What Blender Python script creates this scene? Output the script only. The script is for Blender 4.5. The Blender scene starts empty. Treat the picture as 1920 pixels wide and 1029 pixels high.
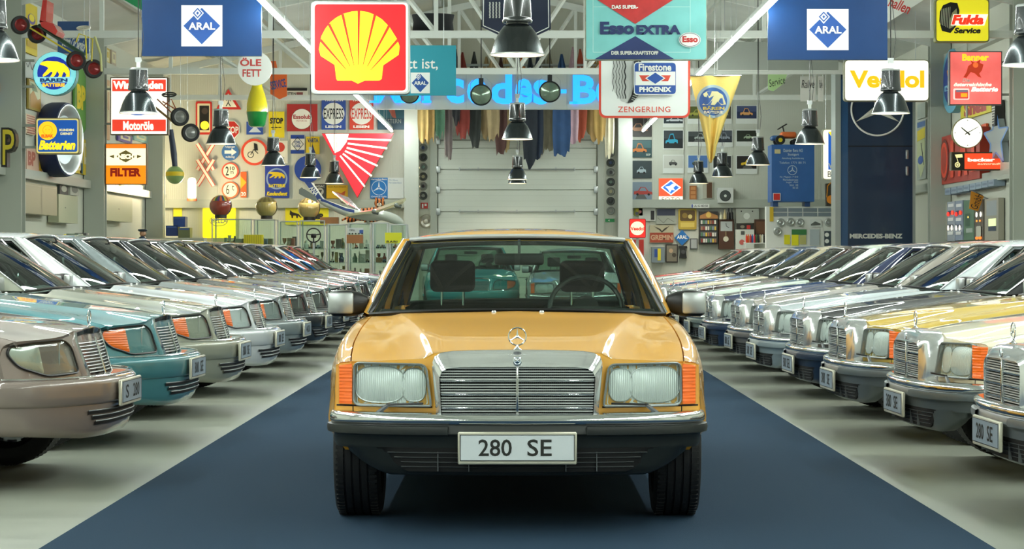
import bpy, bmesh, math, random
import numpy as np
from mathutils import Matrix, Vector
R = math.radians
PI = math.pi
random.seed(7)
scene = bpy.context.scene
col = scene.collection

# ------------------------------------------------------------------ camera, exposure
F, CX, CY, H = 4200.0, 970.0, 480.0, 1.26      # focal length in px of the 1920x1029 frame, vanishing point, eye height
cam_d = bpy.data.cameras.new('camera'); cam = bpy.data.objects.new('camera', cam_d); col.objects.link(cam)
cam.location = (0, 0, H); cam.rotation_euler = (R(90), 0, 0)
cam_d.sensor_width = 36; cam_d.lens = 36*F/1920
cam_d.shift_x = -(CX-960)/1920; cam_d.shift_y = -(514.5-CY)/1920
cam_d.clip_end = 200; cam_d.clip_start = .1
scene.camera = cam
vs = scene.view_settings
vs.view_transform = 'Standard'; vs.look = 'None'; vs.gamma = 1; vs.use_curve_mapping = False
vs.exposure = 0.0
w = bpy.data.worlds.new('world'); scene.world = w; w.use_nodes = True
w.node_tree.nodes['Background'].inputs[0].default_value = (.8, .9, 1, 1)
w.node_tree.nodes['Background'].inputs[1].default_value = .3
TUBE_L, DOME_W, GLOBE_L = 82.0, 85.0, 1.0
def area(loc, sx, sy, power, color=(1, 1, 1), rot=(0, 0, 0), name='ceiling_area_light'):
    l = bpy.data.lights.new(name, 'AREA'); l.shape = 'RECTANGLE'; l.size = sx; l.size_y = sy; l.energy = power; l.color = color
    o = bpy.data.objects.new(name, l); o.location = loc; o.rotation_euler = rot; col.objects.link(o); return o
# area lights added under the roof, out of frame, standing in for fluorescent rows
AREA_W = 270.0
for _y in (-6, 4, 14, 24):
    for _x in (-5.6, 5.6):
        area((_x, _y, 5.3), .22, 8.5, AREA_W, (.93, 1, .95))

# ------------------------------------------------------------------ materials
def lin(c):
    if isinstance(c, str):
        c = [int(c[i:i+2], 16)/255 for i in (0, 2, 4)]
    return [x/12.92 if x <= .04045 else ((x+.055)/1.055)**2.4 for x in c]
MATS = {}
def mat(name, c='808080', rough=.5, metal=0., emit=0., coat=0., bump=0., bscale=40., var=0., vscale=3., spec=.5, ecol=None):
    if name in MATS: return MATS[name]
    m = bpy.data.materials.new(name); m.use_nodes = True; nt = m.node_tree; b = nt.nodes['Principled BSDF']
    cc = lin(c); b.inputs['Base Color'].default_value = (*cc, 1)
    b.inputs['Roughness'].default_value = rough; b.inputs['Metallic'].default_value = metal
    b.inputs['Specular IOR Level'].default_value = spec
    if coat: b.inputs['Coat Weight'].default_value = coat; b.inputs['Coat Roughness'].default_value = .03
    if emit:
        b.inputs['Emission Color'].default_value = (*(lin(ecol) if ecol else cc), 1); b.inputs['Emission Strength'].default_value = emit
    if var or bump:
        tc = nt.nodes.new('ShaderNodeTexCoord'); nz = nt.nodes.new('ShaderNodeTexNoise'); nz.inputs['Detail'].default_value = 5
        nt.links.new(tc.outputs['Object'], nz.inputs['Vector'])
        if var:
            nz.inputs['Scale'].default_value = vscale
            mr = nt.nodes.new('ShaderNodeMapRange'); mr.inputs[1].default_value = .3; mr.inputs[2].default_value = .7
            mr.inputs[3].default_value = 1-var; mr.inputs[4].default_value = 1+var
            nt.links.new(nz.outputs['Fac'], mr.inputs[0])
            mx = nt.nodes.new('ShaderNodeVectorMath'); mx.operation = 'SCALE'; mx.inputs[0].default_value = cc
            nt.links.new(mr.outputs[0], mx.inputs['Scale']); nt.links.new(mx.outputs[0], b.inputs['Base Color'])
            if emit: nt.links.new(mx.outputs[0], b.inputs['Emission Color'])
        if bump:
            n2 = nt.nodes.new('ShaderNodeTexNoise'); n2.inputs['Scale'].default_value = bscale; n2.inputs['Detail'].default_value = 4
            nt.links.new(tc.outputs['Object'], n2.inputs['Vector'])
            bp = nt.nodes.new('ShaderNodeBump'); bp.inputs['Strength'].default_value = bump; bp.inputs['Distance'].default_value = .01
            nt.links.new(n2.outputs['Fac'], bp.inputs['Height']); nt.links.new(bp.outputs[0], b.inputs['Normal'])
    MATS[name] = m; return m
def C(c, rough=.45):                # plain painted / printed colour
    return mat('paint_'+c, c, rough)
def E(c, s=1.0):                    # printed on a back-lit face
    return mat('lit_%s_%g' % (c, s), c, .35, emit=s)
def paint(c, metallic=False):
    k = 'car_paint_%s_%d' % (c, metallic)
    if k in MATS: return MATS[k]
    m = mat(k, c, .42 if metallic else .5, metal=.30 if metallic else 0, coat=1.0, spec=.3)
    if metallic:
        nt = m.node_tree; b = nt.nodes['Principled BSDF']; tc = nt.nodes.new('ShaderNodeTexCoord'); v = nt.nodes.new('ShaderNodeTexVoronoi')
        v.inputs['Scale'].default_value = 900; nt.links.new(tc.outputs['Object'], v.inputs['Vector'])
        mr = nt.nodes.new('ShaderNodeMapRange'); mr.inputs[3].default_value = .36; mr.inputs[4].default_value = .5
        nt.links.new(v.outputs['Distance'], mr.inputs[0]); nt.links.new(mr.outputs[0], b.inputs['Roughness'])
    return m
PAINT = mat('body_paint_default', 'd9a441', .3, coat=1)
LOWER = mat('lower_plastic_default', '222625', .42)
CHROME = mat('chrome', 'd8dadc', .09, 1.)
STEEL = mat('brushed_steel', 'c0c4c4', .32, .8)
ALUF = mat('spun_aluminium', '74787a', .3, .95)
BLACK = mat('black_plastic', '0c0d0e', .4)
RUBBER = mat('rubber', '121315', .62, bump=.15, bscale=90)
DARK = mat('dark_void', '050506', .7)
VELOUR = mat('dark_velour', '0d0d10', .95, bump=.4, bscale=300, spec=.1)
ALLOY = mat('alloy_rim', '9a9ea2', .3, .9)
WHITE = mat('white_paint', 'e6e8e2', .45)
def glass(name, tint, refl_rough=.01, ior=1.5, alpha=1.0):
    if name in MATS: return MATS[name]
    m = bpy.data.materials.new(name); m.use_nodes = True; nt = m.node_tree; nt.nodes.clear()
    out = nt.nodes.new('ShaderNodeOutputMaterial'); mx = nt.nodes.new('ShaderNodeMixShader'); t = nt.nodes.new('ShaderNodeBsdfTransparent')
    g = nt.nodes.new('ShaderNodeBsdfGlossy'); fr = nt.nodes.new('ShaderNodeFresnel'); ge = nt.nodes.new('ShaderNodeNewGeometry'); im = nt.nodes.new('ShaderNodeMapRange'); im.inputs[3].default_value = ior; im.inputs[4].default_value = 1/ior; nt.links.new(ge.outputs['Backfacing'], im.inputs[0]); nt.links.new(im.outputs[0], fr.inputs[0])
    t.inputs[0].default_value = (*lin(tint), 1); g.inputs['Roughness'].default_value = refl_rough
    nt.links.new(fr.outputs[0], mx.inputs[0]); nt.links.new(t.outputs[0], mx.inputs[1]); nt.links.new(g.outputs[0], mx.inputs[2])
    nt.links.new(mx.outputs[0], out.inputs[0]); MATS[name] = m; return m
GLASS = glass('tinted_car_glass', 'c0d6cc', ior=1.42)
CLEAR = glass('clear_glass', 'e6f2ee')
LENS = glass('lamp_lens_glass', 'eef4f2', .02, 1.6)
def ribbed(name, c, rough, metal, direction, scale, strength, coat=0, emit=0):
    m = mat(name, c, rough, metal, coat=coat, emit=emit); nt = m.node_tree; b = nt.nodes['Principled BSDF']
    tc = nt.nodes.new('ShaderNodeTexCoord'); wv = nt.nodes.new('ShaderNodeTexWave'); wv.wave_type = 'BANDS'; wv.bands_direction = direction
    wv.inputs['Scale'].default_value = scale; nt.links.new(tc.outputs['Object'], wv.inputs['Vector'])
    bp = nt.nodes.new('ShaderNodeBump'); bp.inputs['Strength'].default_value = strength; bp.inputs['Distance'].default_value = .004
    nt.links.new(wv.outputs['Fac'], bp.inputs['Height']); nt.links.new(bp.outputs[0], b.inputs['Normal']); return m
REFLECTOR = ribbed('ribbed_reflector', 'f2f6f6', .28, .30, 'X', 34, .6)
TRIM = mat('bright_trim', 'e4e6e6', .22, .6)
AMBER = ribbed('amber_lens', 'ff701c', .22, 0, 'Z', 20, .5, coat=1, emit=.10)  # unlit lens with a faint glow added to brighten the orange

# ------------------------------------------------------------------ mesh builder
_text_cache = {}
def text_mesh(s, bold=0.0, shear=0.0, space=1.0):
    k = (s, bold, shear, space)
    if k in _text_cache: return _text_cache[k]
    cu = bpy.data.curves.new('t', 'FONT'); cu.body = s; cu.resolution_u = 3; cu.offset = bold; cu.shear = shear; cu.fill_mode = 'FRONT'
    cu.space_character = space; cu.align_x = 'CENTER'
    o = bpy.data.objects.new('t', cu); col.objects.link(o)
    dg = bpy.context.evaluated_depsgraph_get(); me = bpy.data.meshes.new_from_object(o.evaluated_get(dg))
    v = np.array([p.co[:] for p in me.vertices]); f = [tuple(p.vertices) for p in me.polygons]
    bpy.data.objects.remove(o); bpy.data.curves.remove(cu); bpy.data.meshes.remove(me)
    if len(v) == 0: v = np.zeros((1, 3))
    _text_cache[k] = (v, f); return v, f

class MB:
    def __init__(s): s.v = []; s.f = []; s.m = []; s.sm = []; s.mats = []
    def mi(s, m):
        if m not in s.mats: s.mats.append(m)
        return s.mats.index(m)
    def add(s, vs, fs, m, smooth=False, M=None):
        vs = np.asarray(vs, float)
        if M is not None:
            A = np.array(M); vs = vs @ A[:3, :3].T + A[:3, 3]
        n = len(s.v); s.v.extend(map(tuple, vs)); k = s.mi(m)
        for f in fs: s.f.append(tuple(i+n for i in f)); s.m.append(k); s.sm.append(smooth)
        return s
    def box(s, x0, y0, z0, x1, y1, z1, m, M=None):
        v = [(x0,y0,z0),(x1,y0,z0),(x1,y1,z0),(x0,y1,z0),(x0,y0,z1),(x1,y0,z1),(x1,y1,z1),(x0,y1,z1)]
        return s.add(v, [(0,3,2,1),(4,5,6,7),(0,1,5,4),(1,2,6,5),(2,3,7,6),(3,0,4,7)], m, False, M)
    def bbox(s, x0, y0, z0, x1, y1, z1, m, b=.01, seg=2, smooth=True, M=None):
        """bevelled box"""
        bm = bmesh.new(); bmesh.ops.create_cube(bm, size=1)
        for v in bm.verts: v.co = ((x0+x1)/2+v.co.x*(x1-x0), (y0+y1)/2+v.co.y*(y1-y0), (z0+z1)/2+v.co.z*(z1-z0))
        b = min(b, .49*min(x1-x0, y1-y0, z1-z0))
        bmesh.ops.bevel(bm, geom=bm.edges[:], offset=b, segments=seg, profile=.5, affect='EDGES')
        bm.verts.index_update(); v = [x.co[:] for x in bm.verts]; f = [tuple(q.index for q in x.verts) for x in bm.faces]; bm.free()
        return s.add(v, f, m, smooth, M)
    def tube(s, pts, r, m, n=8, closed=False, caps=True, flat=1.0):
        P = np.asarray(pts, float); k = len(P)
        rr = np.full(k, r) if np.isscalar(r) else np.asarray(r, float)
        if closed: T = np.roll(P, -1, 0)-np.roll(P, 1, 0)
        else: T = np.gradient(P, axis=0) if k > 2 else np.array([P[1]-P[0]]*2)
        T /= (np.linalg.norm(T, axis=1)[:, None]+1e-12)
        up = np.array([0, 0, 1.]) if abs(T[0][2]) < .9 else np.array([1., 0, 0])
        V = []
        U = np.cross(T[0], up); U /= np.linalg.norm(U)
        for i in range(k):
            U = U-T[i]*U.dot(T[i]); U /= (np.linalg.norm(U)+1e-12); W = np.cross(U, T[i])
            for j in range(n):
                a = 2*PI*j/n; V.append(P[i]+rr[i]*(U*math.cos(a)+W*math.sin(a)*flat))
        fs = []
        for i in range(k if closed else k-1):
            for j in range(n):
                a, b = i*n+j, i*n+(j+1) % n; c, d = ((i+1) % k)*n+(j+1) % n, ((i+1) % k)*n+j
                fs.append((a, b, c, d))
        if caps and not closed: fs.append(tuple(range(n-1, -1, -1))); fs.append(tuple((k-1)*n+j for j in range(n)))
        return s.add(V, fs, m, n > 4)
    def lathe(s, prof, m, n=24, M=None, smooth=True, ang=2*PI):
        """prof: (r, z) points, spun about z"""
        V = []; k = len(prof)
        for i in range(n):
            a = ang*i/n
            for r, z in prof: V.append((r*math.cos(a), r*math.sin(a), z))
        fs = [(i*k+j, ((i+1) % n)*k+j, ((i+1) % n)*k+j+1, i*k+j+1) for i in range(n) for j in range(k-1)]
        return s.add(V, fs, m, smooth, M)
    def cyl(s, c, r, h, m, axis='z', n=20, r2=None):
        r2 = r if r2 is None else r2
        M = Matrix.Translation(c) @ {'z': Matrix(), 'x': Matrix.Rotation(R(90), 4, 'Y'), 'y': Matrix.Rotation(R(90), 4, 'X')}[axis]
        return s.lathe([(0, -h/2), (r, -h/2), (r2, h/2), (0, h/2)], m, n, M)
    def grid(s, P, m, smooth=True, flip=False, closeu=False):
        """P: (a, b, 3) array"""
        P = np.asarray(P, float); a, b = P.shape[:2]
        fs = []
        for i in range(a if closeu else a-1):
            for j in range(b-1):
                q = (i*b+j, ((i+1) % a)*b+j, ((i+1) % a)*b+j+1, i*b+j+1)
                fs.append(q[::-1] if flip else q)
        return s.add(P.reshape(-1, 3), fs, m, smooth)
    def slab(s, P, t, m, smooth=True):
        """grid given thickness along t (vector or (a,b,3))"""
        P = np.asarray(P, float); Q = P+np.asarray(t, float); a, b = P.shape[:2]
        n = a*b; V = np.concatenate([P.reshape(-1, 3), Q.reshape(-1, 3)])
        fs = []
        for i in range(a-1):
            for j in range(b-1):
                q = (i*b+j, (i+1)*b+j, (i+1)*b+j+1, i*b+j+1); fs.append(q); fs.append(tuple(x+n for x in q[::-1]))
        edge = [i*b for i in range(a)]+[(a-1)*b+j for j in range(1, b)]+[i*b+b-1 for i in range(a-2, -1, -1)]+[j for j in range(b-2, 0, -1)]
        for i in range(len(edge)):
            p, q = edge[i], edge[(i+1) % len(edge)]; fs.append((q, p, p+n, q+n))
        return s.add(V, fs, m, smooth)
    def prism(s, poly, y0, y1, m, M=None):
        """polygon in x,z extruded from y0 (front) to y1"""
        k = len(poly); V = [(x, y0, z) for x, z in poly]+[(x, y1, z) for x, z in poly]
        ar = sum(poly[i][0]*poly[(i+1) % k][1]-poly[(i+1) % k][0]*poly[i][1] for i in range(k))
        f = [tuple(range(k)), tuple(range(2*k-1, k-1, -1))]+[(i, i+k, (i+1) % k+k, (i+1) % k) for i in range(k)]
        if ar < 0: f = [q[::-1] for q in f]
        return s.add(V, f, m, False, M)
    def sphere(s, c, r, m, n=16, sc=(1, 1, 1)):
        prof = [(math.sin(PI*i/(n//2))*1.0, -math.cos(PI*i/(n//2))) for i in range(n//2+1)]
        M = Matrix.Translation(c) @ Matrix.Diagonal((r*sc[0], r*sc[1], r*sc[2], 1)); return s.lathe(prof, m, n, M)
    def text(s, txt, x0, z0, x1, z1, y, m, bold=.02, shear=0., M=None, fit=True, space=1.):
        v, f = text_mesh(txt, bold, shear, space); lo, hi = v.min(0), v.max(0); sz = np.maximum(hi-lo, 1e-6)
        sx, sz_ = (x1-x0)/sz[0], (z1-z0)/sz[1]
        if not fit: sx = sz_ = min(sx, sz_)
        cx, cz = (x0+x1)/2, (z0+z1)/2; mid = (lo+hi)/2
        V = np.stack([(v[:, 0]-mid[0])*sx+cx, np.full(len(v), y), (v[:, 1]-mid[1])*sz_+cz], 1)
        return s.add(V, f, m, False, M)
    def mesh(s, name, sharp=38):
        me = bpy.data.meshes.new(name); me.from_pydata(s.v, [], s.f)
        for m in s.mats: me.materials.append(m)
        me.polygons.foreach_set('material_index', s.m); me.polygons.foreach_set('use_smooth', s.sm)
        me.update()
        if any(s.sm): me.set_sharp_from_angle(angle=R(sharp))
        return me
    def build(s, name, parent=None, loc=None, rot=None, kind=None, label=None, sharp=38):
        o = bpy.data.objects.new(name, s.mesh(name, sharp)); col.objects.link(o)
        if parent: o.parent = parent
        if loc is not None: o.location = loc
        if rot is not None: o.rotation_euler = rot
        if kind: o['kind'] = kind
        if label: o['label'] = label
        return o
def tag(o, label, cat, group=None, kind=None):
    o['label'] = label; o['category'] = cat
    if group: o['group'] = group
    if kind: o['kind'] = kind
    return o
def thing(name, label, cat, loc=(0, 0, 0), rz=0, group=None):
    o = bpy.data.objects.new(name, None); col.objects.link(o); o.location = loc; o.rotation_euler = (0, 0, rz); o.empty_display_size = .1
    return tag(o, label, cat, group)
def struct(name, mb, parent=None):
    o = mb.build(name, parent)
    if not parent: o['kind'] = 'structure'
    return o
def at(px, py, D): return Vector(((px-CX)*D/F, D, H+(CY-py)*D/F))
def copy_tree(o, parent=None):
    c = o.copy(); col.objects.link(c); c.parent = parent
    for ch in list(o.children): copy_tree(ch, c)
    return c
def bake_boolean(o, cutters):
    for c in cutters:
        md = o.modifiers.new('b', 'BOOLEAN'); md.object = c; md.operation = 'DIFFERENCE'; md.solver = 'EXACT'
        md.material_mode = 'TRANSFER'
    dg = bpy.context.evaluated_depsgraph_get(); me = bpy.data.meshes.new_from_object(o.evaluated_get(dg))
    o.modifiers.clear(); o.data = me
    for c in cutters: bpy.data.objects.remove(c)
    me.set_sharp_from_angle(angle=R(32)); return o
def interp(keys, t):
    """smooth monotone cubic interpolation; keys: rows (t, a, b, ...)"""
    K = np.asarray(keys, float); x, Y = K[:, 0], K[:, 1:]
    t = np.clip(np.asarray(t, float), x[0], x[-1]); h = np.diff(x); d = np.diff(Y, axis=0)/h[:, None]
    m = np.zeros_like(Y); m[0] = d[0]; m[-1] = d[-1]
    for i in range(1, len(x)-1):
        w1, w2 = 2*h[i]+h[i-1], h[i]+2*h[i-1]
        ok = d[i-1]*d[i] > 0
        with np.errstate(divide='ignore', invalid='ignore'):
            m[i] = np.where(ok, (w1+w2)/(w1/np.where(ok, d[i-1], 1)+w2/np.where(ok, d[i], 1)), 0)
    i = np.clip(np.searchsorted(x, t, 'right')-1, 0, len(h)-1); u = ((t-x[i])/h[i])[..., None]; hh = h[i][..., None]
    return (2*u**3-3*u**2+1)*Y[i]+(u**3-2*u**2+u)*hh*m[i]+(-2*u**3+3*u**2)*Y[i+1]+(u**3-u**2)*hh*m[i+1]
def section(L, n=4, creases=()):
    """L: (S, m, 3) control points per station -> (S, k, 3) smooth sections"""
    d = np.linalg.norm(np.diff(L, axis=1), axis=2)[..., None]+1e-6; sl = np.diff(L, axis=1)/d; m = L.shape[1]
    mL, mR = np.zeros_like(L), np.zeros_like(L); mL[:, 0] = mR[:, 0] = sl[:, 0]; mL[:, -1] = mR[:, -1] = sl[:, -1]
    for i in range(1, m-1):
        if i in creases: mL[:, i] = sl[:, i-1]; mR[:, i] = sl[:, i]
        else:
            t = (sl[:, i-1]*d[:, i]+sl[:, i]*d[:, i-1])/(d[:, i]+d[:, i-1]); mL[:, i] = mR[:, i] = t
    out = []
    for i in range(m-1):
        for q in range(n):
            u = q/n
            out.append((2*u**3-3*u**2+1)*L[:, i]+(u**3-2*u**2+u)*d[:, i]*mR[:, i]+(-2*u**3+3*u**2)*L[:, i+1]+(u**3-u**2)*d[:, i]*mL[:, i+1])
    out.append(L[:, -1]); return np.stack(out, 1)
# ------------------------------------------------------------------ cars (nose at y=0, looking along -y)
W126 = dict(
    len=4.95, sweep=.20, sexp=2.2, face=.135, rake=.10, axles=(.845, 3.78), wr=.325, ww=.225, track=.765, arch=.355,
    A=[(.19, 0, .825), (.5, 0, .872), (.84, 0, .915), (1.15, 0, .948), (1.42, 0, .978), (3.95, 0, .975), (4.4, 0, .955), (4.93, 0, .90)],
    B=[(.19, .385, .813), (.5, .42, .862), (.84, .475, .905), (1.15, .535, .94), (1.42, .60, .966), (3.95, .55, .968), (4.93, .52, .89)],
    B2=[(.19, .425, .793), (.5, .455, .843), (.84, .51, .888), (1.15, .57, .926), (1.42, .635, .957), (3.95, .6, .962), (4.93, .57, .88)],
    Cc=[(.19, .778, .772), (.4, .787, .803), (.65, .79, .845), (.95, .787, .882), (1.25, .765, .932), (1.45, .752, .952), (2, .77, .945), (3.5, .77, .945), (3.95, .72, .955), (4.93, .69, .872)],
    D=[(.19, .838, .757), (.35, .842, .77), (.7, .846, .836), (1.1, .838, .888), (1.4, .822, .925), (2, .825, .935), (3.6, .825, .935), (4.2, .80, .928), (4.93, .765, .85)],
    E=[(.19, .848, .70), (.5, .872, .73), (.84, .892, .77), (1.4, .89, .82), (3.6, .89, .82), (4.2, .875, .80), (4.93, .81, .76)],
    F=[(.19, .85, .60), (.5, .888, .61), (.84, .912, .62), (1.25, .902, .62), (3.6, .908, .62), (4.2, .892, .62), (4.93, .83, .60)],
    G=[(.19, .848, .42), (.5, .885, .42), (.84, .905, .42), (1.25, .895, .42), (3.6, .90, .42), (4.2, .885, .42), (4.93, .82, .42)],
    S=[(.19, .80, .36), (.5, .83, .40), (.75, .85, .40), (.9, .86, .23), (3.8, .86, .23), (4.3, .84, .30), (4.93, .79, .36)],
    wb=(.765, 1.555, .957), wbc=(1.44, .982), wt=(.588, 2.155, 1.338), wtc=(2.11, 1.358), po=(.812, 1.80, .945), gx=.628, gz=1.352,
    roofz=1.418, rt=(.59, 3.42, 1.34), rtc=(3.48, 1.362), rb=(.72, 3.85, .965), rbc=(4.08, .98), po2=(.80, 3.98, .945), bp=2.68)
W140 = dict(W126, len=5.05, sweep=.30, sexp=3, face=.16, rake=.22, axles=(.88, 3.95), wr=.335, ww=.23, track=.80, arch=.365,
    A=[(.14, 0, .845), (.5, 0, .895), (.84, 0, .935), (1.15, 0, .972), (1.45, 0, 1.005), (4.0, 0, 1.0), (4.4, 0, .985), (5.03, 0, .94)],
    B=[(.14, .335, .83), (.5, .40, .888), (.84, .47, .928), (1.15, .54, .965), (1.45, .62, .998), (4.0, .6, .995), (5.03, .55, .93)],
    B2=[(.14, .375, .822), (.5, .44, .876), (.84, .51, .918), (1.15, .58, .957), (1.45, .66, .99), (4.0, .64, .99), (5.03, .6, .925)],
    Cc=[(.14, .80, .79), (.4, .81, .83), (.65, .815, .868), (.95, .812, .905), (1.25, .80, .945), (1.45, .79, .968), (2, .80, .965), (3.6, .80, .97), (4.0, .76, .975), (5.03, .72, .90)],
    D=[(.14, .855, .765), (.35, .865, .80), (.7, .875, .85), (1.1, .872, .90), (1.4, .865, .935), (2, .865, .955), (3.6, .865, .96), (4.2, .84, .95), (5.03, .80, .87)],
    E=[(.14, .87, .70), (.5, .905, .73), (.88, .925, .77), (1.4, .92, .83), (3.6, .92, .83), (4.2, .91, .81), (5.03, .84, .77)],
    F=[(.14, .875, .60), (.5, .92, .61), (.88, .942, .62), (1.25, .935, .62), (3.6, .94, .62), (4.2, .93, .62), (5.03, .86, .60)],
    G=[(.14, .87, .42), (.5, .915, .42), (.88, .938, .42), (1.25, .93, .42), (3.6, .935, .42), (4.2, .92, .42), (5.03, .85, .42)],
    S=[(.14, .82, .34), (.5, .86, .30), (.9, .89, .24), (3.9, .89, .24), (4.4, .86, .30), (5.03, .81, .36)],
    wb=(.80, 1.57, .985), wbc=(1.45, 1.008), wt=(.62, 2.22, 1.415), wtc=(2.17, 1.442), po=(.848, 1.84, .972), gx=.665, gz=1.43,
    roofz=1.482, rt=(.62, 3.55, 1.40), rtc=(3.63, 1.425), rb=(.75, 4.0, .995), rbc=(4.18, 1.0), po2=(.83, 4.1, .97), bp=2.78)

def plan_sweep(P, x, y):
    return P['sweep']*(np.abs(x)/.86)**P['sexp']*np.clip(1-(y-P['face'])/1.0, 0, 1)**2
def body_lines(P, ys, names, dz=None):
    out = []
    for nme in names:
        k = P[nme]; v = interp(k, ys); out.append(np.stack([v[:, 0], ys, v[:, 1]], 1))
    return np.stack(out, 1)
def warp(P, G):
    G = G.copy(); G[..., 1] += plan_sweep(P, G[..., 0], G[..., 1]); return G
def mirror_full(S):
    return np.concatenate([S*np.array([-1, 1, 1]), S[:, ::-1][:, 1:]], 1) if abs(S[0, -1, 0]) < 1e-9 else None

def car_body(P, root):
    y0, y1 = P['face']+P['rake']*.25+.004, P['len']-.02
    ys = np.unique(np.concatenate([np.linspace(y0, 1.45, 26), np.linspace(1.45, 4.0, 22), np.linspace(4.0, y1, 14)]))
    L = body_lines(P, ys, ['Cc', 'D', 'E', 'F', 'G', 'S'])
    Cc = L[:, 0]; inner = Cc-np.array([.006, 0, .03]); ctr = inner*np.array([0, 1, 1]); bot = L[:, -1]*np.array([0, 1, 1])
    crown = interp(P['A'], ys)[:, 1]-.03
    ctr[:, 2] = crown; mid = (inner+ctr)/2; mid[:, 2] = np.minimum(crown*.6+inner[:, 2]*.4, interp(P['B2'], ys)[:, 1]-.035); mid[:, 0] = inner[:, 0]*.55
    half = np.concatenate([ctr[:, None], mid[:, None], inner[:, None], L, bot[:, None]], 1)
    S = warp(P, section(half, 4, creases=(2, 3, 8)))
    S[:, 0, 0] = 0; S[:, -1, 0] = 0
    ring = np.concatenate([S, (S*np.array([-1, 1, 1]))[:, -2:0:-1]], 1)          # closed ring per station
    a, b = ring.shape[:2]; V = ring.reshape(-1, 3); fs = []
    for i in range(a-1):
        for j in range(b): fs.append((i*b+j, i*b+(j+1) % b, (i+1)*b+(j+1) % b, (i+1)*b+j))
    c0, c1 = len(V), len(V)+1; m0, m1 = ring[0].mean(0), ring[-1].mean(0); m0[1] = ring[0][:, 1].max(); V = np.concatenate([V, [m0], [m1]])
    for j in range(b): fs.append((c0, (j+1) % b, j)); fs.append((c1, (a-1)*b+j, (a-1)*b+(j+1) % b))
    mb = MB(); mb.add(V, fs, PAINT, True); o = mb.build('body_shell', root)
    bm = bmesh.new(); bm.from_mesh(o.data); bmesh.ops.recalc_face_normals(bm, faces=bm.faces); bm.to_mesh(o.data); bm.free()
    o.data.polygons.foreach_set('use_smooth', [True]*len(o.data.polygons))
    cut = []
    for ay in P['axles']:
        for sx in (-1, 1):
            c = MB(); c.cyl((sx*.85, ay, P['wr']), P['arch'], .46, DARK, 'x', 40); cut.append(c.build('cutter'))
    c = MB(); V = []
    for y, xx in ((1.62, .70), (3.62, .72)):
        V += [(-xx, y, .34), (xx, y, .34), (xx, y, 1.3), (-xx, y, 1.3)]
    c.add(V, [(0,1,2,3), (7,6,5,4), (0,4,5,1), (1,5,6,2), (2,6,7,3), (3,7,4,0)], DARK); cut.append(c.build('cutter'))
    bake_boolean(o, cut); return o

def patch_lid(P, root, name, ya, yb, n=24):
    ys = np.linspace(ya, yb, n); L = body_lines(P, ys, ['A', 'B', 'B2', 'Cc']); L[:, 3, 0] -= .007; L[:, 0, 0] = 0
    S = section(L, 6, creases=(1,)); S = np.concatenate([S, S[:, -1:]-np.array([0.004, 0, .022])], 1)
    G = np.concatenate([S[:, ::-1]*np.array([-1, 1, 1]), S[:, 1:]], 1); G = warp(P, G)
    first = G[:1].copy(); first[..., 2] -= .02; first[..., 1] += .006
    last = G[-1:].copy(); last[..., 2] -= .02
    G = np.concatenate([first, G, last]); mb = MB(); mb.grid(G, PAINT, True); o = mb.build(name, root, sharp=30); return o

def face_y(P, x, z):
    return P['face']+P['sweep']*(np.abs(x)/.86)**P['sexp']+P['rake']*np.maximum(0, z-.55)
def outline(pts, r=.02, n=4):
    """round the corners of a polygon"""
    out = []; k = len(pts)
    for i in range(k):
        p, a, b = np.array(pts[i], float), np.array(pts[i-1], float), np.array(pts[(i+1) % k], float)
        ri = r[i] if hasattr(r, '__len__') else r
        da, db = (a-p), (b-p); la, lb = np.linalg.norm(da), np.linalg.norm(db); ri = min(ri, la*.45, lb*.45)
        if ri < 1e-5: out.append(p); continue
        A, B = p+da/la*ri, p+db/lb*ri
        for q in range(n+1):
            t = q/n; out.append((1-t)**2*A+2*t*(1-t)*p+t*t*B)
    return np.array(out)
def resample(poly, seg=.03):
    out = []
    for i in range(len(poly)):
        a, b = poly[i], poly[(i+1) % len(poly)]; k = max(1, int(np.linalg.norm(b-a)/seg))
        for q in range(k): out.append(a+(b-a)*q/k)
    return np.array(out)
def disk_patch(mb, P, poly, off, bulge, m, rings=6, power=3, smooth=True):
    """star-shaped outline on the nose surface; off: forward offset, bulge: extra forward at the centre"""
    poly = resample(poly); c = poly.mean(0); k = len(poly); V = []; fs = []
    for i in range(1, rings+1):
        t = i/rings
        for p in poly:
            q = c+(p-c)*t; V.append((q[0], float(face_y(P, q[0], q[1]))-off-bulge*(1-t**power), q[1]))
    V.append((c[0], float(face_y(P, c[0], c[1]))-off-bulge, c[1])); n0 = len(V)-1
    for i in range(rings-1):
        for j in range(k): fs.append((i*k+j, i*k+(j+1) % k, (i+1)*k+(j+1) % k, (i+1)*k+j))
    for j in range(k): fs.append((n0, (j+1) % k, j))
    ar = sum(poly[j][0]*poly[(j+1) % k][1]-poly[(j+1) % k][0]*poly[j][1] for j in range(k))
    if ar < 0: pass
    else: fs = [f[::-1] for f in fs]
    mb.add(V, fs, m, smooth); return poly
def rim_tube(mb, P, poly, off, r, m, side=None):
    poly = resample(poly); pts = [(p[0], float(face_y(P, p[0], p[1]))-off, p[1]) for p in poly]; mb.tube(pts, r, m, 6, closed=True)
def band(mb, P, poly, off0, off1, m):
    poly = resample(poly); A = np.array([[(p[0], float(face_y(P, p[0], p[1]))-o, p[1]) for p in poly] for o in (off0, off1)])
    mb.grid(np.swapaxes(A, 0, 1), m, True, closeu=True)

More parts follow.
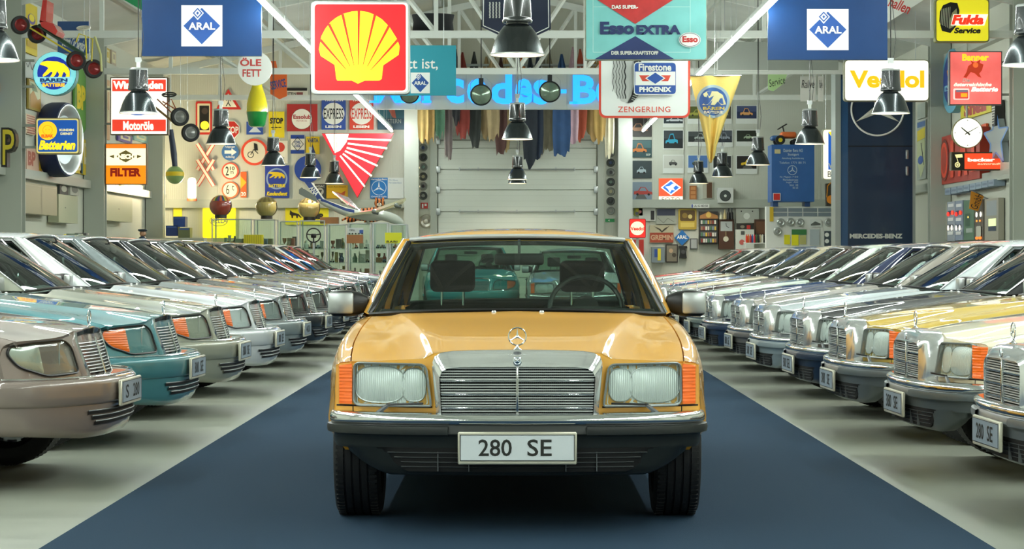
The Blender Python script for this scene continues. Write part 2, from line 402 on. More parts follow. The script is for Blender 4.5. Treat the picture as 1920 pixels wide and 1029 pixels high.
def sweep_profile(path, prof):
    """path (k,2) plan curve; prof: list per path point of (o,z); returns grid (k, m, 3)"""
    path = np.asarray(path, float); T = np.gradient(path, axis=0); T /= np.linalg.norm(T, axis=1)[:, None]
    Nn = np.stack([T[:, 1], -T[:, 0]], 1)           # outward for a path running from -x to +x across the nose
    return np.array([[(path[i, 0]+Nn[i, 0]*o, path[i, 1]+Nn[i, 1]*o, z) for o, z in prof[i]] for i in range(len(path))])
def nose_path(pts, n=60):
    K = [(i, *p) for i, p in enumerate(pts)]; t = np.linspace(0, len(pts)-1, n); h = interp(K, t)
    # uniform arclength
    return np.concatenate([h[::-1]*np.array([-1, 1]), h[1:]])

def star_mesh(mb, c, r, m, tr=.004, M=None, ring=True, spoke=.16):
    """three-pointed star in a ring, in the x,z plane"""
    M = M or Matrix.Translation(c)
    if ring:
        pts = [(r*math.cos(a), 0, r*math.sin(a)) for a in np.linspace(0, 2*PI, 33)[:-1]]; b = MB(); b.tube(pts, tr, m, 6, closed=True); mb.add(b.v, b.f, m, True, M)
    for k in range(3):
        a = PI/2+k*2*PI/3; tip = (r*.97*math.cos(a), r*.97*math.sin(a))
        l = (r*spoke*math.cos(a+PI/3), r*spoke*math.sin(a+PI/3)); q = (r*spoke*math.cos(a-PI/3), r*spoke*math.sin(a-PI/3))
        V = [(tip[0], 0, tip[1]), (l[0], 0, l[1]), (q[0], 0, q[1]), (0, -tr*1.2, 0), (0, tr*1.2, 0)]
        mb.add(V, [(0, 1, 3), (0, 3, 2), (0, 4, 1), (0, 2, 4)], m, False, M)

def make_wheel(P, root, x, y, steer=0):
    r, wd = P['wr'], P['ww']; s = 1 if x > 0 else -1
    prof = []; hw = wd/2
    edge = [(r-.115, -hw*.80), (r-.10, -hw*.93), (r-.055, -hw), (r-.022, -hw*.96), (r-.006, -hw*.86)]
    tread = [(r, -hw*.78)]
    for gx in (-.5, -.17, .17, .5):
        a = hw*gx; tread += [(r+.002, a-.006), (r-.008, a-.004), (r-.008, a+.004), (r+.002, a+.006)]
    tread += [(r, hw*.78)]
    prof = edge+tread+[(q, -z) for q, z in edge[::-1]]+[(r-.13, 0)]+[edge[0]]
    M = Matrix.Rotation(R(90), 4, 'Y')
    mb = MB(); mb.lathe(prof, RUBBER, 72, M)
    # shoulder sipes
    for i in range(72):
        a = 2*PI*i/72
        for sd in (-1, 1):
            Mx = Matrix.Rotation(a, 4, 'X') @ Matrix.Translation((sd*hw*.70, 0, r-.001)); mb.box(-.018, -.007, -.004, .018, .007, .004, RUBBER, Mx)
    o = mb.build('wheel', root, (x, y, r+.002), (0, 0, steer), sharp=28)
    mb = MB(); ro = r-.112
    mb.lathe([(ro, s*hw*.82), (ro-.012, s*hw*.86), (ro-.02, s*hw*.6), (ro-.03, s*hw*.3), (.08, s*hw*.42), (.07, s*hw*.62), (0, s*hw*.66)], ALLOY, 36, M)
    for k in range(15):
        Mx = Matrix.Rotation(2*PI*k/15, 4, 'X'); mb.box(s*hw*.30, -.012, .07, s*hw*.58, .012, ro-.015, ALLOY, Mx)
    mb.build('rim', o); return o

def tubeline(mb, pts, r, m, n=6, flat=1.): mb.tube(interp([(i, *p) for i, p in enumerate(pts)], np.linspace(0, len(pts)-1, 8*len(pts))), r, m, n, flat=flat)

def greenhouse(P, root, hero):
    u = np.linspace(-1, 1, 25)
    def bow(corner, ctr, e=2.2): return np.stack([corner[0]*u, ctr[0]+(corner[1]-ctr[0])*np.abs(u)**e, ctr[1]+(corner[2]-ctr[1])*np.abs(u)**e], 1)
    wb, wt = bow(P['wb'], P['wbc']), bow(P['wt'], P['wtc']); rt, rb = bow(P['rt'], P['rtc']), bow(P['rb'], P['rbc'])
    v = np.linspace(0, 1, 9)[:, None, None]
    def pane(a, b, bulge): G = a[None]*(1-v)+b[None]*v; G = G+np.array([0, bulge[0], bulge[1]])*(4*v*(1-v)); return G
    WS = pane(wb, wt, (-.008, .006)); mb = MB(); mb.grid(WS, GLASS, True); o = mb.build('windshield', root)
    def frame(mb, G, r, m, push=0):
        loop = list(G[0])+list(G[1:, -1])+list(G[-1][::-1][1:])+list(G[1:-1, 0][::-1]); mb.tube(loop, r, m, 6, closed=True)
    fb = MB(); frame(fb, WS, .012, BLACK); hb = (WS[-1]*1.0); k2 = [WS[-1]+np.array([0, .012, -.004]), WS[-1]*.9+WS[-2]*.1+np.array([0, .014, -.012])]; fb.slab(np.array(k2), (0, .01, 0), BLACK); fb.build('windshield_seal', o)
    fb = MB(); fb.tube(list(WS[-1]+np.array([0, -.004, .011])), .012, TRIM, 8, flat=1.); fb.tube(list(WS[:, 0]+np.array([-.014, 0, .006])), .006, CHROME, 6); fb.tube(list(WS[:, -1]+np.array([.014, 0, .006])), .006, CHROME, 6)
    fb.build('windshield_trim', o)
    RS = pane(rt, rb, (.03, .03)); mb = MB(); mb.grid(RS, GLASS, True, flip=False); o2 = mb.build('rear_window', root); fb = MB(); frame(fb, RS, .014, BLACK); fb.build('rear_window_seal', o2)
    # roof
    fx = P['gx']; a = np.stack([fx*u, wt[:, 1]-.0, wt[:, 2]+.012], 1); a[:, 2] = P['wtc'][1]+.014-(P['wtc'][1]+.014-P['gz'])*np.abs(u)**3
    b = np.stack([fx*u, rt[:, 1]+.0, rt[:, 2]+.012], 1); b[:, 2] = P['rtc'][1]+.012-(P['rtc'][1]+.012-P['gz']+.01)*np.abs(u)**3
    t = np.linspace(0, 1, 19)[:, None, None]; G = a[None]*(1-t)+b[None]*t; rise = P['roofz']-(a[12, 2]+b[12, 2])/2
    G[..., 2] += (1-(2*np.linspace(0, 1, 19)-1)**2)[:, None]**.5*rise*(1-np.abs(u)**3)[None]+.0
    mb = MB(); mb.slab(G, (0, 0, -.03), PAINT); ro = mb.build('roof', root, sharp=50); k = MB(); k.slab(G*np.array([.985, 1, 1])-np.array([0, 0, .034]), (0, 0, -.015), mat('headliner', '2a2c2b', .9)); k.build('headliner', ro)
    fb = MB()
    # pillars
    for s in (-1, 1):
        e = np.array([s, 1, 1.])
        n = 12; tt = np.linspace(0, 1, n)
        inner = WS[:, -1] if s > 0 else WS[:, 0]; inner = np.array([np.interp(tt, np.linspace(0, 1, 9), inner[:, k]) for k in range(3)]).T+np.array([s*.012, 0, 0])
        po, pt = np.array(P['po'])*e, np.array([s*P['gx'], P['wt'][1]+.10, P['gz']-.004]); outer = po+(pt-po)*tt[:, None]+np.array([s*.012, -.015, .01])*(4*tt*(1-tt))[:, None]
        mb = MB(); secs = []
        for i in range(n):
            p, q = inner[i], outer[i]; m1 = (p*.5+q*.5)+np.array([s*.010, -.022, .014]); dn = np.array([-s*.02, .035, -.012])
            secs.append([p, (p*.7+q*.3)+np.array([s*.007, -.016, .010]), m1, (p*.25+q*.75)+np.array([s*.010, -.014, .010]), q, q+dn*.8, p+dn, p])
        mb.grid(np.array(secs), PAINT, True, flip=(s < 0)); fp = mb.build('front_pillar', root, sharp=60); k = MB(); G = np.array(secs)[:, [5, 6, 7]]+np.array([-s*.004, .008, -.003]); k.slab(G, (-s*.004, .01, 0), BLACK); k.build('pillar_trim', fp)
        fb.tube(list(outer+np.array([s*.004, -.002, 0])), .006, CHROME, 6)
        # rear pillar
        g2 = P['po2']; base0 = np.array([s*g2[0], 3.38, g2[2]]); base1 = np.array([s*g2[0], g2[1], g2[2]]); basei = np.array(P['rb'])*e
        top0 = np.array([s*P['gx'], 3.05, P['gz']]); topi = np.array(P['rt'])*e+np.array([0, 0, .008])
        mb = MB(); rows = []
        for q in np.linspace(0, 1, 8):
            aa = base0*(1-q)+top0*q; bb = base1*(1-q)+np.array([s*P['gx'], 3.42, P['gz']-.01])*q; cc = basei*(1-q)+topi*q
            bl = np.array([s*.018, .0, .0])*(4*q*(1-q)); rows.append([aa+bl, (aa*.5+bb*.5)+bl*1.3, bb+bl, bb*.45+cc*.55+np.array([s*.01, .02, .01]), cc])
        mb.slab(np.array(rows), (-s*.03, 0, -.01), PAINT); rp = mb.build('rear_pillar', root, sharp=60); k = MB(); k.slab(np.array(rows)+np.array([-s*.034, -.004, -.012]), (-s*.01, 0, 0), BLACK); k.build('pillar_trim', rp)
        # middle pillar
        by = P['bp']; mb = MB(); bz = P['D'][5][2]+.005
        q0 = [(s*.838, by-.045, bz), (s*.838, by+.045, bz), (s*.79, by+.04, bz), (s*.79, by-.04, bz)]; q1 = [(s*P['gx'], by-.03, P['gz']), (s*P['gx'], by+.03, P['gz']), (s*(P['gx']-.05), by+.03, P['gz']), (s*(P['gx']-.05), by-.03, P['gz'])]
        mb.add(q0+q1, [(0, 1, 5, 4), (1, 2, 6, 5), (2, 3, 7, 6), (3, 0, 4, 7), (0, 3, 2, 1), (4, 5, 6, 7)], BLACK); mb.build('middle_pillar', root)
        # side glass
        def sp(y, q): 
            xb, zb = P['po'][0]+.008, bz; return np.array([s*((xb)*(1-q)+(P['gx']-.012)*q+.025*q*(1-q)*2), y, zb*(1-q)+(P['gz']-.012)*q])
        for ya, yb_, ta, tb in ((P['po'][1]+.10, by-.045, P['wt'][1]+.20, by-.03), (by+.045, 3.36, by+.03, 3.08)):
            rows = np.array([[sp((ya*(1-h)+yb_*h)*(1-q)+(ta*(1-h)+tb*h)*q, q) for h in np.linspace(0, 1, 7)] for q in np.linspace(0, 1, 6)])
            mb = MB(); mb.grid(rows, GLASS); g = mb.build('side_window', root)
            k = MB(); loop = list(rows[0])+list(rows[1:, -1])+list(rows[-1][::-1][1:])+list(rows[1:-1, 0][::-1]); k.tube(loop, .013, BLACK, 6, closed=True)
            k.tube([p+np.array([s*.010, 0, 0]) for p in loop], .005, CHROME, 5, closed=True); k.build('window_frame', g)
        fb.tube([(s*(P['gx']+.004), y, z) for y, z in ((P['wt'][1]+.08, P['gz']-.002), (2.8, P['gz']+.004), (3.42, P['gz']-.012))], .009, CHROME, 6)
        fb.tube([(s*(P['D'][5][1]+.012), y, bz-.006) for y in (P['po'][1]-.1, 2.8, 3.45)], .008, CHROME, 6)
    fb.build('roof_gutter_trim', root)

def interior(P, root, hero):
    dz = P['roofz']-1.418; bz = P['wbc'][1]
    mb = MB(); ys = [1.44, 1.5, 1.66, 1.95, 2.02]; zs = [bz-.03, bz-.015, bz-.005, bz-.04, bz-.22]
    G = np.array([[(x, y+.20*abs(x/.72)**2*(1 if i < 3 else .25), z+.02*math.exp(-((x-.36)/.2)**2)*((i in (2, 3)))) for x in np.linspace(-.72, .72, 15)] for i, (y, z) in enumerate(zip(ys, zs))])
    mb.slab(G, (0, 0, -.10), mat('dash_vinyl', '16191a', .6, bump=.2, bscale=200)); mb.build('dashboard', root)
    mb = MB(); M = Matrix.Translation((.37, 2.0, bz-.005+dz)) @ Matrix.Rotation(R(-28), 4, 'X')
    k = MB(); k.tube([(.195*math.cos(a), 0, .195*math.sin(a)) for a in np.linspace(0, 2*PI, 33)[:-1]], .014, BLACK, 8, closed=True)
    for a in (R(0), R(180), R(235), R(305)): k.tube([(0, 0, 0), (.19*math.cos(a), 0, .19*math.sin(a))], .014, BLACK, 6)
    k.cyl((0, 0, 0), .07, .04, BLACK, 'y', 16); mb.add(k.v, k.f, BLACK, True, M); mb.tube([(.37, 2.0, bz-.03+dz), (.37, 1.8, bz-.12)], .03, BLACK); mb.build('steering_wheel', root)
    for x in (-.37, .37):
        mb = MB(); mb.bbox(x-.25, 2.35, .42, x+.25, 2.85, .58, VELOUR, .05, 3); mb.bbox(x-.25, 2.68, .50, x+.25, 2.82, .985+dz, VELOUR, .06, 3)
        s = mb.build('front_seat', root); k = MB(); k.bbox(x-.128, 2.66, 1.055+dz, x+.128, 2.77, 1.235+dz, VELOUR, .035, 3)
        h = k.build('headrest', s); k = MB()
        for q in (-.062, .062): k.tube([(x+q, 2.72, .97+dz), (x+q, 2.72, 1.07+dz)], .007, CHROME)
        k.build('headrest_post', h)
    mb = MB(); mb.bbox(-.68, 3.15, .42, .68, 3.5, .60, VELOUR, .05, 3); mb.bbox(-.66, 3.42, .5, .66, 3.58, .985+dz, VELOUR, .05, 3); mb.build('rear_bench', root)
    mb = MB(); mb.box(-.68, 3.5, .90+dz, .68, 4.0, .95+dz, VELOUR); mb.build('parcel_shelf', root)
    mb = MB(); mz = P['wtc'][1]-.115; mb.bbox(-.135+.01, 2.02, mz-.032, .145, 2.055, mz+.032, BLACK, .02, 3); mb.tube([(.01, 2.05, mz), (.01, 2.09, P['wtc'][1]-.01)], .008, BLACK); mb.build('rear_view_mirror', root)

def car_common(P, root, hero):
    car_body(P, root)
    patch_lid(P, root, 'hood', P['face']+P['rake']*.26, 1.40)
    patch_lid(P, root, 'trunk_lid', 4.12, P['len']-.04, 10)
    greenhouse(P, root, hero); interior(P, root, hero)
    mb = MB(); mb.grid(np.array([[(x, y+.28*abs(x/.77)**2.2, z-.017*abs(x/.77)**2) for x in np.linspace(-.745, .745, 17)] for y, z in ((1.36, P['A'][4][2]-.022), (1.42, P['wbc'][1]-.016), (1.46, P['wbc'][1]-.012))]), BLACK); mb.build('cowl_vent', root)
    for x in (-.12, .125): mb = MB(); zz = P['A'][4][2]-.012-.02*abs(x); mb.lathe([(0, 0), (.013, 0), (.013, .006), (.008, .012), (0, .013)], TRIM, 12, Matrix.Translation((x, 1.345, zz+.006))); mb.build('washer_nozzle', root)
    for ay in P['axles']:
        for s in (-1, 1): make_wheel(P, root, s*P['track'], ay, 0)
    # nose panel behind lamps
    mb = MB(); xs = np.linspace(-.846, .846, 41) if P is W126 else np.linspace(-.865, .865, 41)
    zt = np.interp(np.abs(xs), [0, .38, .42, .78, .85], [P['A'][0][2]-.004, P['B'][0][2]-.004, P['B2'][0][2]-.004, P['Cc'][0][2]-.004, P['D'][0][2]-.003])
    G = np.array([[(x, float(face_y(P, x, .45+(z1-.45)*q)), .45+(z1-.45)*q) for x, z1 in zip(xs, zt)] for q in np.linspace(0, 1, 9)])
    G2 = G[-1:].copy(); G2[..., 1] += .02; G = np.concatenate([G, G2]); s0, s1 = G[:, :1].copy(), G[:, -1:].copy(); s0[..., 1] += .12; s1[..., 1] += .12; s0[..., 0] -= .008; s1[..., 0] += .008; mb.grid(np.concatenate([s0, G, s1], 1), PAINT, True, flip=False); mb.build('front_panel', root)
    # hood star
    mb = MB(); z0 = P['A'][0][2]; yy = P['face']-.02 if P is W126 else P['face']+.06
    if P['sweep'] > .1: z0 = P['A'][0][2]+.008
    mb.lathe([(0, 0), (.019, 0), (.019, .004), (.009, .012), (.006, .024), (0, .024)], CHROME, 14, Matrix.Translation((0, yy, z0-.002)))
    star_mesh(mb, (0, yy, z0+.061), .040, CHROME, .0035); mb.build('hood_star', root)
    # wing mirrors
    wz = P['po'][2]+.065
    for s in (-1, 1):
        x0, x1 = sorted((s*.862, s*.992)); xi0, xi1 = sorted((s*.80, s*.88)); my = P['po'][1]-.02
        mb = MB(); G = []
        for t, hh, dy, cy in ((0, .045, .05, 0), (.25, .075, .075, .0), (.5, .085, .085, 0), (.9, .085, .075, 0), (1, .07, .05, 0)):
            x = s*(.79+t*.20); ring = []
            for a in np.linspace(0, 2*PI, 17): ca, sa = math.cos(a), math.sin(a); ring.append((x, my+cy+dy*math.copysign(abs(ca)**.6, ca)-.01, wz+hh*math.copysign(abs(sa)**.45, sa)*.82))
            G.append(ring)
        G = [[(G[0][0][0], my, wz)]*17]+G+[[(G[-1][0][0], my, wz)]*17]
        mb.grid(np.array(G), BLACK, True, flip=(s > 0)); o = mb.build('wing_mirror', root, sharp=50)
        k = MB(); k.bbox(x0-(.005 if s < 0 else -.005), my-.108, wz-.052, x1+.0, my-.05, wz+.058, STEEL, .012, 2); k.build('mirror_cap', o)
    # doors seams, handles, side strips
    sm = MB(); ys = [1.62, P['bp'], 3.55]
    for yy in ys:
        L = body_lines(P, np.array([yy]), ['D', 'E', 'F', 'G', 'S']); S = section(L, 4)[0]
        for s in (-1, 1): sm.tube(S*np.array([s, 1, 1])+np.array([s*.0005, 0, 0]), .003, DARK, 4)
    sm.build('door_seam', root)
    for s in (-1, 1):
        for yy in (P['bp']-.16, 3.38): mb = MB(); mb.bbox(*sorted((s*.89, s*.925))[:1], yy-.08, .80, sorted((s*.89, s*.925))[1], yy+.08, .825, CHROME, .01); mb.build('door_handle', root)
        mb = MB(); ys2 = np.linspace(P['axles'][0]+.42, P['axles'][1]-.42, 12); L = body_lines(P, ys2, ['F', 'G']); a = L[:, 0]*.35+L[:, 1]*.65
        mb.tube(a*np.array([s, 1, 1])+np.array([s*.006, 0, 0]), .026, LOWER, 8, flat=.35 if False else 1.); mb.build('side_moulding', root)
    # rear bumper and lamps
    yb = P['len']-.06; mb = MB(); path = nose_path([(0, yb+.10), (.5, yb+.09), (.78, yb+.04), (.90, yb-.12), (.905, yb-.5)], 20); path[:, 0] *= -1
    prof = [[(-.08, .56), (0, .55), (.012, .47), (0, .38), (-.02, .30), (-.08, .27)]]*len(path); mb.grid(sweep_profile(path, prof), LOWER, True); mb.build('rear_bumper', root)
    for s in (-1, 1):
        mb = MB(); mb.bbox(*sorted((s*.42, s*.80))[:1], P['len']-.06, .62, sorted((s*.42, s*.80))[1], P['len']+.02, .80, mat('red_lens', 'a01010', .2, coat=1), .015); mb.build('tail_lamp', root)

def plate(root, txt, y, z, xw=.262, h=.062, dark=False):
    """number plate; root may be a car"""
    mb = MB(); mb.bbox(-xw-.006, y-.014, z-h-.014, xw+.006, y+.006, z+h+.008, mat('plate_holder', 'c9c6b4', .35, .3), .005, 1)
    o = mb.build('number_plate', root); k = MB()
    k.box(-xw+.004, y-.017, z-h+.003, xw-.004, y-.013, z+h-.003, mat('plate_white', 'd3dadd', .35) if not dark else mat('plate_white_shaded', '8f9ca8', .35))  # row plates: white darkened to grey, shade of facing the aisle put into colour
    for a, b, c, d in ((-xw+.004, z-h+.003, xw-.004, z-h+.006), (-xw+.004, z+h-.006, xw-.004, z+h-.003), (-xw+.004, z-h+.003, -xw+.007, z+h-.003), (xw-.007, z-h+.003, xw-.004, z+h-.003)):
        k.box(a, y-.0182, b, c, y-.016, d, BLACK)
    k.build('plate_face', o); k = MB(); parts = txt.split('|')
    if len(parts) == 2:
        k.text(parts[0], -.175, z-.038, -.025 if len(parts[0]) == 3 else -.10, z+.038, y-.0185, C('22241f'), .012); k.text(parts[1], .045 if len(parts[1]) < 3 else .02, z-.038, .155 if len(parts[1]) < 3 else .19, z+.038, y-.0185, C('22241f'), .012)
    else: k.text(parts[0], -.15, z-.038, .15, z+.038, y-.0185, C('22241f'), .012)
    k.build('plate_lettering', o); return o

def make_w126(hero=False):
    P = W126; root = thing('car', 'x', 'car'); car_common(P, root, hero)
    # ---- headlamps, indicators
    for s in (-1, 1):
        def pl(pts): return [(s*x, z) for x, z in (pts if s > 0 else pts[::-1])]
        lo = outline(pl([(.395, .574), (.757, .574), (.757, .766), (.42, .762)]), [.012, .03, .03, .03] if s > 0 else [.03, .03, .03, .012])
        mb = MB(); band(mb, P, lo, -.02, .028, mat('lamp_rim', '7c8280', .35, .4)); rim_tube(mb, P, lo, .026, .006, mat('lamp_rim', '54595a')); h = mb.build('headlamp', root)
        k = MB(); c = lo.mean(0); li = c+(lo-c)*.985; disk_patch(k, P, li, .028, .006, LENS); k.build('headlamp_lens', h)
        k = MB()
        # two bowls: main beam outer, fog inner
        box = outline(pl([(.41, .58), (.75, .58), (.75, .76), (.43, .757)]), .01); disk_patch(k, P, box, -.0, 0, REFLECTOR, 3)
        for (cx, cz, rx, rz, b) in ((.635, .668, .118, .083, .02), (.475, .668, .055, .075, .012)):
            e = np.array([(s*cx+rx*math.copysign(abs(math.cos(a))**.7, math.cos(a)), cz+rz*math.copysign(abs(math.sin(a))**.7, math.sin(a))) for a in np.linspace(0, 2*PI, 33)[:-1]])
            disk_patch(k, P, e, .004, b, REFLECTOR, 6, 2); rim_tube(k, P, e, .005, .003, STEEL)
        k.build('reflector', h)
        io = outline(pl([(.765, .574), (.843, .578), (.838, .757), (.765, .766)]), .008)
        k = MB(); V = []
        nz, nx = 21, 9
        for i in range(nz):
            z = .576+.186*i/(nz-1); ridge = .004*(math.sin(i*PI/2.5)**2)
            for j in range(nx):
                q = j/(nx-1); x = .766+.082*q; y = float(face_y(P, x, .6))-.022-ridge+.01*q**2
                if q > .8: y += (q-.8)*.5
                V.append((s*x, y, z-.012*q*(i/(nz-1))))
        G = np.array(V).reshape(nz, nx, 3); side = G[:, -1:].copy(); side[..., 1] += .12; side[..., 0] += s*.012; k.grid(np.concatenate([G, side], 1), AMBER, True, flip=(s < 0))
        k.build('indicator', root)
        # lower panel joint and headlamp wiper
        k = MB(); k.tube([(s*.762, float(face_y(P, .762, .57))-.001, .57), (s*.762, float(face_y(P, .762, .53))-.001, .53)], .0025, DARK, 4); k.tube([(s*x, float(face_y(P, x, .57))-.001, .568) for x in (.39, .5, .6, .7, .80, .84)], .004, DARK, 4); k.build('panel_seam', root)
        wy = P['face']+.035; k = MB(); k.tube([(s*.648, wy+.06, .532), (s*.648, wy, .535)], .013, BLACK, 10); k.tube([(s*.652, wy-.002, .532), (s*.60, wy-.006, .572), (s*.585, wy-.006, .582)], [.013, .010, .006], mat('wiper_grey', '4a4e50', .4), 6)
        k.tube([(s*.60, wy-.006, .580), (s*.43, wy-.055, .588)], .0055, BLACK, 5); k.build('headlamp_wiper', root)
    # ---- grille
    gy = .055
    g = MB(); zt = .829
    def shell(hw_t, hw_b, top, bot, y, arc=.010):
        pts = [(-hw_b, bot), (-hw_t, top-.05), (-hw_t+.012, top-.022), (-hw_t+.04, top-.008)]
        pts += [(x, top+arc*(1-(x/hw_t)**2)-.004) for x in np.linspace(-hw_t+.09, hw_t-.09, 9)]
        pts += [(hw_t-.04, top-.008), (hw_t-.012, top-.022), (hw_t, top-.05), (hw_b, bot)]
        return [(x, y, z) for x, z in pts]
    o1 = np.array(shell(.390, .366, .818, .494, gy+.060)); o0 = np.array(shell(.393, .368, .824, .494, gy+.14)); o15 = np.array(shell(.376, .355, .797, .498, gy+.026)); 
    inn = np.array(shell(.354, .344, .759, .511, gy, .002)); inn2 = np.array(shell(.350, .340, .754, .514, gy+.06, .002))
    # top band leans back: move with height
    rows = np.stack([o0, o1, o15, inn, inn2], 0); g.grid(rows, mat('grille_chrome', 'e6e8ea', .14, .85), True, flip=True)
    g.box(-.368, gy, .490, .368, gy+.04, .514, CHROME); go = g.build('grille', root, sharp=60)
    th = MB(); thick = (.570, .632, .694)
    n = 20
    for i in range(n):
        z = .520+(.750-.520)*i/(n-1)
        if min(abs(z-t) for t in thick) < .006: continue
        hw = .341+(z-.51)*.045; th.box(-hw, gy+.014, z-.0028, hw, gy+.030, z+.0028, mat('grille_fin_silver', 'c8ccca', .35, .4))
    th.build('grille_fins', go, kind='stuff')
    for z in thick: k = MB(); hw = .341+(z-.51)*.045; k.bbox(-hw, gy+.004, z-.005, hw, gy+.035, z+.005, CHROME, .003, 1); k.build('grille_bar', go)
    k = MB(); k.bbox(-.006, gy-.002, .505, .006, gy+.035, .757, CHROME, .004, 2); k.build('grille_centre_bar', go)
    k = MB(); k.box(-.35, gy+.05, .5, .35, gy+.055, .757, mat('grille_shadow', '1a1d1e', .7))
    for i in range(75):
        x = -.340+.68*i/74; k.box(x-.0018, gy+.034, .512, x+.0018, gy+.048, .754, mat('grille_fin_grey', '3f4446', .5))
    k.build('grille_mesh', go, kind='stuff')
    k = MB(); k.lathe([(0, 0), (.021, 0), (.021, -.004), (.018, -.006), (0, -.007)], CHROME, 20, Matrix.Translation((0, gy+.004, .786)) @ Matrix.Rotation(R(-90), 4, 'X')); star_mesh(k, (0, gy-.004, .786), .016, mat('badge_blue', 'dfe8f0', .3, .5), .002); k.build('grille_badge', go)
    # ---- bumper
    path = nose_path([(0, 0), (.25, .009), (.5, .040), (.68, .088), (.79, .15), (.855, .235), (.874, .34), (.88, .47)], 46)
    up = []; lowp = []
    for x, y in path:
        up.append([(-.16, .548), (-.05, .548), (-.018, .545), (-.004, .535), (0, .518), (-.001, .503), (-.010, .497)])
        t = min(1, max(0, (abs(x)-.60)/.26)); zb = .262+.11*t**1.3+(.03 if y > .2 else 0)
        lowp.append([(-.012, .498), (-.006, .492), (-.004, .455), (-.012, .448), (-.020, .44), (-.022, .40), (-.030, .385), (-.05, zb+.05), (-.07, zb+.01), (-.085, zb), (-.16, zb+.005)])
    mb = MB(); mb.grid(sweep_profile(path, up), CHROME, True, flip=False); bo = mb.build('bumper', root, sharp=60, label='chrome upper edge of the bumper')
    mb = MB(); mb.grid(sweep_profile(path, lowp), LOWER, True); mb.build('bumper_apron', bo, sharp=50)
    for s in (-1, 1):
        pp = [p for p in path if .30 <= s*p[0] and p[1] < .34]; mb = MB(); G = sweep_profile(np.array(pp), [[(-.006, .492), (.010, .488), (.013, .47), (.010, .452), (-.006, .448)]]*len(pp)); mb.grid(G, LOWER, True); mb.build('rubbing_strip', bo)
    # lower intake
    k = MB(); ip = [p for p in path if abs(p[0]) <= .66]
    prof = []
    for x, y in ip:
        t = max(0, (abs(x)-.52)/.14); prof.append([(-.030, .391), (-.024, .391), (-.047, .39-(.108)*(1-t)), (-.06, .39-(.110)*(1-t))])
    k.grid(sweep_profile(ip, prof), DARK, True)
    vo = k.build('lower_intake', bo); k = MB()
    for q in (.2, .4, .6, .8):
        z = .39-.108*q; lim = .52+.14*(1-q)-.01; pts = [p for p in ip if abs(p[0]) <= lim]; G = sweep_profile(np.array(pts), [[(-.024-.023*q-.002, z+.003), (-.024-.023*q+.006, z), (-.024-.023*q-.002, z-.003)]]*len(pts)); k.grid(G, mat('slat_grey', '6a6e70', .35, .5), True)
    for x in (-.36, -.22, .22, .36): k.box(x-.002, float(np.interp(x, path[:, 0], path[:, 1]))+.028, .285, x+.002, float(np.interp(x, path[:, 0], path[:, 1]))+.05, .39, mat('slat_grey', '6a6e70'))
    k.build('intake_slat', vo, kind='stuff')
    return root

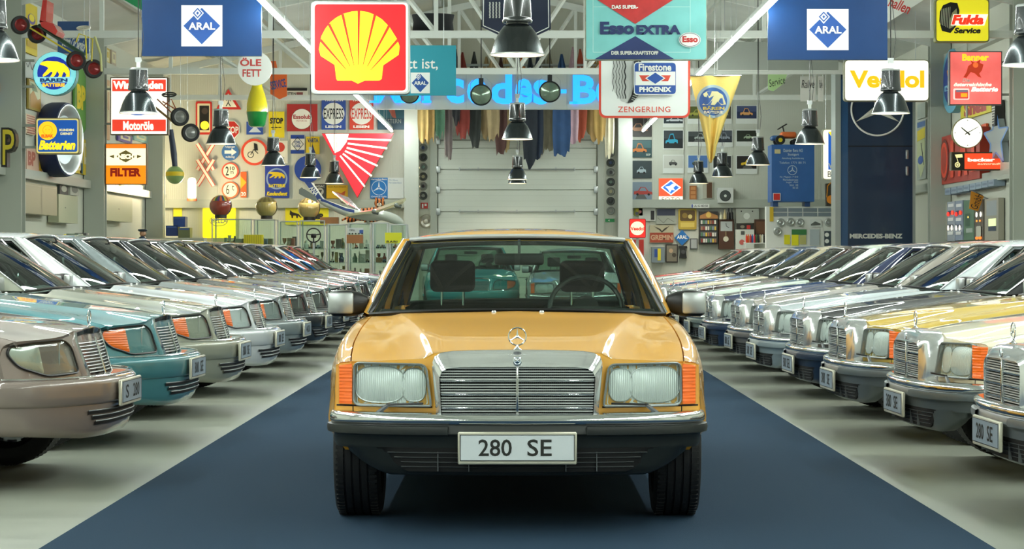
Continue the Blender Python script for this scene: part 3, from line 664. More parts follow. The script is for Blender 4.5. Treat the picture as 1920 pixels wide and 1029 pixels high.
def make_w140(clear=False):
    P = W140; root = thing('car', 'x', 'car'); car_common(P, root, False)
    for s in (-1, 1):
        def pl(pts): return [(s*x, z) for x, z in (pts if s > 0 else pts[::-1])]
        full = outline(pl([(.375, .618), (.66, .612), (.80, .665), (.838, .735), (.82, .775), (.70, .792), (.47, .80), (.405, .76)]), .035)
        mb = MB(); band(mb, P, full, -.02, .012, BLACK); rim_tube(mb, P, full, .010, .007, BLACK); h = mb.build('headlamp', root)
        k = MB(); c = full.mean(0); fi = c+(full-c)*.985; disk_patch(k, P, fi, .012, .012, LENS, 8); k.build('headlamp_lens', h)
        k = MB(); disk_patch(k, P, outline(pl([(.385, .625), (.655, .618), (.655, .785), (.47, .793), (.41, .76)]), .03), -.002, -.01, REFLECTOR, 4)
        k.tube([(s*.535, float(face_y(P, .535, .7))-.004, z) for z in (.63, .7, .785)], .004, STEEL, 5)
        k.build('reflector', h)
        k = MB(); disk_patch(k, P, outline(pl([(.662, .622), (.795, .668), (.832, .735), (.815, .77), (.70, .787), (.662, .785)]), .02), .002, .012, mat('clear_turn_lens', 'c8ccc4', .2, .3) if clear else AMBER, 6); k.build('indicator', h)
        # trim line under lamps
        k = MB(); k.tube([(s*x, float(face_y(P, x, .6))-.004, .585) for x in np.linspace(.34, .862, 12)], .005, DARK, 5); k.build('panel_seam', root)
    # grille: raised surround, chrome frame
    def gy(x, z): return P['face']-.035+P['sweep']*.35*(abs(x)/.4)**2*.4+.30*max(0, z-.55)
    def ring(sc, dz, dy):
        pts = [(-.285, .585), (-.325, .79), (-.30, .835), (-.15, .848), (0, .852), (.15, .848), (.30, .835), (.325, .79), (.285, .585), (0, .578)]
        return [(x*sc, gy(x, z)+dy, .715+(z-.715)*dz) for x, z in pts]
    mb = MB(); rows = np.array([ring(1.13, 1.10, .09), ring(1.10, 1.07, .012), ring(1.04, 1.03, -.004), ring(1.0, 1.0, .0)]); rows = np.concatenate([rows, rows[:, :1]], 1)
    mb.grid(rows, PAINT, True, flip=True); go = mb.build('grille_surround', root, sharp=60)
    mb = MB(); rows = np.array([ring(1.01, 1.0, .004), ring(1.0, 1.0, -.014), ring(.955, .93, -.014), ring(.945, .90, .02)]); rows[2:, 4:5, 2] -= .01; rows[2:, :, 2] -= (np.array([p[2] for p in rows[0]]) > .75)*.014
    rows = np.concatenate([rows, rows[:, :1]], 1); mb.grid(rows, CHROME, True, flip=True); g2 = mb.build('grille', root, sharp=40)
    k = MB(); r0 = ring(.96, .92, .03); k.add([(0, gy(0, .7)+.03, .7)]+r0, [(0, i, i % 10+1) for i in range(1, 11)], DARK); k.build('grille_mesh', g2)
    for i in range(10):
        z = .612+.018*i+(.0); hw = .27+.038*(z-.6)/.2*.95; k = MB(); pts = [(x, gy(x, z)-.002, z) for x in np.linspace(-hw, hw, 7)]; V = []
        G = np.array([[(p[0], p[1]+.016, p[2]-.004) for p in pts], [(p[0], p[1]-.006, p[2]-.002) for p in pts], [(p[0], p[1]-.004, p[2]+.003) for p in pts], [(p[0], p[1]+.016, p[2]+.003) for p in pts]]); k.grid(G, STEEL, False); k.build('grille_bar', g2)
    k = MB(); k.tube([(0, gy(0, z)-.012, z) for z in (.59, .70, .80)], .007, CHROME, 8); k.build('grille_centre_bar', g2)
    # body-colour bumper
    path = nose_path([(0, 0), (.2, .004), (.42, .035), (.62, .12), (.78, .24), (.87, .36), (.905, .48), (.91, .52)], 46); pr = []
    for x, y in path:
        t = min(1, max(0, (abs(x)-.55)/.35)); zb = .265+.03*t
        pr.append([(-.16, .598), (-.05, .597), (-.02, .592), (-.004, .578), (0, .555), (-.001, .50), (-.004, .462), (-.012, .452), (-.020, .448), (-.022, .40), (-.03, .34), (-.045, .30), (-.07, zb), (-.16, zb)])
    mb = MB(); mb.grid(sweep_profile(path, pr), LOWER, True); bo = mb.build('bumper', root, sharp=60)
    k = MB(); k.tube(sweep_profile(path[6:-6], [[(-.03, .600)]]*len(path[6:-6]))[:, 0], .006, CHROME, 6); k.build('bumper_trim', bo)
    ip = np.array([p for p in path if abs(p[0]) <= .60])
    for q, z in enumerate((.405, .375, .345)):
        lim = .56-.02*q; pts = np.array([p for p in ip if abs(p[0]) <= lim]); k = MB(); k.grid(sweep_profile(pts, [[(-.02, z+.010), (-.012, z+.009), (-.016-.004*q, z-.009), (-.03, z-.010)]]*len(pts)), DARK, True)
        k.tube(sweep_profile(pts, [[(-.012-.003*q, z+.011)]]*len(pts))[:, 0], .004, mat('slat_grey', '6a6e70'), 5); k.build('bumper_slot', bo)
    return root

def place_car(proto, first, x, y, rz, label, color, metallic, lower, txt, group=None, px=None):
    c = proto if first else copy_tree(proto); c.location = (x, y, 0); c.rotation_euler = (0, 0, rz); c['label'] = label; c['category'] = 'car'
    if group: c['group'] = group
    pm = paint(color, metallic); lm = LOWER if lower is None else (paint(lower, metallic) if lower.startswith('') and px else mat('lower_'+lower, lower, .35, .3))
    st = [c]
    while st:
        o = st.pop(); st += list(o.children)
        if o.type != 'MESH': continue
        for sl in o.material_slots:
            base = sl.material
            if base and (base == PAINT or base.name.startswith('car_paint') and sl.link == 'OBJECT' and o.get('pp') == 1): sl.link = 'OBJECT'; sl.material = pm
            elif base and base == LOWER: sl.link = 'OBJECT'; sl.material = lm
    return c
HERO_Y = 10.1
p126 = make_w126(); p140 = make_w140(False)
def dupe(proto): return copy_tree(proto)
hero = dupe(p126); hero.name = 'sedan_car'
place_car(hero, True, 0, HERO_Y, 0, 'mustard yellow saloon car parked head-on in the middle of the blue carpet', 'e2a53c', False, None, '')
plate(hero, '280|SE', -.008, .398)
LEFT = [  # label colour words, paint, plate text
    ('pinkish grey metallic saloon with clear indicators, nearest in the left row', '82766f', 1, 'S|280', 140),
    ('teal metallic saloon beside the pinkish grey one, second in the left row', '427a82', 1, '300|SE', 140),
    ('sage grey metallic saloon between the teal and the silver white cars', '888b7d', 1, '300|SE', 140),
    ('silver white saloon, fourth in the left row', 'bcc2c5', 1, '300|SE', 140),
    ('mid grey metallic saloon behind the silver white one in the left row', '7c8688', 1, '400', 140),
    ('near black saloon with orange indicators, sixth in the left row', '22282c', 1, '400', 140),
    ('dark grey saloon, seventh in the left row', '4a4e50', 1, '500', 140),
    ('brown black saloon, eighth in the left row', '2b2624', 1, '500', 140),
    ('dark charcoal saloon, ninth in the left row', '34383a', 1, '500', 140),
    ('black saloon, tenth in the left row', '15181b', 1, '600', 140),
    ('dark blue saloon, eleventh in the left row', '1f2c40', 1, '600', 140),
    ('pale silver saloon, twelfth in the left row', 'c4c8c8', 1, '600', 140),
    ('dark red saloon near the far end of the left row', '8e2026', 0, '600', 140),
]
for k, (lb, c, me, t, kind) in enumerate(LEFT):
    o = dupe(p140); o.name = 'saloon_car'
    place_car(o, True, -2.22, 12.75+2.68*k, R(90-2), lb, c, me, c, t, px=True)
    if k == 0:
        st = [o]
        while st:
            q = st.pop(); st += list(q.children)
            if q.type == 'MESH':
                for sl in q.material_slots:
                    if sl.material == AMBER: sl.link = 'OBJECT'; sl.material = mat('clear_turn_lens', 'b4b8ae', .22, .3, coat=1)
    if k < 8: plate(o, t, -.012, .50, dark=True)
RIGHT = [
    ('silver grey saloon at the right edge of the picture, nearest in the right row', '9fa3a4', 1, '280|SE', 2.36, 10.95, '70767a'),
    ('cream white saloon with large orange indicator, second in the right row', 'd8d1b6', 0, '380|SE', 2.30, 13.3, '5d6566'),
    ('pale yellow saloon between the cream one and the black one in the right row', 'b99d3a', 0, '380|SE', 2.25, 15.8, '62696b'),
    ('black saloon beside the pale yellow one in the right row', '0d0f12', 0, '500|SEL', 2.25, 18.1, '1d2d44'),
    ('silver blue saloon beside the black one in the right row', 'a3adb1', 1, '500|SE', 2.2, 20.5, '8a989e'),
    ('champagne grey saloon, sixth in the right row', '8f8a82', 1, '380|SE', 2.22, 22.9, '6d6a68'),
    ('navy blue saloon, seventh in the right row', '13234a', 0, '280|SE', 2.15, 25.3, '2a3c58'),
    ('pale mint saloon beside the navy blue one in the right row', 'b9cbbf', 0, '280|SE', 2.16, 27.7, '7d8b86'),
    ('dark brown saloon, ninth in the right row', '3c2822', 1, '280|SE', 2.2, 30.1, '4a4240'),
    ('beige saloon beside the dark brown one in the right row', 'cfc5a8', 0, '280|S', 2.2, 32.5, '6a6a66'),
    ('mid blue saloon, eleventh in the right row', '2c4a72', 1, '280|S', 2.2, 34.9, '3a4c60'),
    ('ivory saloon beside the mid blue one in the right row', 'ddd4b4', 0, '280|S', 2.2, 37.3, '6a6a66'),
    ('silver saloon toward the far end of the right row', 'b4b8b8', 1, '280|S', 2.2, 39.7, '6a6a66'),
    ('white saloon just before the red ones at the far end of the right row', 'd8dad4', 0, '280|S', 2.2, 42.0, '6a6a66'),
    ('bright red saloon near the far end of the right row', 'b81c14', 0, '280|S', 2.2, 44.2, '6a6a66'),
]
for k, (lb, c, me, t, x, y, lw) in enumerate(RIGHT):
    o = dupe(p126); o.name = 'saloon_car'
    place_car(o, True, x-.05, y, R(-90+2), lb, c, me, lw, t)
    if k < 9: plate(o, t, -.008, .398, dark=True)
# cars parked across the aisle behind the middle one
o = dupe(p140); o.name = 'coupe_car'; place_car(o, True, -.84, 43.0, R(3), 'turquoise car parked nose-on behind the mustard yellow one, seen through its windows', '17a3a8', 0, '17a3a8', '', px=True)
o = dupe(p126); o.name = 'saloon_car'; place_car(o, True, 1.08, 41.0, R(0), 'silver saloon parked nose-on beside the turquoise car, seen through the rear window', 'b8bcbc', 1, '6a6e70', '')
for p_ in (p126, p140):
    st = [p_]; al = []
    while st: q = st.pop(); al.append(q); st += list(q.children)
    for q in al: bpy.data.objects.remove(q)

# ------------------------------------------------------------------ hall
XW, YB, YF = 8.62, 54.0, -14.0
fl = mat('polished_concrete', '8e9384', .22); nt = fl.node_tree; b_ = nt.nodes['Principled BSDF']; tc = nt.nodes.new('ShaderNodeTexCoord'); mp = nt.nodes.new('ShaderNodeMapping'); mp.inputs['Scale'].default_value = (.35, 1.6, 1)
nz = nt.nodes.new('ShaderNodeTexNoise'); nz.inputs['Scale'].default_value = 2.2; nz.inputs['Detail'].default_value = 8; nz.inputs['Roughness'].default_value = .6
nt.links.new(tc.outputs['Object'], mp.inputs['Vector']); nt.links.new(mp.outputs[0], nz.inputs['Vector'])
cr = nt.nodes.new('ShaderNodeValToRGB'); cr.color_ramp.elements[0].position = .3; cr.color_ramp.elements[0].color = (*lin('868a7f'), 1); cr.color_ramp.elements[1].position = .7; cr.color_ramp.elements[1].color = (*lin('989c8f'), 1)
nt.links.new(nz.outputs['Fac'], cr.inputs[0]); nt.links.new(cr.outputs[0], b_.inputs['Base Color'])
mr = nt.nodes.new('ShaderNodeMapRange'); mr.inputs[3].default_value = .26; mr.inputs[4].default_value = .46; nt.links.new(nz.outputs['Fac'], mr.inputs[0]); nt.links.new(mr.outputs[0], b_.inputs['Roughness'])
mb = MB(); mb.box(-XW-.3, YF, -.2, XW+.3, YB+.3, -.006, fl); struct('floor', mb)
mb = MB(); mb.box(-2.06, -3, -.006, 2.06, 50, .001, mat('blue_needle_felt', '2b4054', .95, bump=.6, bscale=700, var=.10, vscale=160, spec=.15)); tag(mb.build('carpet'), 'long blue felt carpet running down the aisle between the car rows', 'carpet')
WALL = ribbed('ribbed_wall_sheet', 'c6c8bc', .5, 0, 'X', 6, .25); WALLY = ribbed('ribbed_wall_sheet_side', 'c4c6b8', .5, 0, 'Y', 6, .25)
GREYSTEEL = mat('painted_steel', 'aeb3a8', .4); TRUSS = mat('white_truss_paint', 'dcdfd8', .4)
mb = MB(); mb.box(-XW-.3, YB, 0, XW+.3, YB+.3, 8, WALL); struct('wall_back', mb)
mb = MB(); mb.box(-XW-.3, YF-.3, 0, XW+.3, YF, 8, WALL); struct('wall_front', mb)
mb = MB(); mb.box(-XW-.3, YF, 0, -XW, YB, 6, WALLY); struct('wall_left', mb)
mb = MB(); mb.box(XW, YF, 0, XW+.3, YB, 6, WALLY); struct('wall_right', mb)
RP = mat('roof_sheet', 'c2c6be', .6, var=.1, vscale=.6)
mb = MB(); mb.add([(-XW-.3, YF, 5.7), (0, YF, 7.6), (0, YB, 7.6), (-XW-.3, YB, 5.7), (-XW-.3, YF, 5.9), (0, YF, 7.8), (0, YB, 7.8), (-XW-.3, YB, 5.9)], [(0, 1, 2, 3), (7, 6, 5, 4), (0, 4, 5, 1), (3, 2, 6, 7)], RP)
mb.add([(XW+.3, YF, 5.7), (0, YF, 7.6), (0, YB, 7.6), (XW+.3, YB, 5.7), (XW+.3, YF, 5.9), (0, YF, 7.8), (0, YB, 7.8), (XW+.3, YB, 5.9)], [(3, 2, 1, 0), (4, 5, 6, 7), (1, 5, 4, 0), (7, 6, 2, 3)], RP); co = struct('ceiling', mb)
def roof_z(x): return 5.7+1.9*(1-abs(x)/(XW+.3))
# purlins, part of the ceiling
for x in (-7.2, -5.4, -3.6, -1.8, 1.8, 3.6, 5.4, 7.2):
    mb = MB(); mb.box(x-.05, YF, roof_z(x)-.18, x+.05, YB, roof_z(x)-.02, mat('purlin_grey', '9fa49b', .5)); mb.build('purlin', co)
TR_Y = [37.2+7.4*k for k in range(-6, 3)]
mb = MB()
for k, y in enumerate(TR_Y):
    t = thing('roof_truss', 'x', 'truss', (0, y, 0), group='white roof trusses') if False else None
    root = bpy.data.objects.new('trim_%d' % (k+1), None); col.objects.link(root); root.location = (0, y, 0); root['kind'] = 'structure'
    m = MB(); m.box(-XW, -.05, 4.88, XW, .05, 5.0, TRUSS); m.build('bottom_chord', root)
    m = MB()
    for s in (-1, 1): m.add([(s*XW, -.06, 5.35), (0, -.06, roof_z(0)-.35), (0, -.06, roof_z(0)-.2), (s*XW, -.06, 5.5), (s*XW, .06, 5.35), (0, .06, roof_z(0)-.35), (0, .06, roof_z(0)-.2), (s*XW, .06, 5.5)], [(0, 1, 2, 3), (7, 6, 5, 4), (0, 4, 5, 1), (3, 2, 6, 7)], TRUSS)
    m.build('top_chord', root)
    xs = [-6.9, -5.5, -4.1, -2.75, -1.35, 0, 1.35, 2.75, 4.1, 5.5, 6.9]
    for i, x in enumerate(xs):
        m = MB(); m.box(x-.035, -.035, 4.98, x+.035, .035, roof_z(x)-.28, TRUSS); m.build('post', root)
        if x < 0: x2, = (xs[i+1],); m = MB(); m.tube([(x, 0, roof_z(x)-.3), (x2, 0, 4.96)], .045, TRUSS, 4); m.build('diagonal', root)
        if x > 0: x2, = (xs[i-1],); m = MB(); m.tube([(x, 0, roof_z(x)-.3), (x2, 0, 4.96)], .045, TRUSS, 4); m.build('diagonal', root)
for s, nm in ((-1, 'left'), (1, 'right')):
    for y in TR_Y:
        m = MB(); xa, xb = sorted((s*(XW-.02), s*(XW-.42))); m.box(xa, y-.16, 0, xb, y-.12, 5.6, GREYSTEEL); m.box(xa, y+.12, 0, xb, y+.16, 5.6, GREYSTEEL); m.box(*((s*(XW-.24)-.02), y-.12, 0), s*(XW-.24)+.02, y+.12, 5.6, GREYSTEEL)
        o = m.build('column'); tag(o, 'x', 'column')
        k = TR_Y.index(y); o['label'] = 'grey steel column number %d along the %s wall' % (k+1, nm); o['kind'] = 'structure'
        o.name = 'trim_%d' % (20+k+(10 if s > 0 else 0)); del o['category']
    for z in (2.6, 5.1):
        m = MB(); xa, xb = sorted((s*XW, s*(XW-.16))); m.box(xa, YF, z, xb, YB, z+.16, GREYSTEEL); o = m.build('trim_%d' % (60+int(z)+(5 if s > 0 else 0))); o['kind'] = 'structure'
for x0, x1 in ((-XW, -2.45), (2.45, XW)):
    m = MB(); m.box(x0, YB-.2, 2.42, x1, YB, 2.62, GREYSTEEL); o = m.build('trim_%d' % (80+int(x0 > 0))); o['kind'] = 'structure'
# fluorescent rows
ORD = ['first', 'second', 'third', 'fourth', 'fifth', 'sixth', 'seventh', 'eighth', 'ninth', 'tenth', 'eleventh', 'twelfth', 'thirteenth', 'fourteenth', 'fifteenth', 'sixteenth', 'seventeenth', 'eighteenth', 'nineteenth', 'twentieth', 'twenty-first', 'twenty-second', 'twenty-third', 'twenty-fourth', 'twenty-fifth', 'twenty-sixth', 'last']
TUBE = mat('fluorescent_tube', 'f4fff8', .5, emit=TUBE_L)
hous = mat('batten_housing', 'd8dcd6', .4)
for s, nm in ((-1, 'left'), (1, 'right')):
    y = -10.; i = 0
    while y < 52:
        root = thing('strip_light', '%s fluorescent strip light from the front in the %s ceiling row' % (ORD[i], nm), 'light', (s*3.0, y, 4.25), group='fluorescent strips over the %s side' % nm)
        m = MB(); m.box(-.022, 0, .03, .022, 2.36, .09, hous); m.build('housing', root)
        for q in (.3, 2.0): m = MB(); m.tube([(0, q, .085), (0, q, roof_z(3.0)-4.24)], .003, STEEL, 4); m.build('suspension_wire', root)
        m = MB(); m.tube([(0, .03, 0), (0, 2.33, 0)], .028, TUBE, 8); m.build('fluorescent_tube', root)
        y += 2.42 if y < 45 else 2.75; i += 1
# dome lamps
DOME = mat('dark_green_grey_enamel', '23282a', .22, coat=.6); DOMEIN = mat('white_enamel_inside', 'f0e8d4', .4, emit=1.6, ecol='ffe9bf'); 
def dome_proto():
    root = thing('pendant_lamp', 'x', 'lamp')
    m = MB(); pr = [(.225, 0), (.222, .01), (.205, .06), (.185, .12), (.15, .19), (.115, .235), (.085, .255)]
    m.lathe(pr, mat('shade_brushed', '3a4042', .24, .75, coat=.4), 40); m.lathe([(r-.004, z) for r, z in pr[::-1]], DOMEIN, 40); m.lathe([(.221, 0), (.228, -.004), (.228, .006), (.224, .008)], STEEL, 40); sh = m.build('lamp_shade', root, sharp=60)
    m = MB(); m.lathe([(.088, .25), (.09, .262), (.122, .268), (.125, .285), (.118, .30), (.118, .31), (.108, .50), (.106, .515), (.0, .517)], DOME, 32); m.build('ballast_housing', root, sharp=40)
    m = MB(); m.lathe([(.11, .505), (.112, .52), (.10, .53), (0, .532)], STEEL, 32); m.box(-.02, -.02, .53, .02, .02, .60, hous); m.box(-.035, -.012, .60, .035, .012, .66, STEEL); m.build('top_cap', root)
    m = MB(); m.tube([(0, 0, .65), (0, 0, 2.3)], .007, BLACK, 5); m.tube([(.03, 0, .62), (.06, 0, .9), (.02, 0, 1.3), (0, 0, 2.2)], .004, BLACK, 4); m.build('cable', root)
    m = MB(); m.sphere((0, 0, .09), .06, mat('lamp_globe', 'fff2d8', .5, emit=6), 14, (1, 1, 1.2)); m.build('bulb', root)
    return root
DP = dome_proto(); first = True
LAMPS = [(-4.45, 19.0, 'nearest dome lamp of the left row, cut by the picture edge'), (-4.5, 26.6, 'dome lamp in front of the white and red oil sign'), (-4.5, 34, 'dome lamp in front of the stop sign'), (-4.58, 42, 'dome lamp above the blue battery sign'), (-4.48, 48.5, 'dome lamp in front of the round blue sign'), (-4.28, 52.4, 'farthest dome lamp of the left row, beside the red triangle'),
         (0, 18.5, 'largest dome lamp, hanging over the middle of the aisle'), (0, 32.6, 'middle dome lamp in front of the hanging leathers'), (0, 49.7, 'small dome lamp in front of the roller door, upper of two'), (0, 52.4, 'small dome lamp in front of the roller door, lower of two'),
         (4.45, 19.5, 'dome lamp cut by the right picture edge'), (4.45, 26.7, 'dome lamp in front of the glowing white and yellow sign'), (4.44, 34, 'dome lamp in front of the blue cabinet tower'), (4.49, 41.8, 'dome lamp left of the blue cabinet'), (4.39, 48, 'dome lamp behind the yellow pennant'), (4.24, 52.4, 'farthest dome lamp of the right row, above the photo sign')]
for x, y, lb in LAMPS:
    o = DP if first else copy_tree(DP); first = False
    zb = 2.96 if y > 25 else 2.92; o.location = (x, y, zb); o['label'] = lb; o['group'] = 'dome pendant lamps'
    
    ch = [q for q in o.children if q.name.startswith('cable')][0]; m = MB(); hz = roof_z(x)-zb+.01; m.tube([(0, 0, .65), (0, 0, hz)], .007, BLACK, 5); m.tube([(.03, 0, .62), (.06, 0, .9), (.02, 0, 1.3), (0, 0, hz-.3)], .004, BLACK, 4); ch.data = m.mesh('cable')
    l = bpy.data.lights.new('dome_light', 'SPOT'); l.energy = DOME_W; l.color = (1, .9, .72); l.spot_size = R(150); l.spot_blend = .5; l.shadow_soft_size = .08; lo = bpy.data.objects.new('dome_light', l); lo.location = (x, y, zb+.02); col.objects.link(lo)
# ------------------------------------------------------------------ signs
WZ = 4.9
class Sign:
    """flat sign laid out in the picture's px frame, built at its own distance; side L / R: flat on a side wall"""
    def __init__(s, name, label, cat, x0, y0, x1, y1, D=53.85, th=.05, side=None, body=None, r=0, hang=False, bracket=0, group=None, tilt=0, kind_part='panel', off=.03, w=None, shape=None):
        s.x0, s.y0, s.x1, s.y1, s.th = x0, y0, x1, y1, th; s.cx, s.cy = (x0+x1)/2, (y0+y1)/2
        if side is None:
            if D > 53.5 or (D+th > 53.99 and D > 52): D = 53.99-th
            k = D/F; s.sx = s.sz = k; loc = at(s.cx, s.cy, D); rz = 0
        else:
            X = (XW-off)*(1 if side == 'R' else -1); Da, Db = X*F/(x0-CX), X*F/(x1-CX); Dm = (Da+Db)/2; s.sx = abs(Da-Db)/(x1-x0)
            s.sz = Dm/F; loc = Vector((X, Dm, H+(CY-s.cy)*Dm/F)); rz = R(90 if side == 'L' else -90)
        s.root = thing(name, label, cat, loc, rz, group); s.layer = 0; s.parts = {}
        s.body = body or C('e8e8e2'); m = s.P('panel' if kind_part == 'panel' else kind_part)
        if shape is not None: m.prism([s.pt(*p) for p in shape], 0, th, s.body)
        elif r: m.prism([s.pt(*p) for p in outline([(x0, y1), (x1, y1), (x1, y0), (x0, y0)], r, 6)], 0, th, s.body)
        else: m.box(s.X(x0), 0, s.Z(y1), s.X(x1), th, s.Z(y0), s.body)
        s.cur = m
        if hang:
            h = s.P('wire')
            for f in (.15, .85): xx = s.X(x0+(x1-x0)*f); h.tube([(xx, th/2, s.Z(y0)-.01), (xx, th/2, roof_z(loc.x+xx)-loc.z+.02)], .006, STEEL, 4)
        if bracket:
            h = s.P('bracket'); b = bracket; zt = s.Z(s.cy)
            for q in (-.3, .3): zz = zt+q*(s.Z(y0)-s.Z(y1)); xe = s.X(x0) if b < 0 else s.X(x1); h.box(min(xe, xe+b), th*.3, zz-.02, max(xe, xe+b), th*.7, zz+.02, GREYSTEEL)
    def X(s, px): return (px-s.cx)*s.sx
    def Z(s, py): return (s.cy-py)*s.sz
    def pt(s, x, y): return (s.X(x), s.Z(y))
    def P(s, n):
        if n not in s.parts: s.parts[n] = MB()
        s.cur = s.parts[n]; return s.cur
    def lay(s): s.layer += 1; return -.0025*s.layer-.0005
    def poly(s, pts, m):
        y = s.lay(); s.cur.add([(s.X(a), y, s.Z(b)) for a, b in pts], [tuple(range(len(pts)))], m); return s
    def rect(s, x0, y0, x1, y1, m, r=0):
        p = [(x0, y1), (x1, y1), (x1, y0), (x0, y0)]; return s.poly(outline(p, r, 5) if r else p, m)
    def circ(s, cx, cy, r, m, ry=None, n=32):
        ry = ry or r; return s.poly([(cx+r*math.cos(a), cy+ry*math.sin(a)) for a in np.linspace(0, 2*PI, n+1)[:-1]], m)
    def line(s, pts, w, m):
        y = s.lay(); pts = np.array(pts, float)
        for a, b in zip(pts[:-1], pts[1:]):
            d = b-a; n = np.array([-d[1], d[0]])/(np.linalg.norm(d)+1e-9)*w/2; q = [a+n, b+n, b-n, a-n]; s.cur.add([(s.X(u), y, s.Z(v)) for u, v in q], [(0, 1, 2, 3)], m)
        return s
    def text(s, t, x0, y0, x1, y1, m, bold=.02, shear=0., space=1., part='lettering', rot=0):
        o = s.cur; c = s.P(part) if part else s.cur; y = s.lay()
        if rot:
            M = Matrix.Translation((s.X((x0+x1)/2), y, s.Z((y0+y1)/2))) @ Matrix.Rotation(R(rot), 4, 'Y'); w, h = (x1-x0)*s.sx/2, (y1-y0)*s.sz/2
            c.text(t, -w, -h, w, h, 0, m, bold, shear, M=M, space=space)
        else: c.text(t, s.X(x0), s.Z(y1), s.X(x1), s.Z(y0), y, m, bold, shear, space=space)
        s.cur = o; return s
    def done(s):
        for n, m in s.parts.items():
            if m.f: m.build(n, s.root)
        return s.root
W_, K_ = C('f0f0ea'), C('101214')
def aral(s, x0, y0, x1, y1, bg='f2f4f0', blue='1b4f9c', corner=True):
    w, h = x1-x0, y1-y0; cx = (x0+x1)/2; s.P('emblem')
    if bg: s.rect(x0, y0, x1, y1, C(bg))
    b = C(blue); s.poly([(cx, y0+.06*h), (x1-.05*w, y0+.5*h), (cx, y1-.05*h), (x0+.05*w, y0+.5*h)], b)
    if corner:
        s.poly([(x0+.40*w, y0+.03*h), (x0+.55*w, y0+.19*h), (x0+.40*w, y0+.36*h), (x0+.25*w, y0+.19*h)], C('f2f4f0')); s.poly([(x0+.40*w, y0+.06*h), (x0+.52*w, y0+.19*h), (x0+.40*w, y0+.32*h), (x0+.28*w, y0+.19*h)], b)
        s.poly([(x0+.40*w, y0+.10*h), (x0+.48*w, y0+.19*h), (x0+.40*w, y0+.28*h), (x0+.32*w, y0+.19*h)], C('f2f4f0')); s.poly([(x0+.40*w, y0+.15*h), (x0+.435*w, y0+.19*h), (x0+.40*w, y0+.235*h), (x0+.365*w, y0+.19*h)], b)
    s.text('ARAL', x0+.18*w, y0+.42*h, x1-.17*w, y0+.60*h, C('f2f4f0'), .03)
# big hanging signs
s = Sign('fuel_sign', 'large blue hanging panel with white square emblem, upper left', 'sign', 266, -14, 490, 105, 27.5, .06, body=mat('aral_blue', '0f3768', .4, var=.06, spec=.3), hang=True); aral(s, 340, 10, 417, 87); s.done()
s = Sign('fuel_sign', 'large blue hanging panel with white square emblem, upper right', 'sign', 1440, -14, 1664, 112, 27.6, .06, body=mat('aral_blue', '1c4f94', .35), hang=True); aral(s, 1513, 17, 1591, 94); s.done()
s = Sign('fuel_sign', 'glowing red square sign with a yellow scallop shell', 'sign', 583, 2, 768, 176, 27, .18, body=STEEL, r=10, hang=True)
s.P('face'); s.rect(587, 5, 765, 173, E('fff4d8', .85), 9); s.rect(590, 8, 761, 170, E('e8101c', .78), 7); s.P('emblem'); ye = E('ffe01c', .92); red = E('f02c10', .85)
cp = lambda L: [(480+a/4, b/4) for a, b in L]
s.poly(cp([(602, 590), (610, 605), (720, 605), (765, 628), (815, 605), (925, 605), (943, 592), (955, 490), (1070, 412), (1078, 350), (1060, 295), (1000, 200), (945, 145), (890, 110), (835, 90), (780, 82), (720, 86), (660, 102), (605, 130), (560, 165), (520, 215), (490, 272), (472, 370), (485, 420), (590, 487)]), ye)
for a, b in (((772, 80), (767, 485)), ((650, 108), (735, 490)), ((893, 110), (803, 490)), ((548, 182), (705, 497)), ((1000, 192), (835, 500)), ((484, 300), (677, 522)), ((1065, 300), (862, 525))):
    a, b = np.array(a, float), np.array(b, float); d = (b-a)/np.linalg.norm(b-a); n = np.array([-d[1], d[0]]); s.poly(cp([a+n*10, a-n*10, b-n*2, b+n*2]), red)
s.done()
s = Sign('fuel_sign', 'teal panel partly behind the scallop sign, white writing and small emblem', 'sign', 700, 85, 855, 179, 33, .05, body=C('2596a8'), hang=True); s.text('kritt ist,', 735, 109, 821, 132, W_, .01); aral(s, 770, 136, 806, 175); s.done()
s = Sign('fuel_sign', 'weathered light blue enamel sign with a red wedge above and a navy wedge below', 'sign', 1097, -14, 1326, 113, 26.5, .06, body=mat('rusty_edge', '9a9a86', .6, var=.3, vscale=9), hang=True)
tq = mat('esso_turquoise', '7cc6c4', .35, var=.08, vscale=3); s.P('face'); s.rect(1099, -12, 1324, 111, tq, 5); s.P('frame_line')
for a in ([(1112, -5), (1112, 98)], [(1112, 98), (1294, 98)], [(1294, 98), (1294, -5)], [(1112, 13), (1294, 13)]): s.line(a, .9, C('c8e8e2'))
s.P('wedge'); s.poly([(1112, -5), (1270, -5), (1191, 45)], mat('esso_red', 'c02c2c', .4, var=.15, vscale=8)); s.poly([(1115, 111), (1191, 68), (1264, 111)], C('1a2f66'))
nv = C('182c60'); s.text('Esso', 1125, 41, 1189, 65, nv, .05); s.text('EXTRA', 1193, 47, 1276, 65, nv, .06); s.text('DAS SUPER-', 1147, 10, 1196, 17, W_, .04); s.text('DER SUPER-KRAFTSTOFF', 1146, 96, 1234, 103, C('dfe0d8'), .04)
s.P('emblem'); s.circ(1293, 75, 20.5, W_, 14); s.circ(1293, 75, 19.2, nv, 12.8); s.circ(1293, 75, 18.2, W_, 11.8); s.text('Esso', 1279, 68, 1308, 80, C('c02c2c'), .05); s.done()
s = Sign('tyre_sign', 'white enamel tyre sign with red border below the light blue one', 'sign', 1123, 92, 1294, 221, 30, .04, body=C('e4452e'), r=14, hang=True)
s.P('face'); s.rect(1127, 95, 1290, 217, C('eef0ec'), 11); s.P('tyre_picture'); K2 = C('17191a')
s.poly([(1151, 105), (1160, 97), (1185, 97), (1203, 120), (1205, 155), (1197, 178), (1180, 193), (1165, 190), (1152, 172), (1147, 140)], C('c8cac6'))
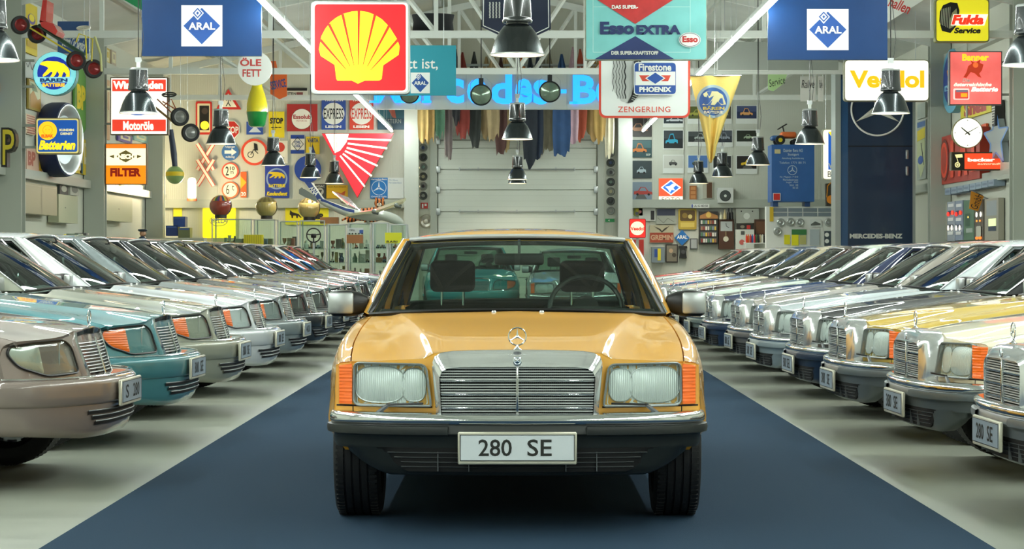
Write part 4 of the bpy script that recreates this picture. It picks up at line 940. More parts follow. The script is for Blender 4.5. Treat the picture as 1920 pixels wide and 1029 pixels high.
for q in range(5):
    x = 1150+q*5.5; s.line([(x+1.2*math.sin(v*1.1)+(-2 if q == 0 else 0)*abs(v-12)/12+(4-q)*((v-14)/14)**2*1.2, 100+v*3.4) for v in range(26 if q > 0 else 22)], 1.0 if q < 4 else 2.2, K2)
s.poly([(1184, 97), (1196, 100), (1206, 125), (1207, 150), (1200, 176), (1187, 191), (1176, 194), (1184, 178), (1190, 150), (1189, 120)], K2)
for q in range(16): a = -1.25+q*.165; s.line([(1180+10*math.cos(a), 145+44*math.sin(a)), (1184+17*math.cos(a), 145+47*math.sin(a))], .9, C('c8cac6'))
s.poly([(1196, 112), (1202, 130), (1203, 150), (1198, 170), (1194, 160), (1196, 140)], C('8a8c8a'))
s.P('emblem'); bl = C('1c4ea0'); s.rect(1188, 117, 1268, 179, W_, 8); s.rect(1189.5, 118.5, 1266.5, 177, bl, 7); s.rect(1190.5, 135, 1265.5, 160.5, W_); s.poly([(1198, 142), (1257, 142), (1252, 153), (1204, 153)], C('d8452c')); s.poly([(1228, 135), (1247, 147.5), (1228, 160), (1209, 147.5)], W_); s.poly([(1228, 137), (1244, 147.5), (1228, 158), (1212, 147.5)], bl)
s.text('Firestone', 1197, 120, 1258, 134, W_, .03); s.text('PHOENIX', 1198, 163.5, 1258, 173.5, W_, .05); s.text('ZENGERLING', 1158, 200.5, 1256, 211, C('d8452c'), .01, space=1.1); s.done()
s = Sign('tyre_sign', 'dark blue six-sided hanging sign with a white border at the top centre', 'sign', 903, -24, 1033, 68, 29, .05, body=C('14203c'), hang=True, shape=[(905, -24), (903, 50), (937, 66), (1003, 68), (1033, 54), (1031, -24)])
s.P('border'); s.line([(907, -20), (906, 48), (938, 62), (1002, 64), (1029, 51), (1028, -20)], 1.6, W_)
s.P('tyre_picture')
for q in range(4): s.line([(918+q*6+1.2*(v % 2), 4+v*3) for v in range(11)], 2.6, C('c8cac6'))
s.done()
# pendant battery flag
def yellow_flag():
    D = 31; root = thing('pennant', 'yellow cloth pennant with a blue round bear emblem, hanging at upper right', 'flag', at(1340, 224, D)); k = D/F; mb = MB()
    def P(u, v): # u -1..1, v 0..1
        hw = np.interp(v, [0, .5, .8, .93, 1], [48, 24, 10, 7, 1]); cx = np.interp(v, [0, 1], [1341, 1333]); fold = .05*math.sin(u*6+v*2)*(.3+v)+.04*math.sin(u*11+1)*v; return ((cx+u*hw-1340)*k, fold, (224-(142+v*163))*k)
    G = np.array([[P(u, v) for u in np.linspace(-1, 1, 33)] for v in np.linspace(0, 1, 31)]); mb.slab(G, (0, .004, 0), mat('yellow_cloth', 'e9cd72', .85, bump=.2, bscale=60)); mb.build('cloth', root)
    e = MB(); 
    def Q(x, y, o):
        v = (y-142)/163; hw = np.interp(v, [0, .5, .8, .93, 1], [48, 24, 10, 7, 1]); cx = np.interp(v, [0, 1], [1341, 1333]); u = (x-cx)/hw; p = P(u, v); return (p[0], p[1]-o, p[2])
    def disc(cx, cy, r, m, o, r0=0):
        rows = [[Q(cx+q*math.cos(a), cy+q*math.sin(a), o) for a in np.linspace(0, 2*PI, 41)] for q in np.linspace(r0, r, 10)]; e.grid(np.array(rows), m, True)
    disc(1337, 190, 31, C('9fb4bc'), .006); disc(1337, 190, 26, C('3a63a4'), .009)
    bear = [(1318, 176), (1326, 171), (1345, 171), (1355, 178), (1361, 196), (1352, 197), (1346, 190), (1340, 197), (1332, 197), (1336, 188), (1326, 197), (1316, 197), (1330, 184), (1320, 181)]
    bp = [(1337+(x-1337)*1.0, y) for x, y in bear]; pts = resample(np.array(bp, float), 2.2); c = Q(1339, 184, .013); V = [Q(x, y, .013) for x, y in pts]; e.add(V, [tuple(range(len(V)))], C('dcd6a0'))
    tv, tf = text_mesh('BATTERIE', .04, 0, 1); lo, hi = tv.min(0), tv.max(0)
    for (t_, x0_, x1_, y0_, y1_, cc) in (('BÄREN', 1318, 1358, 199, 206, 'dcc860'), ('BATTERIE', 1320, 1355, 208, 213, 'e6e2c8')):
        tv, tf = text_mesh(t_, .04, 0, 1); lo, hi = tv.min(0), tv.max(0); e.add([Q(x0_+(p[0]-lo[0])/(hi[0]-lo[0])*(x1_-x0_), y1_-(p[1]-lo[1])/(hi[1]-lo[1])*(y1_-y0_), .014) for p in tv], tf, C(cc))
    e.build('emblem', root); p = MB(); p.tube([(-.37, 0, .607), (.37, 0, .607)], .010, STEEL, 6); p.tube([(0, 0, .61), (0, 0, roof_z(root.location.x)-root.location.z)], .004, STEEL, 4); p.build('rod', root)
yellow_flag()
BEAR = [(595, 235), (630, 205), (700, 190), (850, 200), (950, 235), (1010, 290), (1035, 340), (1035, 430), (975, 430), (985, 390), (950, 350), (925, 400), (920, 430), (865, 430), (880, 390), (850, 340), (830, 390), (795, 430), (745, 430), (785, 365), (760, 350), (700, 400), (640, 430), (635, 400), (680, 350), (720, 300), (690, 275), (640, 260), (600, 250)]
circle_pts = lambda cx, cy, r, n=40, ry=None: [(cx+r*math.cos(a), cy+(ry or r)*math.sin(a)) for a in np.linspace(0, 2*PI, n+1)[:-1]]
s = Sign('battery_sign', 'round light blue lit sign with a yellow bear on dark blue', 'sign', 62, 96, 144, 178, 37.1, .2, body=C('5f9c9c'), shape=circle_pts(102.5, 138, 41), bracket=-.5)
s.P('face'); s.circ(102.5, 137.5, 40, E('7fd6dc', .75)); s.circ(101, 137, 31, E('16309c', .8)); s.P('emblem'); s.poly([(a/7.917, 90+b/7.917) for a, b in BEAR], E('ffe01c', .92)); s.rect(67, 144.5, 136, 154.5, E('8fd8e4', .8)); s.text('BÄREN', 75, 145.5, 127, 153.5, E('14386c', .7), .06); s.text('BATTERIE', 80, 156, 122, 162.5, E('ffc81c', .9), .05); s.done()
s = Sign('battery_sign', 'blue rounded lit sign with a yellow disc and yellow script below the bear sign', 'sign', 67, 221, 149, 289, 37.1, .2, body=C('8a8458'), r=6, bracket=-.45)
s.P('face'); s.rect(68.5, 222.5, 147.5, 287, E('d8c878', .7), 5); s.rect(71, 225, 145, 284.5, E('1050a4', .7), 4); s.P('emblem'); s.circ(89.5, 245, 17.5, E('ffc21c', .9)); s.circ(89.5, 244, 9.5, E('e89a10', .9)); s.circ(89.5, 244, 8.3, E('ffc21c', .9)); s.circ(86.5, 243, 1, E('e89a10')); s.circ(92.5, 243, 1, E('e89a10'))
s.text('ELBAK', 78, 252, 101, 258, E('d05a10', .9), .06); s.text('KUNDEN', 112, 241.5, 139, 246, E('e8d898', .9), .04); s.text('DIENST', 114, 248.5, 137, 253, E('e8d898', .9), .04); s.text('Batterien', 73, 263, 142, 281, E('ffd81c', .95), .05, .3); s.done()
s = Sign('filter_sign', 'glowing orange and white square filter sign', 'sign', 198, 269, 275, 346, 44.55, .2, body=C('6a5a3a'), bracket=-.2)
s.P('face'); s.rect(199, 270, 273.5, 344.5, E('fff2d0', .95)); s.rect(199, 270, 273.5, 278, E('f07c1c', .85)); s.rect(199, 310, 273.5, 344.5, E('f48a10', .9)); s.P('emblem'); br = E('6a6030', .5); s.poly([(205, 293), (214, 290), (214, 297)], br); s.poly([(266, 293), (257, 290), (257, 297)], br); s.poly([(236, 281.5), (256, 293), (236, 304.5), (214, 293)], br)
s.text('KNECHT', 215, 289, 257, 298, E('fff2d0', .95), .07); s.text('FILTER', 207, 315, 265, 331, E('8a1c08', .6), .06); s.done()
s = Sign('oil_sign', 'large white lit oil sign with red bands, left of the scallop sign', 'sign', 207, 145, 315, 253, 44.5, .2, body=C('57482e'), bracket=-.2)
s.P('face'); s.rect(208.5, 146.5, 313, 251, E('fff8e8', 1.0)); rd = E('e8402c', .82); s.rect(210.5, 149, 311, 171, rd); s.rect(210.5, 224, 311, 246, rd); s.text('Wir wenden', 212, 152, 306, 167, E('fff8e8', 1.), .05); s.text('Motoröle', 231, 227, 288, 244, E('fff8e8', 1.), .035); s.P('emblem'); s.circ(259, 200, 29, E('3c6cc0', .8), 16.5); s.circ(259, 200, 27, E('fff8e8', 1.), 14.5); s.text('Esso', 241, 192, 281, 205, E('f0502c', .9), .05); s.done()
s = Sign('oil_sign', 'white glowing rounded sign with yellow letters behind a dome lamp, upper right', 'sign', 1583, 112, 1742, 190, 43, .2, body=C('8a8a72'), r=8, hang=True)
s.P('face'); s.rect(1584.5, 113.5, 1740.5, 188, E('fffcf0', 1.0), 7); s.text('Veedol', 1593, 132, 1733, 165, E('fdb414', .95), .04); s.done()
s = Sign('tyre_sign', 'yellow lit tyre service sign at the upper right', 'sign', 1754, -2, 1855, 79, 37, .2, body=C('7a7c4a'), r=6, hang=True)
s.P('face'); s.rect(1756, 0, 1853, 77, E('d8cc20', .75), 6); s.P('tyre_picture'); s.poly([(1768, 10), (1782, 4), (1795, 6), (1799, 20), (1796, 45), (1782, 62), (1766, 58), (1761, 40), (1762, 22)], C('101214'))
for q in range(6): s.line([(1766+q*3, 13+(5-q)*.8), (1764+q*3, 46+q*1.5)], 1.1, C('d8d8c0'))
s.poly([(1785, 24), (1793, 16), (1795, 34), (1788, 50), (1780, 54), (1781, 36)], C('b4b080')); s.poly([(1787, 27), (1852, 27), (1845, 48), (1782, 48)], E('f4f0e0', .85))
s.text('Fulda', 1783, 28, 1844, 47, E('e03418', .85), .06, .25); s.text('Service', 1788, 52, 1838, 63, K_, .05, .2); s.done()
s = Sign('battery_sign', 'red and pink lit battery sign with a charging bull, upper right', 'sign', 1780, 96, 1879, 197, 37.5, .15, body=C('56585a'), bracket=.7)
s.P('face'); s.rect(1782, 98, 1877, 195, mat('banner_pink', 'f06a64', .35, emit=.85, var=.3, vscale=1.6)); s.text('Banner', 1804, 101, 1854, 114, E('e8d428', .8), .05); s.P('emblem')
s.poly([(1806, 145), (1812, 135), (1815, 124), (1822, 119), (1819, 112), (1824, 116), (1830, 117), (1838, 111), (1837, 118), (1844, 121), (1841, 132), (1836, 138), (1840, 146), (1834, 144), (1828, 138), (1820, 135), (1812, 146)], E('b83418', .7)); s.circ(1829, 122, 5, E('e86a30', .8))
s.text('Die', 1804, 147, 1818, 154, W_, .03, .3); s.text('österreichische', 1788, 155, 1859, 162, E('fff0e0', .95), .04, .3); s.text('Batterie', 1820, 163, 1871, 172, E('fff4e8', .95), .05, .3)
s.P('battery_picture'); s.rect(1787, 166, 1817, 187, E('f0d8d0', .8), 3); s.rect(1790, 169, 1815, 185, E('d84840', .7), 2); s.rect(1792, 169, 1814, 173, E('787080', .7)); s.rect(1801, 175, 1813, 182, E('f0a020', .9)); s.done()
s = Sign('stop_lettering_sign', 'white enamel triangle corner board with red letters at the top right', 'sign', 1665, -20, 1745, 42, 33, .04, body=C('e6e6e0'), shape=[(1665, -20), (1745, -20), (1735, -2), (1665, 42)], hang=True); s.text('hallen', 1666, 0, 1708, 20, C('c82c28'), .02, .2, rot=22); s.done()
s = Sign('radio_sign', 'red lit radio sign with a black music note, under the clock', 'sign', 1784, 285, 1887, 319, 40, .2, body=C('4a4428'), bracket=.5)
s.P('face'); s.rect(1786, 287, 1885, 318, E('16140c', .5)); s.rect(1808.5, 287.5, 1883, 317, E('f04820', .9)); s.P('emblem'); cr_ = E('f0e4a0', .9); s.poly([(1790, 290), (1804, 289), (1805, 295), (1793, 296)], cr_); s.line([(1793, 293), (1798, 310)], 1.2, cr_); s.circ(1795, 309, 5, cr_); s.circ(1795, 309, 3.2, E('16140c', .5)); s.circ(1795, 309, 2, cr_)
s.text('becker', 1814, 296, 1865, 303, E('fff0e0', 1.), .05); s.text('autoradio', 1832, 305, 1881, 309, E('ffc8a0', 1.), .02, .3); s.done()
# clock
def wall_clock(name, label, cx, cy, r, D, hands, lit=True):
    root = thing(name, label, 'clock', at(cx, cy, D)); k = D/F; rr = r*k; m = MB(); M = Matrix.Rotation(R(90), 4, 'X')
    m.lathe([(0, .14), (rr*.95, .14), (rr, .11), (rr*1.02, 0.0), (rr, -.01), (rr*.96, -.01)], C('8a8458'), 48, Matrix.Rotation(R(-90), 4, 'X')); m.build('housing', root)
    m = MB(); m.add([(rr*.97*math.cos(a), -.008, rr*.97*math.sin(a)) for a in np.linspace(0, 2*PI, 49)[:-1]], [tuple(range(48))], E('fdfcec', .95) if lit else W_); m.build('dial', root)
    m = MB()
    for i in range(12): a = i*PI/6; q = .05 if i % 3 == 0 else .02; m.box(*(rr*.82*math.cos(a)-rr*q/2*1.2, -.012, rr*.82*math.sin(a)-rr*q/2*1.2), rr*.82*math.cos(a)+rr*q/2*1.2, -.010, rr*.82*math.sin(a)+rr*q/2*1.2, K_)
    m.build('hour_marks', root)
    for n, a, l, w_ in hands:
        m = MB(); d = (math.sin(R(a)), math.cos(R(a))); pn = (-d[1]*w_*rr, d[0]*w_*rr); m.add([(-d[0]*.2*rr+pn[0], -.016, -d[1]*.2*rr+pn[1]), (-d[0]*.2*rr-pn[0], -.016, -d[1]*.2*rr-pn[1]), (d[0]*l*rr-pn[0]*.5, -.016, d[1]*l*rr-pn[1]*.5), (d[0]*l*rr+pn[0]*.5, -.016, d[1]*l*rr+pn[1]*.5)], [(0, 1, 2, 3)], C('3a3a28')); m.build(n, root)
    m = MB(); m.tube([(0, .06, rr), (0, .06, roof_z(at(cx, cy, D).x)-at(cx, cy, D).z)], .02, GREYSTEEL, 8) if r > 20 else m.box(-.02, .1, -.02, .02, .14, .02, GREYSTEEL); m.build('hanger', root); return root
wall_clock('hanging_clock', 'round white lit clock above the red radio sign', 1814, 249, 28.5, 39.8, [('hour_hand', -50, .55, .055), ('minute_hand', 60, .8, .03)])
m = MB(); 
# garage door, neon board
def PX(px, D=54): return (px-CX)*D/F
def PZ(py, D=54): return H+(CY-py)*D/F
root = bpy.data.objects.new('door_1', None); col.objects.link(root); root.location = (0, YB, 0); root['kind'] = 'structure'
dx0, dx1, dzt = PX(820), PX(1120), PZ(262); DW = mat('door_panel_white', 'd4d8ce', .4)
zs = [PZ(v) for v in (262, 278, 318, 356, 397, 438, 478, 519, 560)]
zs = [dzt-.02]+[PZ(v) for v in (278, 318, 356, 397)]; z = zs[-1]
while z > .1: z = max(.02, z-.53); zs.append(z)
for a, b in zip(zs[:-1], zs[1:]):
    m = MB(); m.bbox(dx0+.02, -.06, b+.006, dx1-.02, -.02, a-.006, DW, .008, 1)
    for q in range(1, 4): m.box(dx0+.03, -.062, b+(a-b)*q/4-.002, dx1-.03, -.058, b+(a-b)*q/4+.002, C('b8bcb2'))
    m.build('door_panel', root)
m = MB(); m.box(dx0-.16, -.12, 0, dx0, 0, dzt+.1, GREYSTEEL); m.box(dx1, -.12, 0, dx1+.16, 0, dzt+.1, GREYSTEEL); m.box(dx0, -.1, dzt, dx1, 0, dzt+.1, GREYSTEEL); m.build('door_frame', root)
for py in (318, 397):
    m = MB(); m.tube([(PX(862), -.13, PZ(py)), (PX(1077), -.13, PZ(py))], .018, STEEL, 8)
    for x in (862, 897, 969, 1042, 1077): m.box(PX(x)-.02, -.13, PZ(py)-.03, PX(x)+.02, -.05, PZ(py)+.05, STEEL)
    m.build('door_bar', root)
for py in (265, 318, 356, 397):
    for x in (822, 1117): m = MB(); m.bbox(PX(x)-.05, -.14, PZ(py)-.08, PX(x)+.05, -.04, PZ(py)+.08, STEEL, .01); m.build('door_hinge', root)
# neon fascia board
D2 = 51.7; s = Sign('neon_sign', 'grey fascia board with glowing blue lettering above the roller door', 'sign', 700, 133, 1166, 205, D2, .12, body=C('b4b8b0')); s.cur = s.P('board_joint')
for x in (780, 874, 968, 1063, 1160): s.line([(x, 133), (x, 205)], .5, C('888c84'))
NEON = mat('blue_neon', '1e9cff', .4, emit=1.15, ecol='2aa4ff')
lets = [('M', 702, 139, 752, 193), ('e', 757, 157, 783, 194), ('r', 790, 157, 813, 193), ('c', 820, 157, 844, 194), ('e', 878, 150, 908, 196), ('d', 923, 140, 952, 195), ('e', 958, 150, 994, 196), ('s', 1000, 154, 1030, 196), ('-', 1044, 168, 1060, 174), ('B', 1073, 141, 1118, 195), ('e', 1120, 156, 1142, 195)]
lets = [('M', 702, 139, 752, 193), ('e', 757, 151, 790, 194), ('r', 795, 151, 826, 193), ('c', 836, 148, 870, 194), ('e', 876, 148, 913, 196), ('d', 921, 139, 960, 195), ('e', 966, 148, 998, 196), ('s', 1000, 150, 1030, 196), ('-', 1044, 168, 1062, 175), ('B', 1074, 141, 1118, 195), ('e', 1117, 152, 1146, 195)]
for t, x0, y0, x1, y1 in lets:
    v, f = text_mesh(t, .03, 0, 1); lo, hi = v.min(0), v.max(0)
    m = MB(); V = np.stack([s.X(x0)+(v[:, 0]-lo[0])/(hi[0]-lo[0])*(s.X(x1)-s.X(x0)), np.full(len(v), -.07), s.Z(y1)+(v[:, 1]-lo[1])/(hi[1]-lo[1])*(s.Z(y0)-s.Z(y1))], 1)
    m.add(V, f, NEON)
    cnt = {}
    for q in f:
        for i in range(len(q)): e = (q[i], q[(i+1) % len(q)]); cnt[e] = 1
    for (a, b) in cnt:
        if (b, a) not in cnt: m.add([V[a], V[b], V[b]+np.array([0, .06, 0]), V[a]+np.array([0, .06, 0])], [(0, 1, 2, 3)], NEON)
    if t in 'Mr': # slab serifs
        for xx in ((x0, x1) if t == 'M' else (x0+5,)): m.box(s.X(xx)-.11, -.07, s.Z(y1), s.X(xx)+.11, -.01, s.Z(y1)+.05, NEON)
    if t == 'B': m.box(s.X(x0)-.08, -.07, s.Z(y1), s.X(x0)+.1, -.01, s.Z(y1)+.05, NEON)
    if t == 'd': m.box(s.X(x1)-.06, -.07, s.Z(y1), s.X(x1)+.05, -.01, s.Z(y1)+.04, NEON)
    m.build('neon_letter', s.root)
s.done()
# hides hanging behind / under the board
HID = [(793, 10, 205, 268, 'd0b070'), (803, 12, 205, 272, 'c4a468'), (823, 11, 205, 262, '5c8a72'), (841, 8, 205, 300, '8c8080'), (855, 8, 205, 240, '2a2c30'), (867, 14, 205, 262, '8c3830'), (889, 13, 205, 278, '3a3e3c'), (912, 15, 205, 262, 'b8a078'), (925, 12, 205, 268, 'a89470'), (939, 12, 205, 292, '5a3c38'), (948, 10, 205, 285, 'c4ac7c'), (979, 8, 205, 250, 'e07820'), (994, 14, 205, 316, '252c36'), (1008, 11, 205, 300, '303c50'), (1016, 15, 205, 290, '8c8470'), (1030, 15, 205, 284, 'a09880'), (1053, 17, 205, 294, '30507c'), (1074, 11, 205, 272, 'c8a8b4'), (1088, 13, 205, 268, 'b85840'), (1112, 14, 205, 268, 'b0905c'), (1124, 12, 205, 272, 'a8884c'), (1143, 9, 205, 298, 'd8d0b4')]
CN = {'d0b070': 'light tan', 'c4a468': 'tan', '5c8a72': 'green', '8c8080': 'mauve grey', '2a2c30': 'black', '8c3830': 'dark red', '3a3e3c': 'charcoal', 'b8a078': 'beige', 'a89470': 'drab beige', '5a3c38': 'brown', 'c4ac7c': 'sand', 'e07820': 'orange', '252c36': 'blue black', '303c50': 'dark slate blue', '8c8470': 'olive grey', 'a09880': 'stone grey', '30507c': 'blue', 'c8a8b4': 'pale pink', 'b85840': 'rust red', 'b0905c': 'camel', 'a8884c': 'ochre', 'd8d0b4': 'cream'}
rnd = random.Random(5)
for i, (cx, hw, y0, y1, c) in enumerate(HID):
    D = 53.05+.14*(i % 4); k = D/F; root = Vector(at(cx, 150, D)); mb = MB(); jag = [rnd.uniform(-9, 5) for _ in range(9)]; ph = rnd.uniform(0, 6); top = rnd.uniform(84, 108)
    G = []
    for v in np.linspace(0, 1, 16):
        row = []
        for a in range(9):
            u = a/4-1; yb = y1+jag[a]*(.5+abs(u)*1.4)*1.0-abs(u)*10; y = top+(yb-top)*v; wv = np.interp(v, [0, .12, .3, .8, 1], [.12, .4, .95, 1.02, .85]); row.append((u*hw*wv*k, .022*math.sin(u*6+ph+v)+.015*math.sin(v*9+ph), (150-y)*k))
        G.append(row)
    mb.slab(np.array(G), (0, .012, 0), mat('hide_'+c, c, .8, bump=.3, bscale=14, var=.12, vscale=4)); o = mb.build('leather_hide', None, root, sharp=70); hk = MB(); hk.tube([(0, .012, (150-127)*k), (0, 53.25-D, (150-127)*k+.01)], .012, STEEL, 5); hk.build('hook', o); tag(o, '%s leather hide hanging above the roller door' % CN[c], 'leather', 'leather hides above the roller door')
m = MB(); m.tube([(PX(770), 53.25, PZ(127)), (PX(1165), 53.25, PZ(127))], .03, STEEL, 8); tag(m.build('hanging_rail'), 'steel rail carrying the leather hides above the blue lettering', 'rail')
# floodlights
def floodlight(name, label, px, py, r, D, clear):
    root = thing(name, label, 'lamp', at(px, py, D), group=None); k = D/F; rr = r*k; m = MB(); M = Matrix.Rotation(R(90), 4, 'X')
    m.lathe([(rr*.9, 0), (rr, -.01), (rr, .02), (rr*.92, .04), (rr*.7, -.14), (rr*.3, -.2), (0, -.2)], BLACK, 28, M); m.lathe([(rr*.92, .03), (rr*1.02, .035), (rr*1.02, .0), (rr*.92, -.0)], BLACK, 28, M); m.build('housing', root)
    m = MB(); m.lathe([(0, -.12), (rr*.4, -.1), (rr*.9, .01)], mat('flood_reflector', 'b8beb0', .25, .7), 28, M); m.lathe([(0, .02), (rr*.9, .02)], CLEAR, 28, M); m.build('reflector', root)
    m = MB(); m.cyl((0, .08, rr*1.15), rr*.22, rr*.9, BLACK, 'z', 14); m.tube([(0, .08, rr*1.6), (0, .08, roof_z(root.location.x)-root.location.z)], .012, BLACK, 6)
    m.tube([(-rr, .05, 0), (-rr*1.0, .05, rr*1.1), (-rr*.4, .05, rr*1.7)], .006, STEEL, 4); m.tube([(rr, .05, 0), (rr*1.0, .05, rr*1.1), (rr*.4, .05, rr*1.7)], .006, STEEL, 4); m.build('mount', root)
floodlight('floodlight', 'round black floodlight with glass front, left of the middle dome lamp', 902, 178, 20, 50, 1)
floodlight('floodlight', 'round black floodlight right of the middle dome lamp', 1031, 172, 20, 50, 1)
floodlight('floodlight', 'round floodlight half hidden behind the scallop sign', 768, 176, 18, 50, 1)
# ------------------------------------------------------------------ wall signs, back wall left
r_, y_, b_c, g_ = C('c8281e'), C('e8d21c'), C('1c3f94'), C('1c7a3a')
B = 53.85
s = Sign('traffic_sign', 'red and white warning triangle with a walking figure on the back wall', 'road sign', 405, 167, 452, 205, B, shape=[(428, 167), (452, 205), (405, 205)], body=r_); s.poly([(428, 175), (444, 201), (412, 201)], C('f4ecd8')); s.P('walking_figure'); s.circ(429, 183, 1.6, K_); s.line([(429, 185), (428, 192), (424, 199)], 1.6, K_); s.line([(428, 192), (432, 199)], 1.6, K_); s.line([(424, 189), (429, 186), (433, 190)], 1.2, K_); s.done()
s = Sign('traffic_light_sign', 'red framed panel with a traffic light showing yellow', 'road sign', 367, 190, 397, 252, B, body=r_, r=4); s.rect(370, 194, 394, 248, C('e8d8b0'), 2); s.rect(374, 198, 392, 244, C('181410')); s.P('lamp_discs'); s.circ(384, 208, 6, C('4a3c34')); s.circ(384, 235, 8, E('ffc428', 1.6)); s.done()
oc = [(433+17*math.cos(R(22.5+45*i)), 243+18*math.sin(R(22.5+45*i))) for i in range(8)]
s = Sign('stop_sign', 'red octagonal stop sign behind a dome lamp', 'road sign', 416, 225, 450, 261, B, body=C('f0ece0'), shape=oc); s.poly([(433+(x-433)*.93, 243+(y-243)*.93) for x, y in oc], C('c02820')); s.text('STOP', 420, 237, 447, 250, W_, .03); s.done()
for k, yy in enumerate((268, 298)):
    root = thing('railway_cross', 'red and white crossed railway boards, %s of the pair' % ('upper', 'lower')[k], 'road sign', at(385.5, yy+26, B-.03*k)); kk = B/F
    for q, a in enumerate((32, -32)):
        for w, c, o in ((7.5, 'd84c38', 0), (4.6, 'f0e6d4', .006)): m = MB(); m.box(-w/2*kk, -.02-o-.012*q, -29*kk, w/2*kk, .0-o, 29*kk, C(c), Matrix.Rotation(R(a), 4, 'Y')); m.build('board' if not o else 'white_stripe', root)
def disc_sign(label, cx, cy, r, body, ring, fn=None, name='traffic_sign', cat='road sign', D=B):
    s = Sign(name, label, cat, cx-r, cy-r, cx+r, cy+r, D, body=C(body), shape=circle_pts(cx, cy, r))
    if ring: s.circ(cx, cy, r*.82, C(ring))
    if fn: fn(s)
    return s.done()
disc_sign('round blue sign with a white arrow on the back wall', 431.5, 285, 16, '3a6ca8', None, lambda s: (s.rect(421, 282, 435, 288, W_), s.poly([(434, 278), (444, 285), (434, 292)], W_), s.text('Fußgänger', 422, 273, 441, 278, W_, .01), s.text('zulässig', 423, 292, 440, 297, W_, .01)))
disc_sign('round white sign with red ring reading 2,10 m', 431.5, 320.5, 16, 'e05038', 'f4ead0', lambda s: (s.text('2', 423, 312, 429, 329, K_, .02), s.text('10', 431, 312, 440, 319, K_, .02), s.text('m', 432, 321, 438, 326, K_, .0)))
disc_sign('round white sign with red ring reading 6 t', 431.5, 356, 16, 'e06a38', 'fdf4d4', lambda s: (s.text('6', 424, 346, 430, 364, K_, .0), s.text('t', 435, 347, 439, 357, K_, .0)))
disc_sign('large round red-ringed sign behind the dome lamp row', 477, 285, 25, 'd8452c', 'd8d0bc', lambda s: (s.circ(470, 290, 6, K_), s.circ(470, 290, 4.6, C('d8d0bc')), s.line([(470, 290), (476, 280), (484, 288)], 1.4, K_), s.poly([(476, 268), (482, 270), (484, 282), (477, 282)], K_)))
disc_sign('large plain round blue sign on the back wall', 577, 317, 25, '2446a0', None, None, 'round_sign', 'sign')
s = Sign('warning_sign', 'orange and yellow diamond sign low on the back wall', 'road sign', 451, 322, 462, 370, B, body=C('e86020')); s.poly([(451, 330), (462, 342), (451, 354)], C('f0b020')); s.text('20', 452, 360, 461, 367, W_); s.done()
s = Sign('battery_sign', 'square blue enamel battery sign with a yellow bear and script below', 'sign', 497, 310, 542, 371, B, body=C('263c98'))
s.P('emblem'); s.circ(519, 335, 20, C('8fa4c8')); s.circ(519, 335, 17, C('263c98')); s.poly([(503+(a-600)/14, 322+(b-190)/20) for a, b in BEAR], C('e0c020')); s.text('BATTERIE', 504, 345, 535, 351, y_, .04); s.text('Kundendienst', 500, 359, 539, 367, C('e8d020'), .04, .3); s.done()
s = Sign('fuel_sign', 'small blue sign with a white triangle, left of the yellow hanging buoy', 'sign', 462, 228, 493, 252, B, body=C('2a4ea4')); s.poly([(466, 248), (478, 236), (490, 248)], C('c8d4e4')); s.done()
s = Sign('garage_sign', 'yellow sign with black writing between the buoy and the red oil sign', 'sign', 504, 209, 533, 258, B, body=C('e4cc20')); s.text('STOP', 506, 221, 531, 232, K_, .05); s.text('...', 508, 238, 528, 240, K_, .05); s.done()
s = Sign('oil_sign', 'dark red square sign with a white disc on the back wall', 'sign', 538, 195, 595, 246, B, body=C('a82824')); s.P('emblem'); s.circ(566, 223, 19.5, C('2a1a18')); s.circ(566, 223, 18.8, C('ece8dc')); s.text('Essolub', 550, 215, 583, 223, C('a82824'), .03); s.text('MOTOR OIL', 556, 225, 576, 228, C('a86058'), 0); s.done()
for c, x, lb in (('2c4c9c', 603, 'blue'), ('d0402c', 655.5, 'red')):
    s = Sign('newspaper_sign', '%s and white enamel newspaper sign with a large white disc' % lb, 'sign', x, 184, x+45, 243, B, body=C(c)); s.P('emblem'); s.circ(x+22.5, 213, 20.5, C('e8e8e0')); s.text('EXPRESS', x+4, 203, x+41, 223, K_ if lb == 'blue' else C(c), .01); s.text('LESEN', x+7, 235, x+37, 240, W_, .05); s.text('TÄGLICH', x+5, 185, x+40, 190, W_, .03); s.done()
s = Sign('magazine_sign', 'dark teal magazine poster beside the newspaper signs', 'poster', 708, 203, 760, 243, B, body=C('2a6070')); s.rect(708, 222, 760, 243, C('24485c')); s.poly([(728, 205), (740, 204), (743, 222), (736, 220)], C('b86050')); s.text('STERN', 727, 223, 752, 231, C('a8b4b0'), 0); s.done()
s = Sign('oil_sign', 'small blue and white sign with a diamond of letters', 'sign', 545, 253, 571, 288, B, body=C('f0ece0')); s.rect(545, 253, 571, 260, b_c); s.rect(545, 281, 571, 288, b_c); s.line([(558, 257), (569, 270), (558, 283), (547, 270), (558, 257)], 1, K_); s.text('OIL', 552, 264, 564, 269, C('2a4a8c'), .03); s.text('OEL', 552, 271, 564, 276, C('2a4a8c'), .03); s.done()
s = Sign('battery_sign', 'small yellow battery sign behind a dome lamp', 'sign', 574, 256, 599, 289, B, body=C('e8c820')); s.text('VARTA', 576, 259, 597, 267, C('2a3a6c'), .04); s.poly([(580, 289), (586, 270), (592, 289)], C('2a3a6c')); s.done()
s = Sign('oil_sign', 'small white sign with a red disc behind a dome lamp', 'sign', 510, 264, 539, 306, B, body=C('e8e4d4')); s.circ(525, 276, 9, C('c84030')); s.text('OELE', 514, 295, 533, 301, C('5a5a50'), .03); s.done()
s = Sign('lit_triangle_sign', 'large glowing red triangle sign with white rays pointing down', 'sign', 603, 250, 738, 371, 53.3, .15, body=C('b03028'), shape=[(603, 250), (738, 250), (670, 371)])
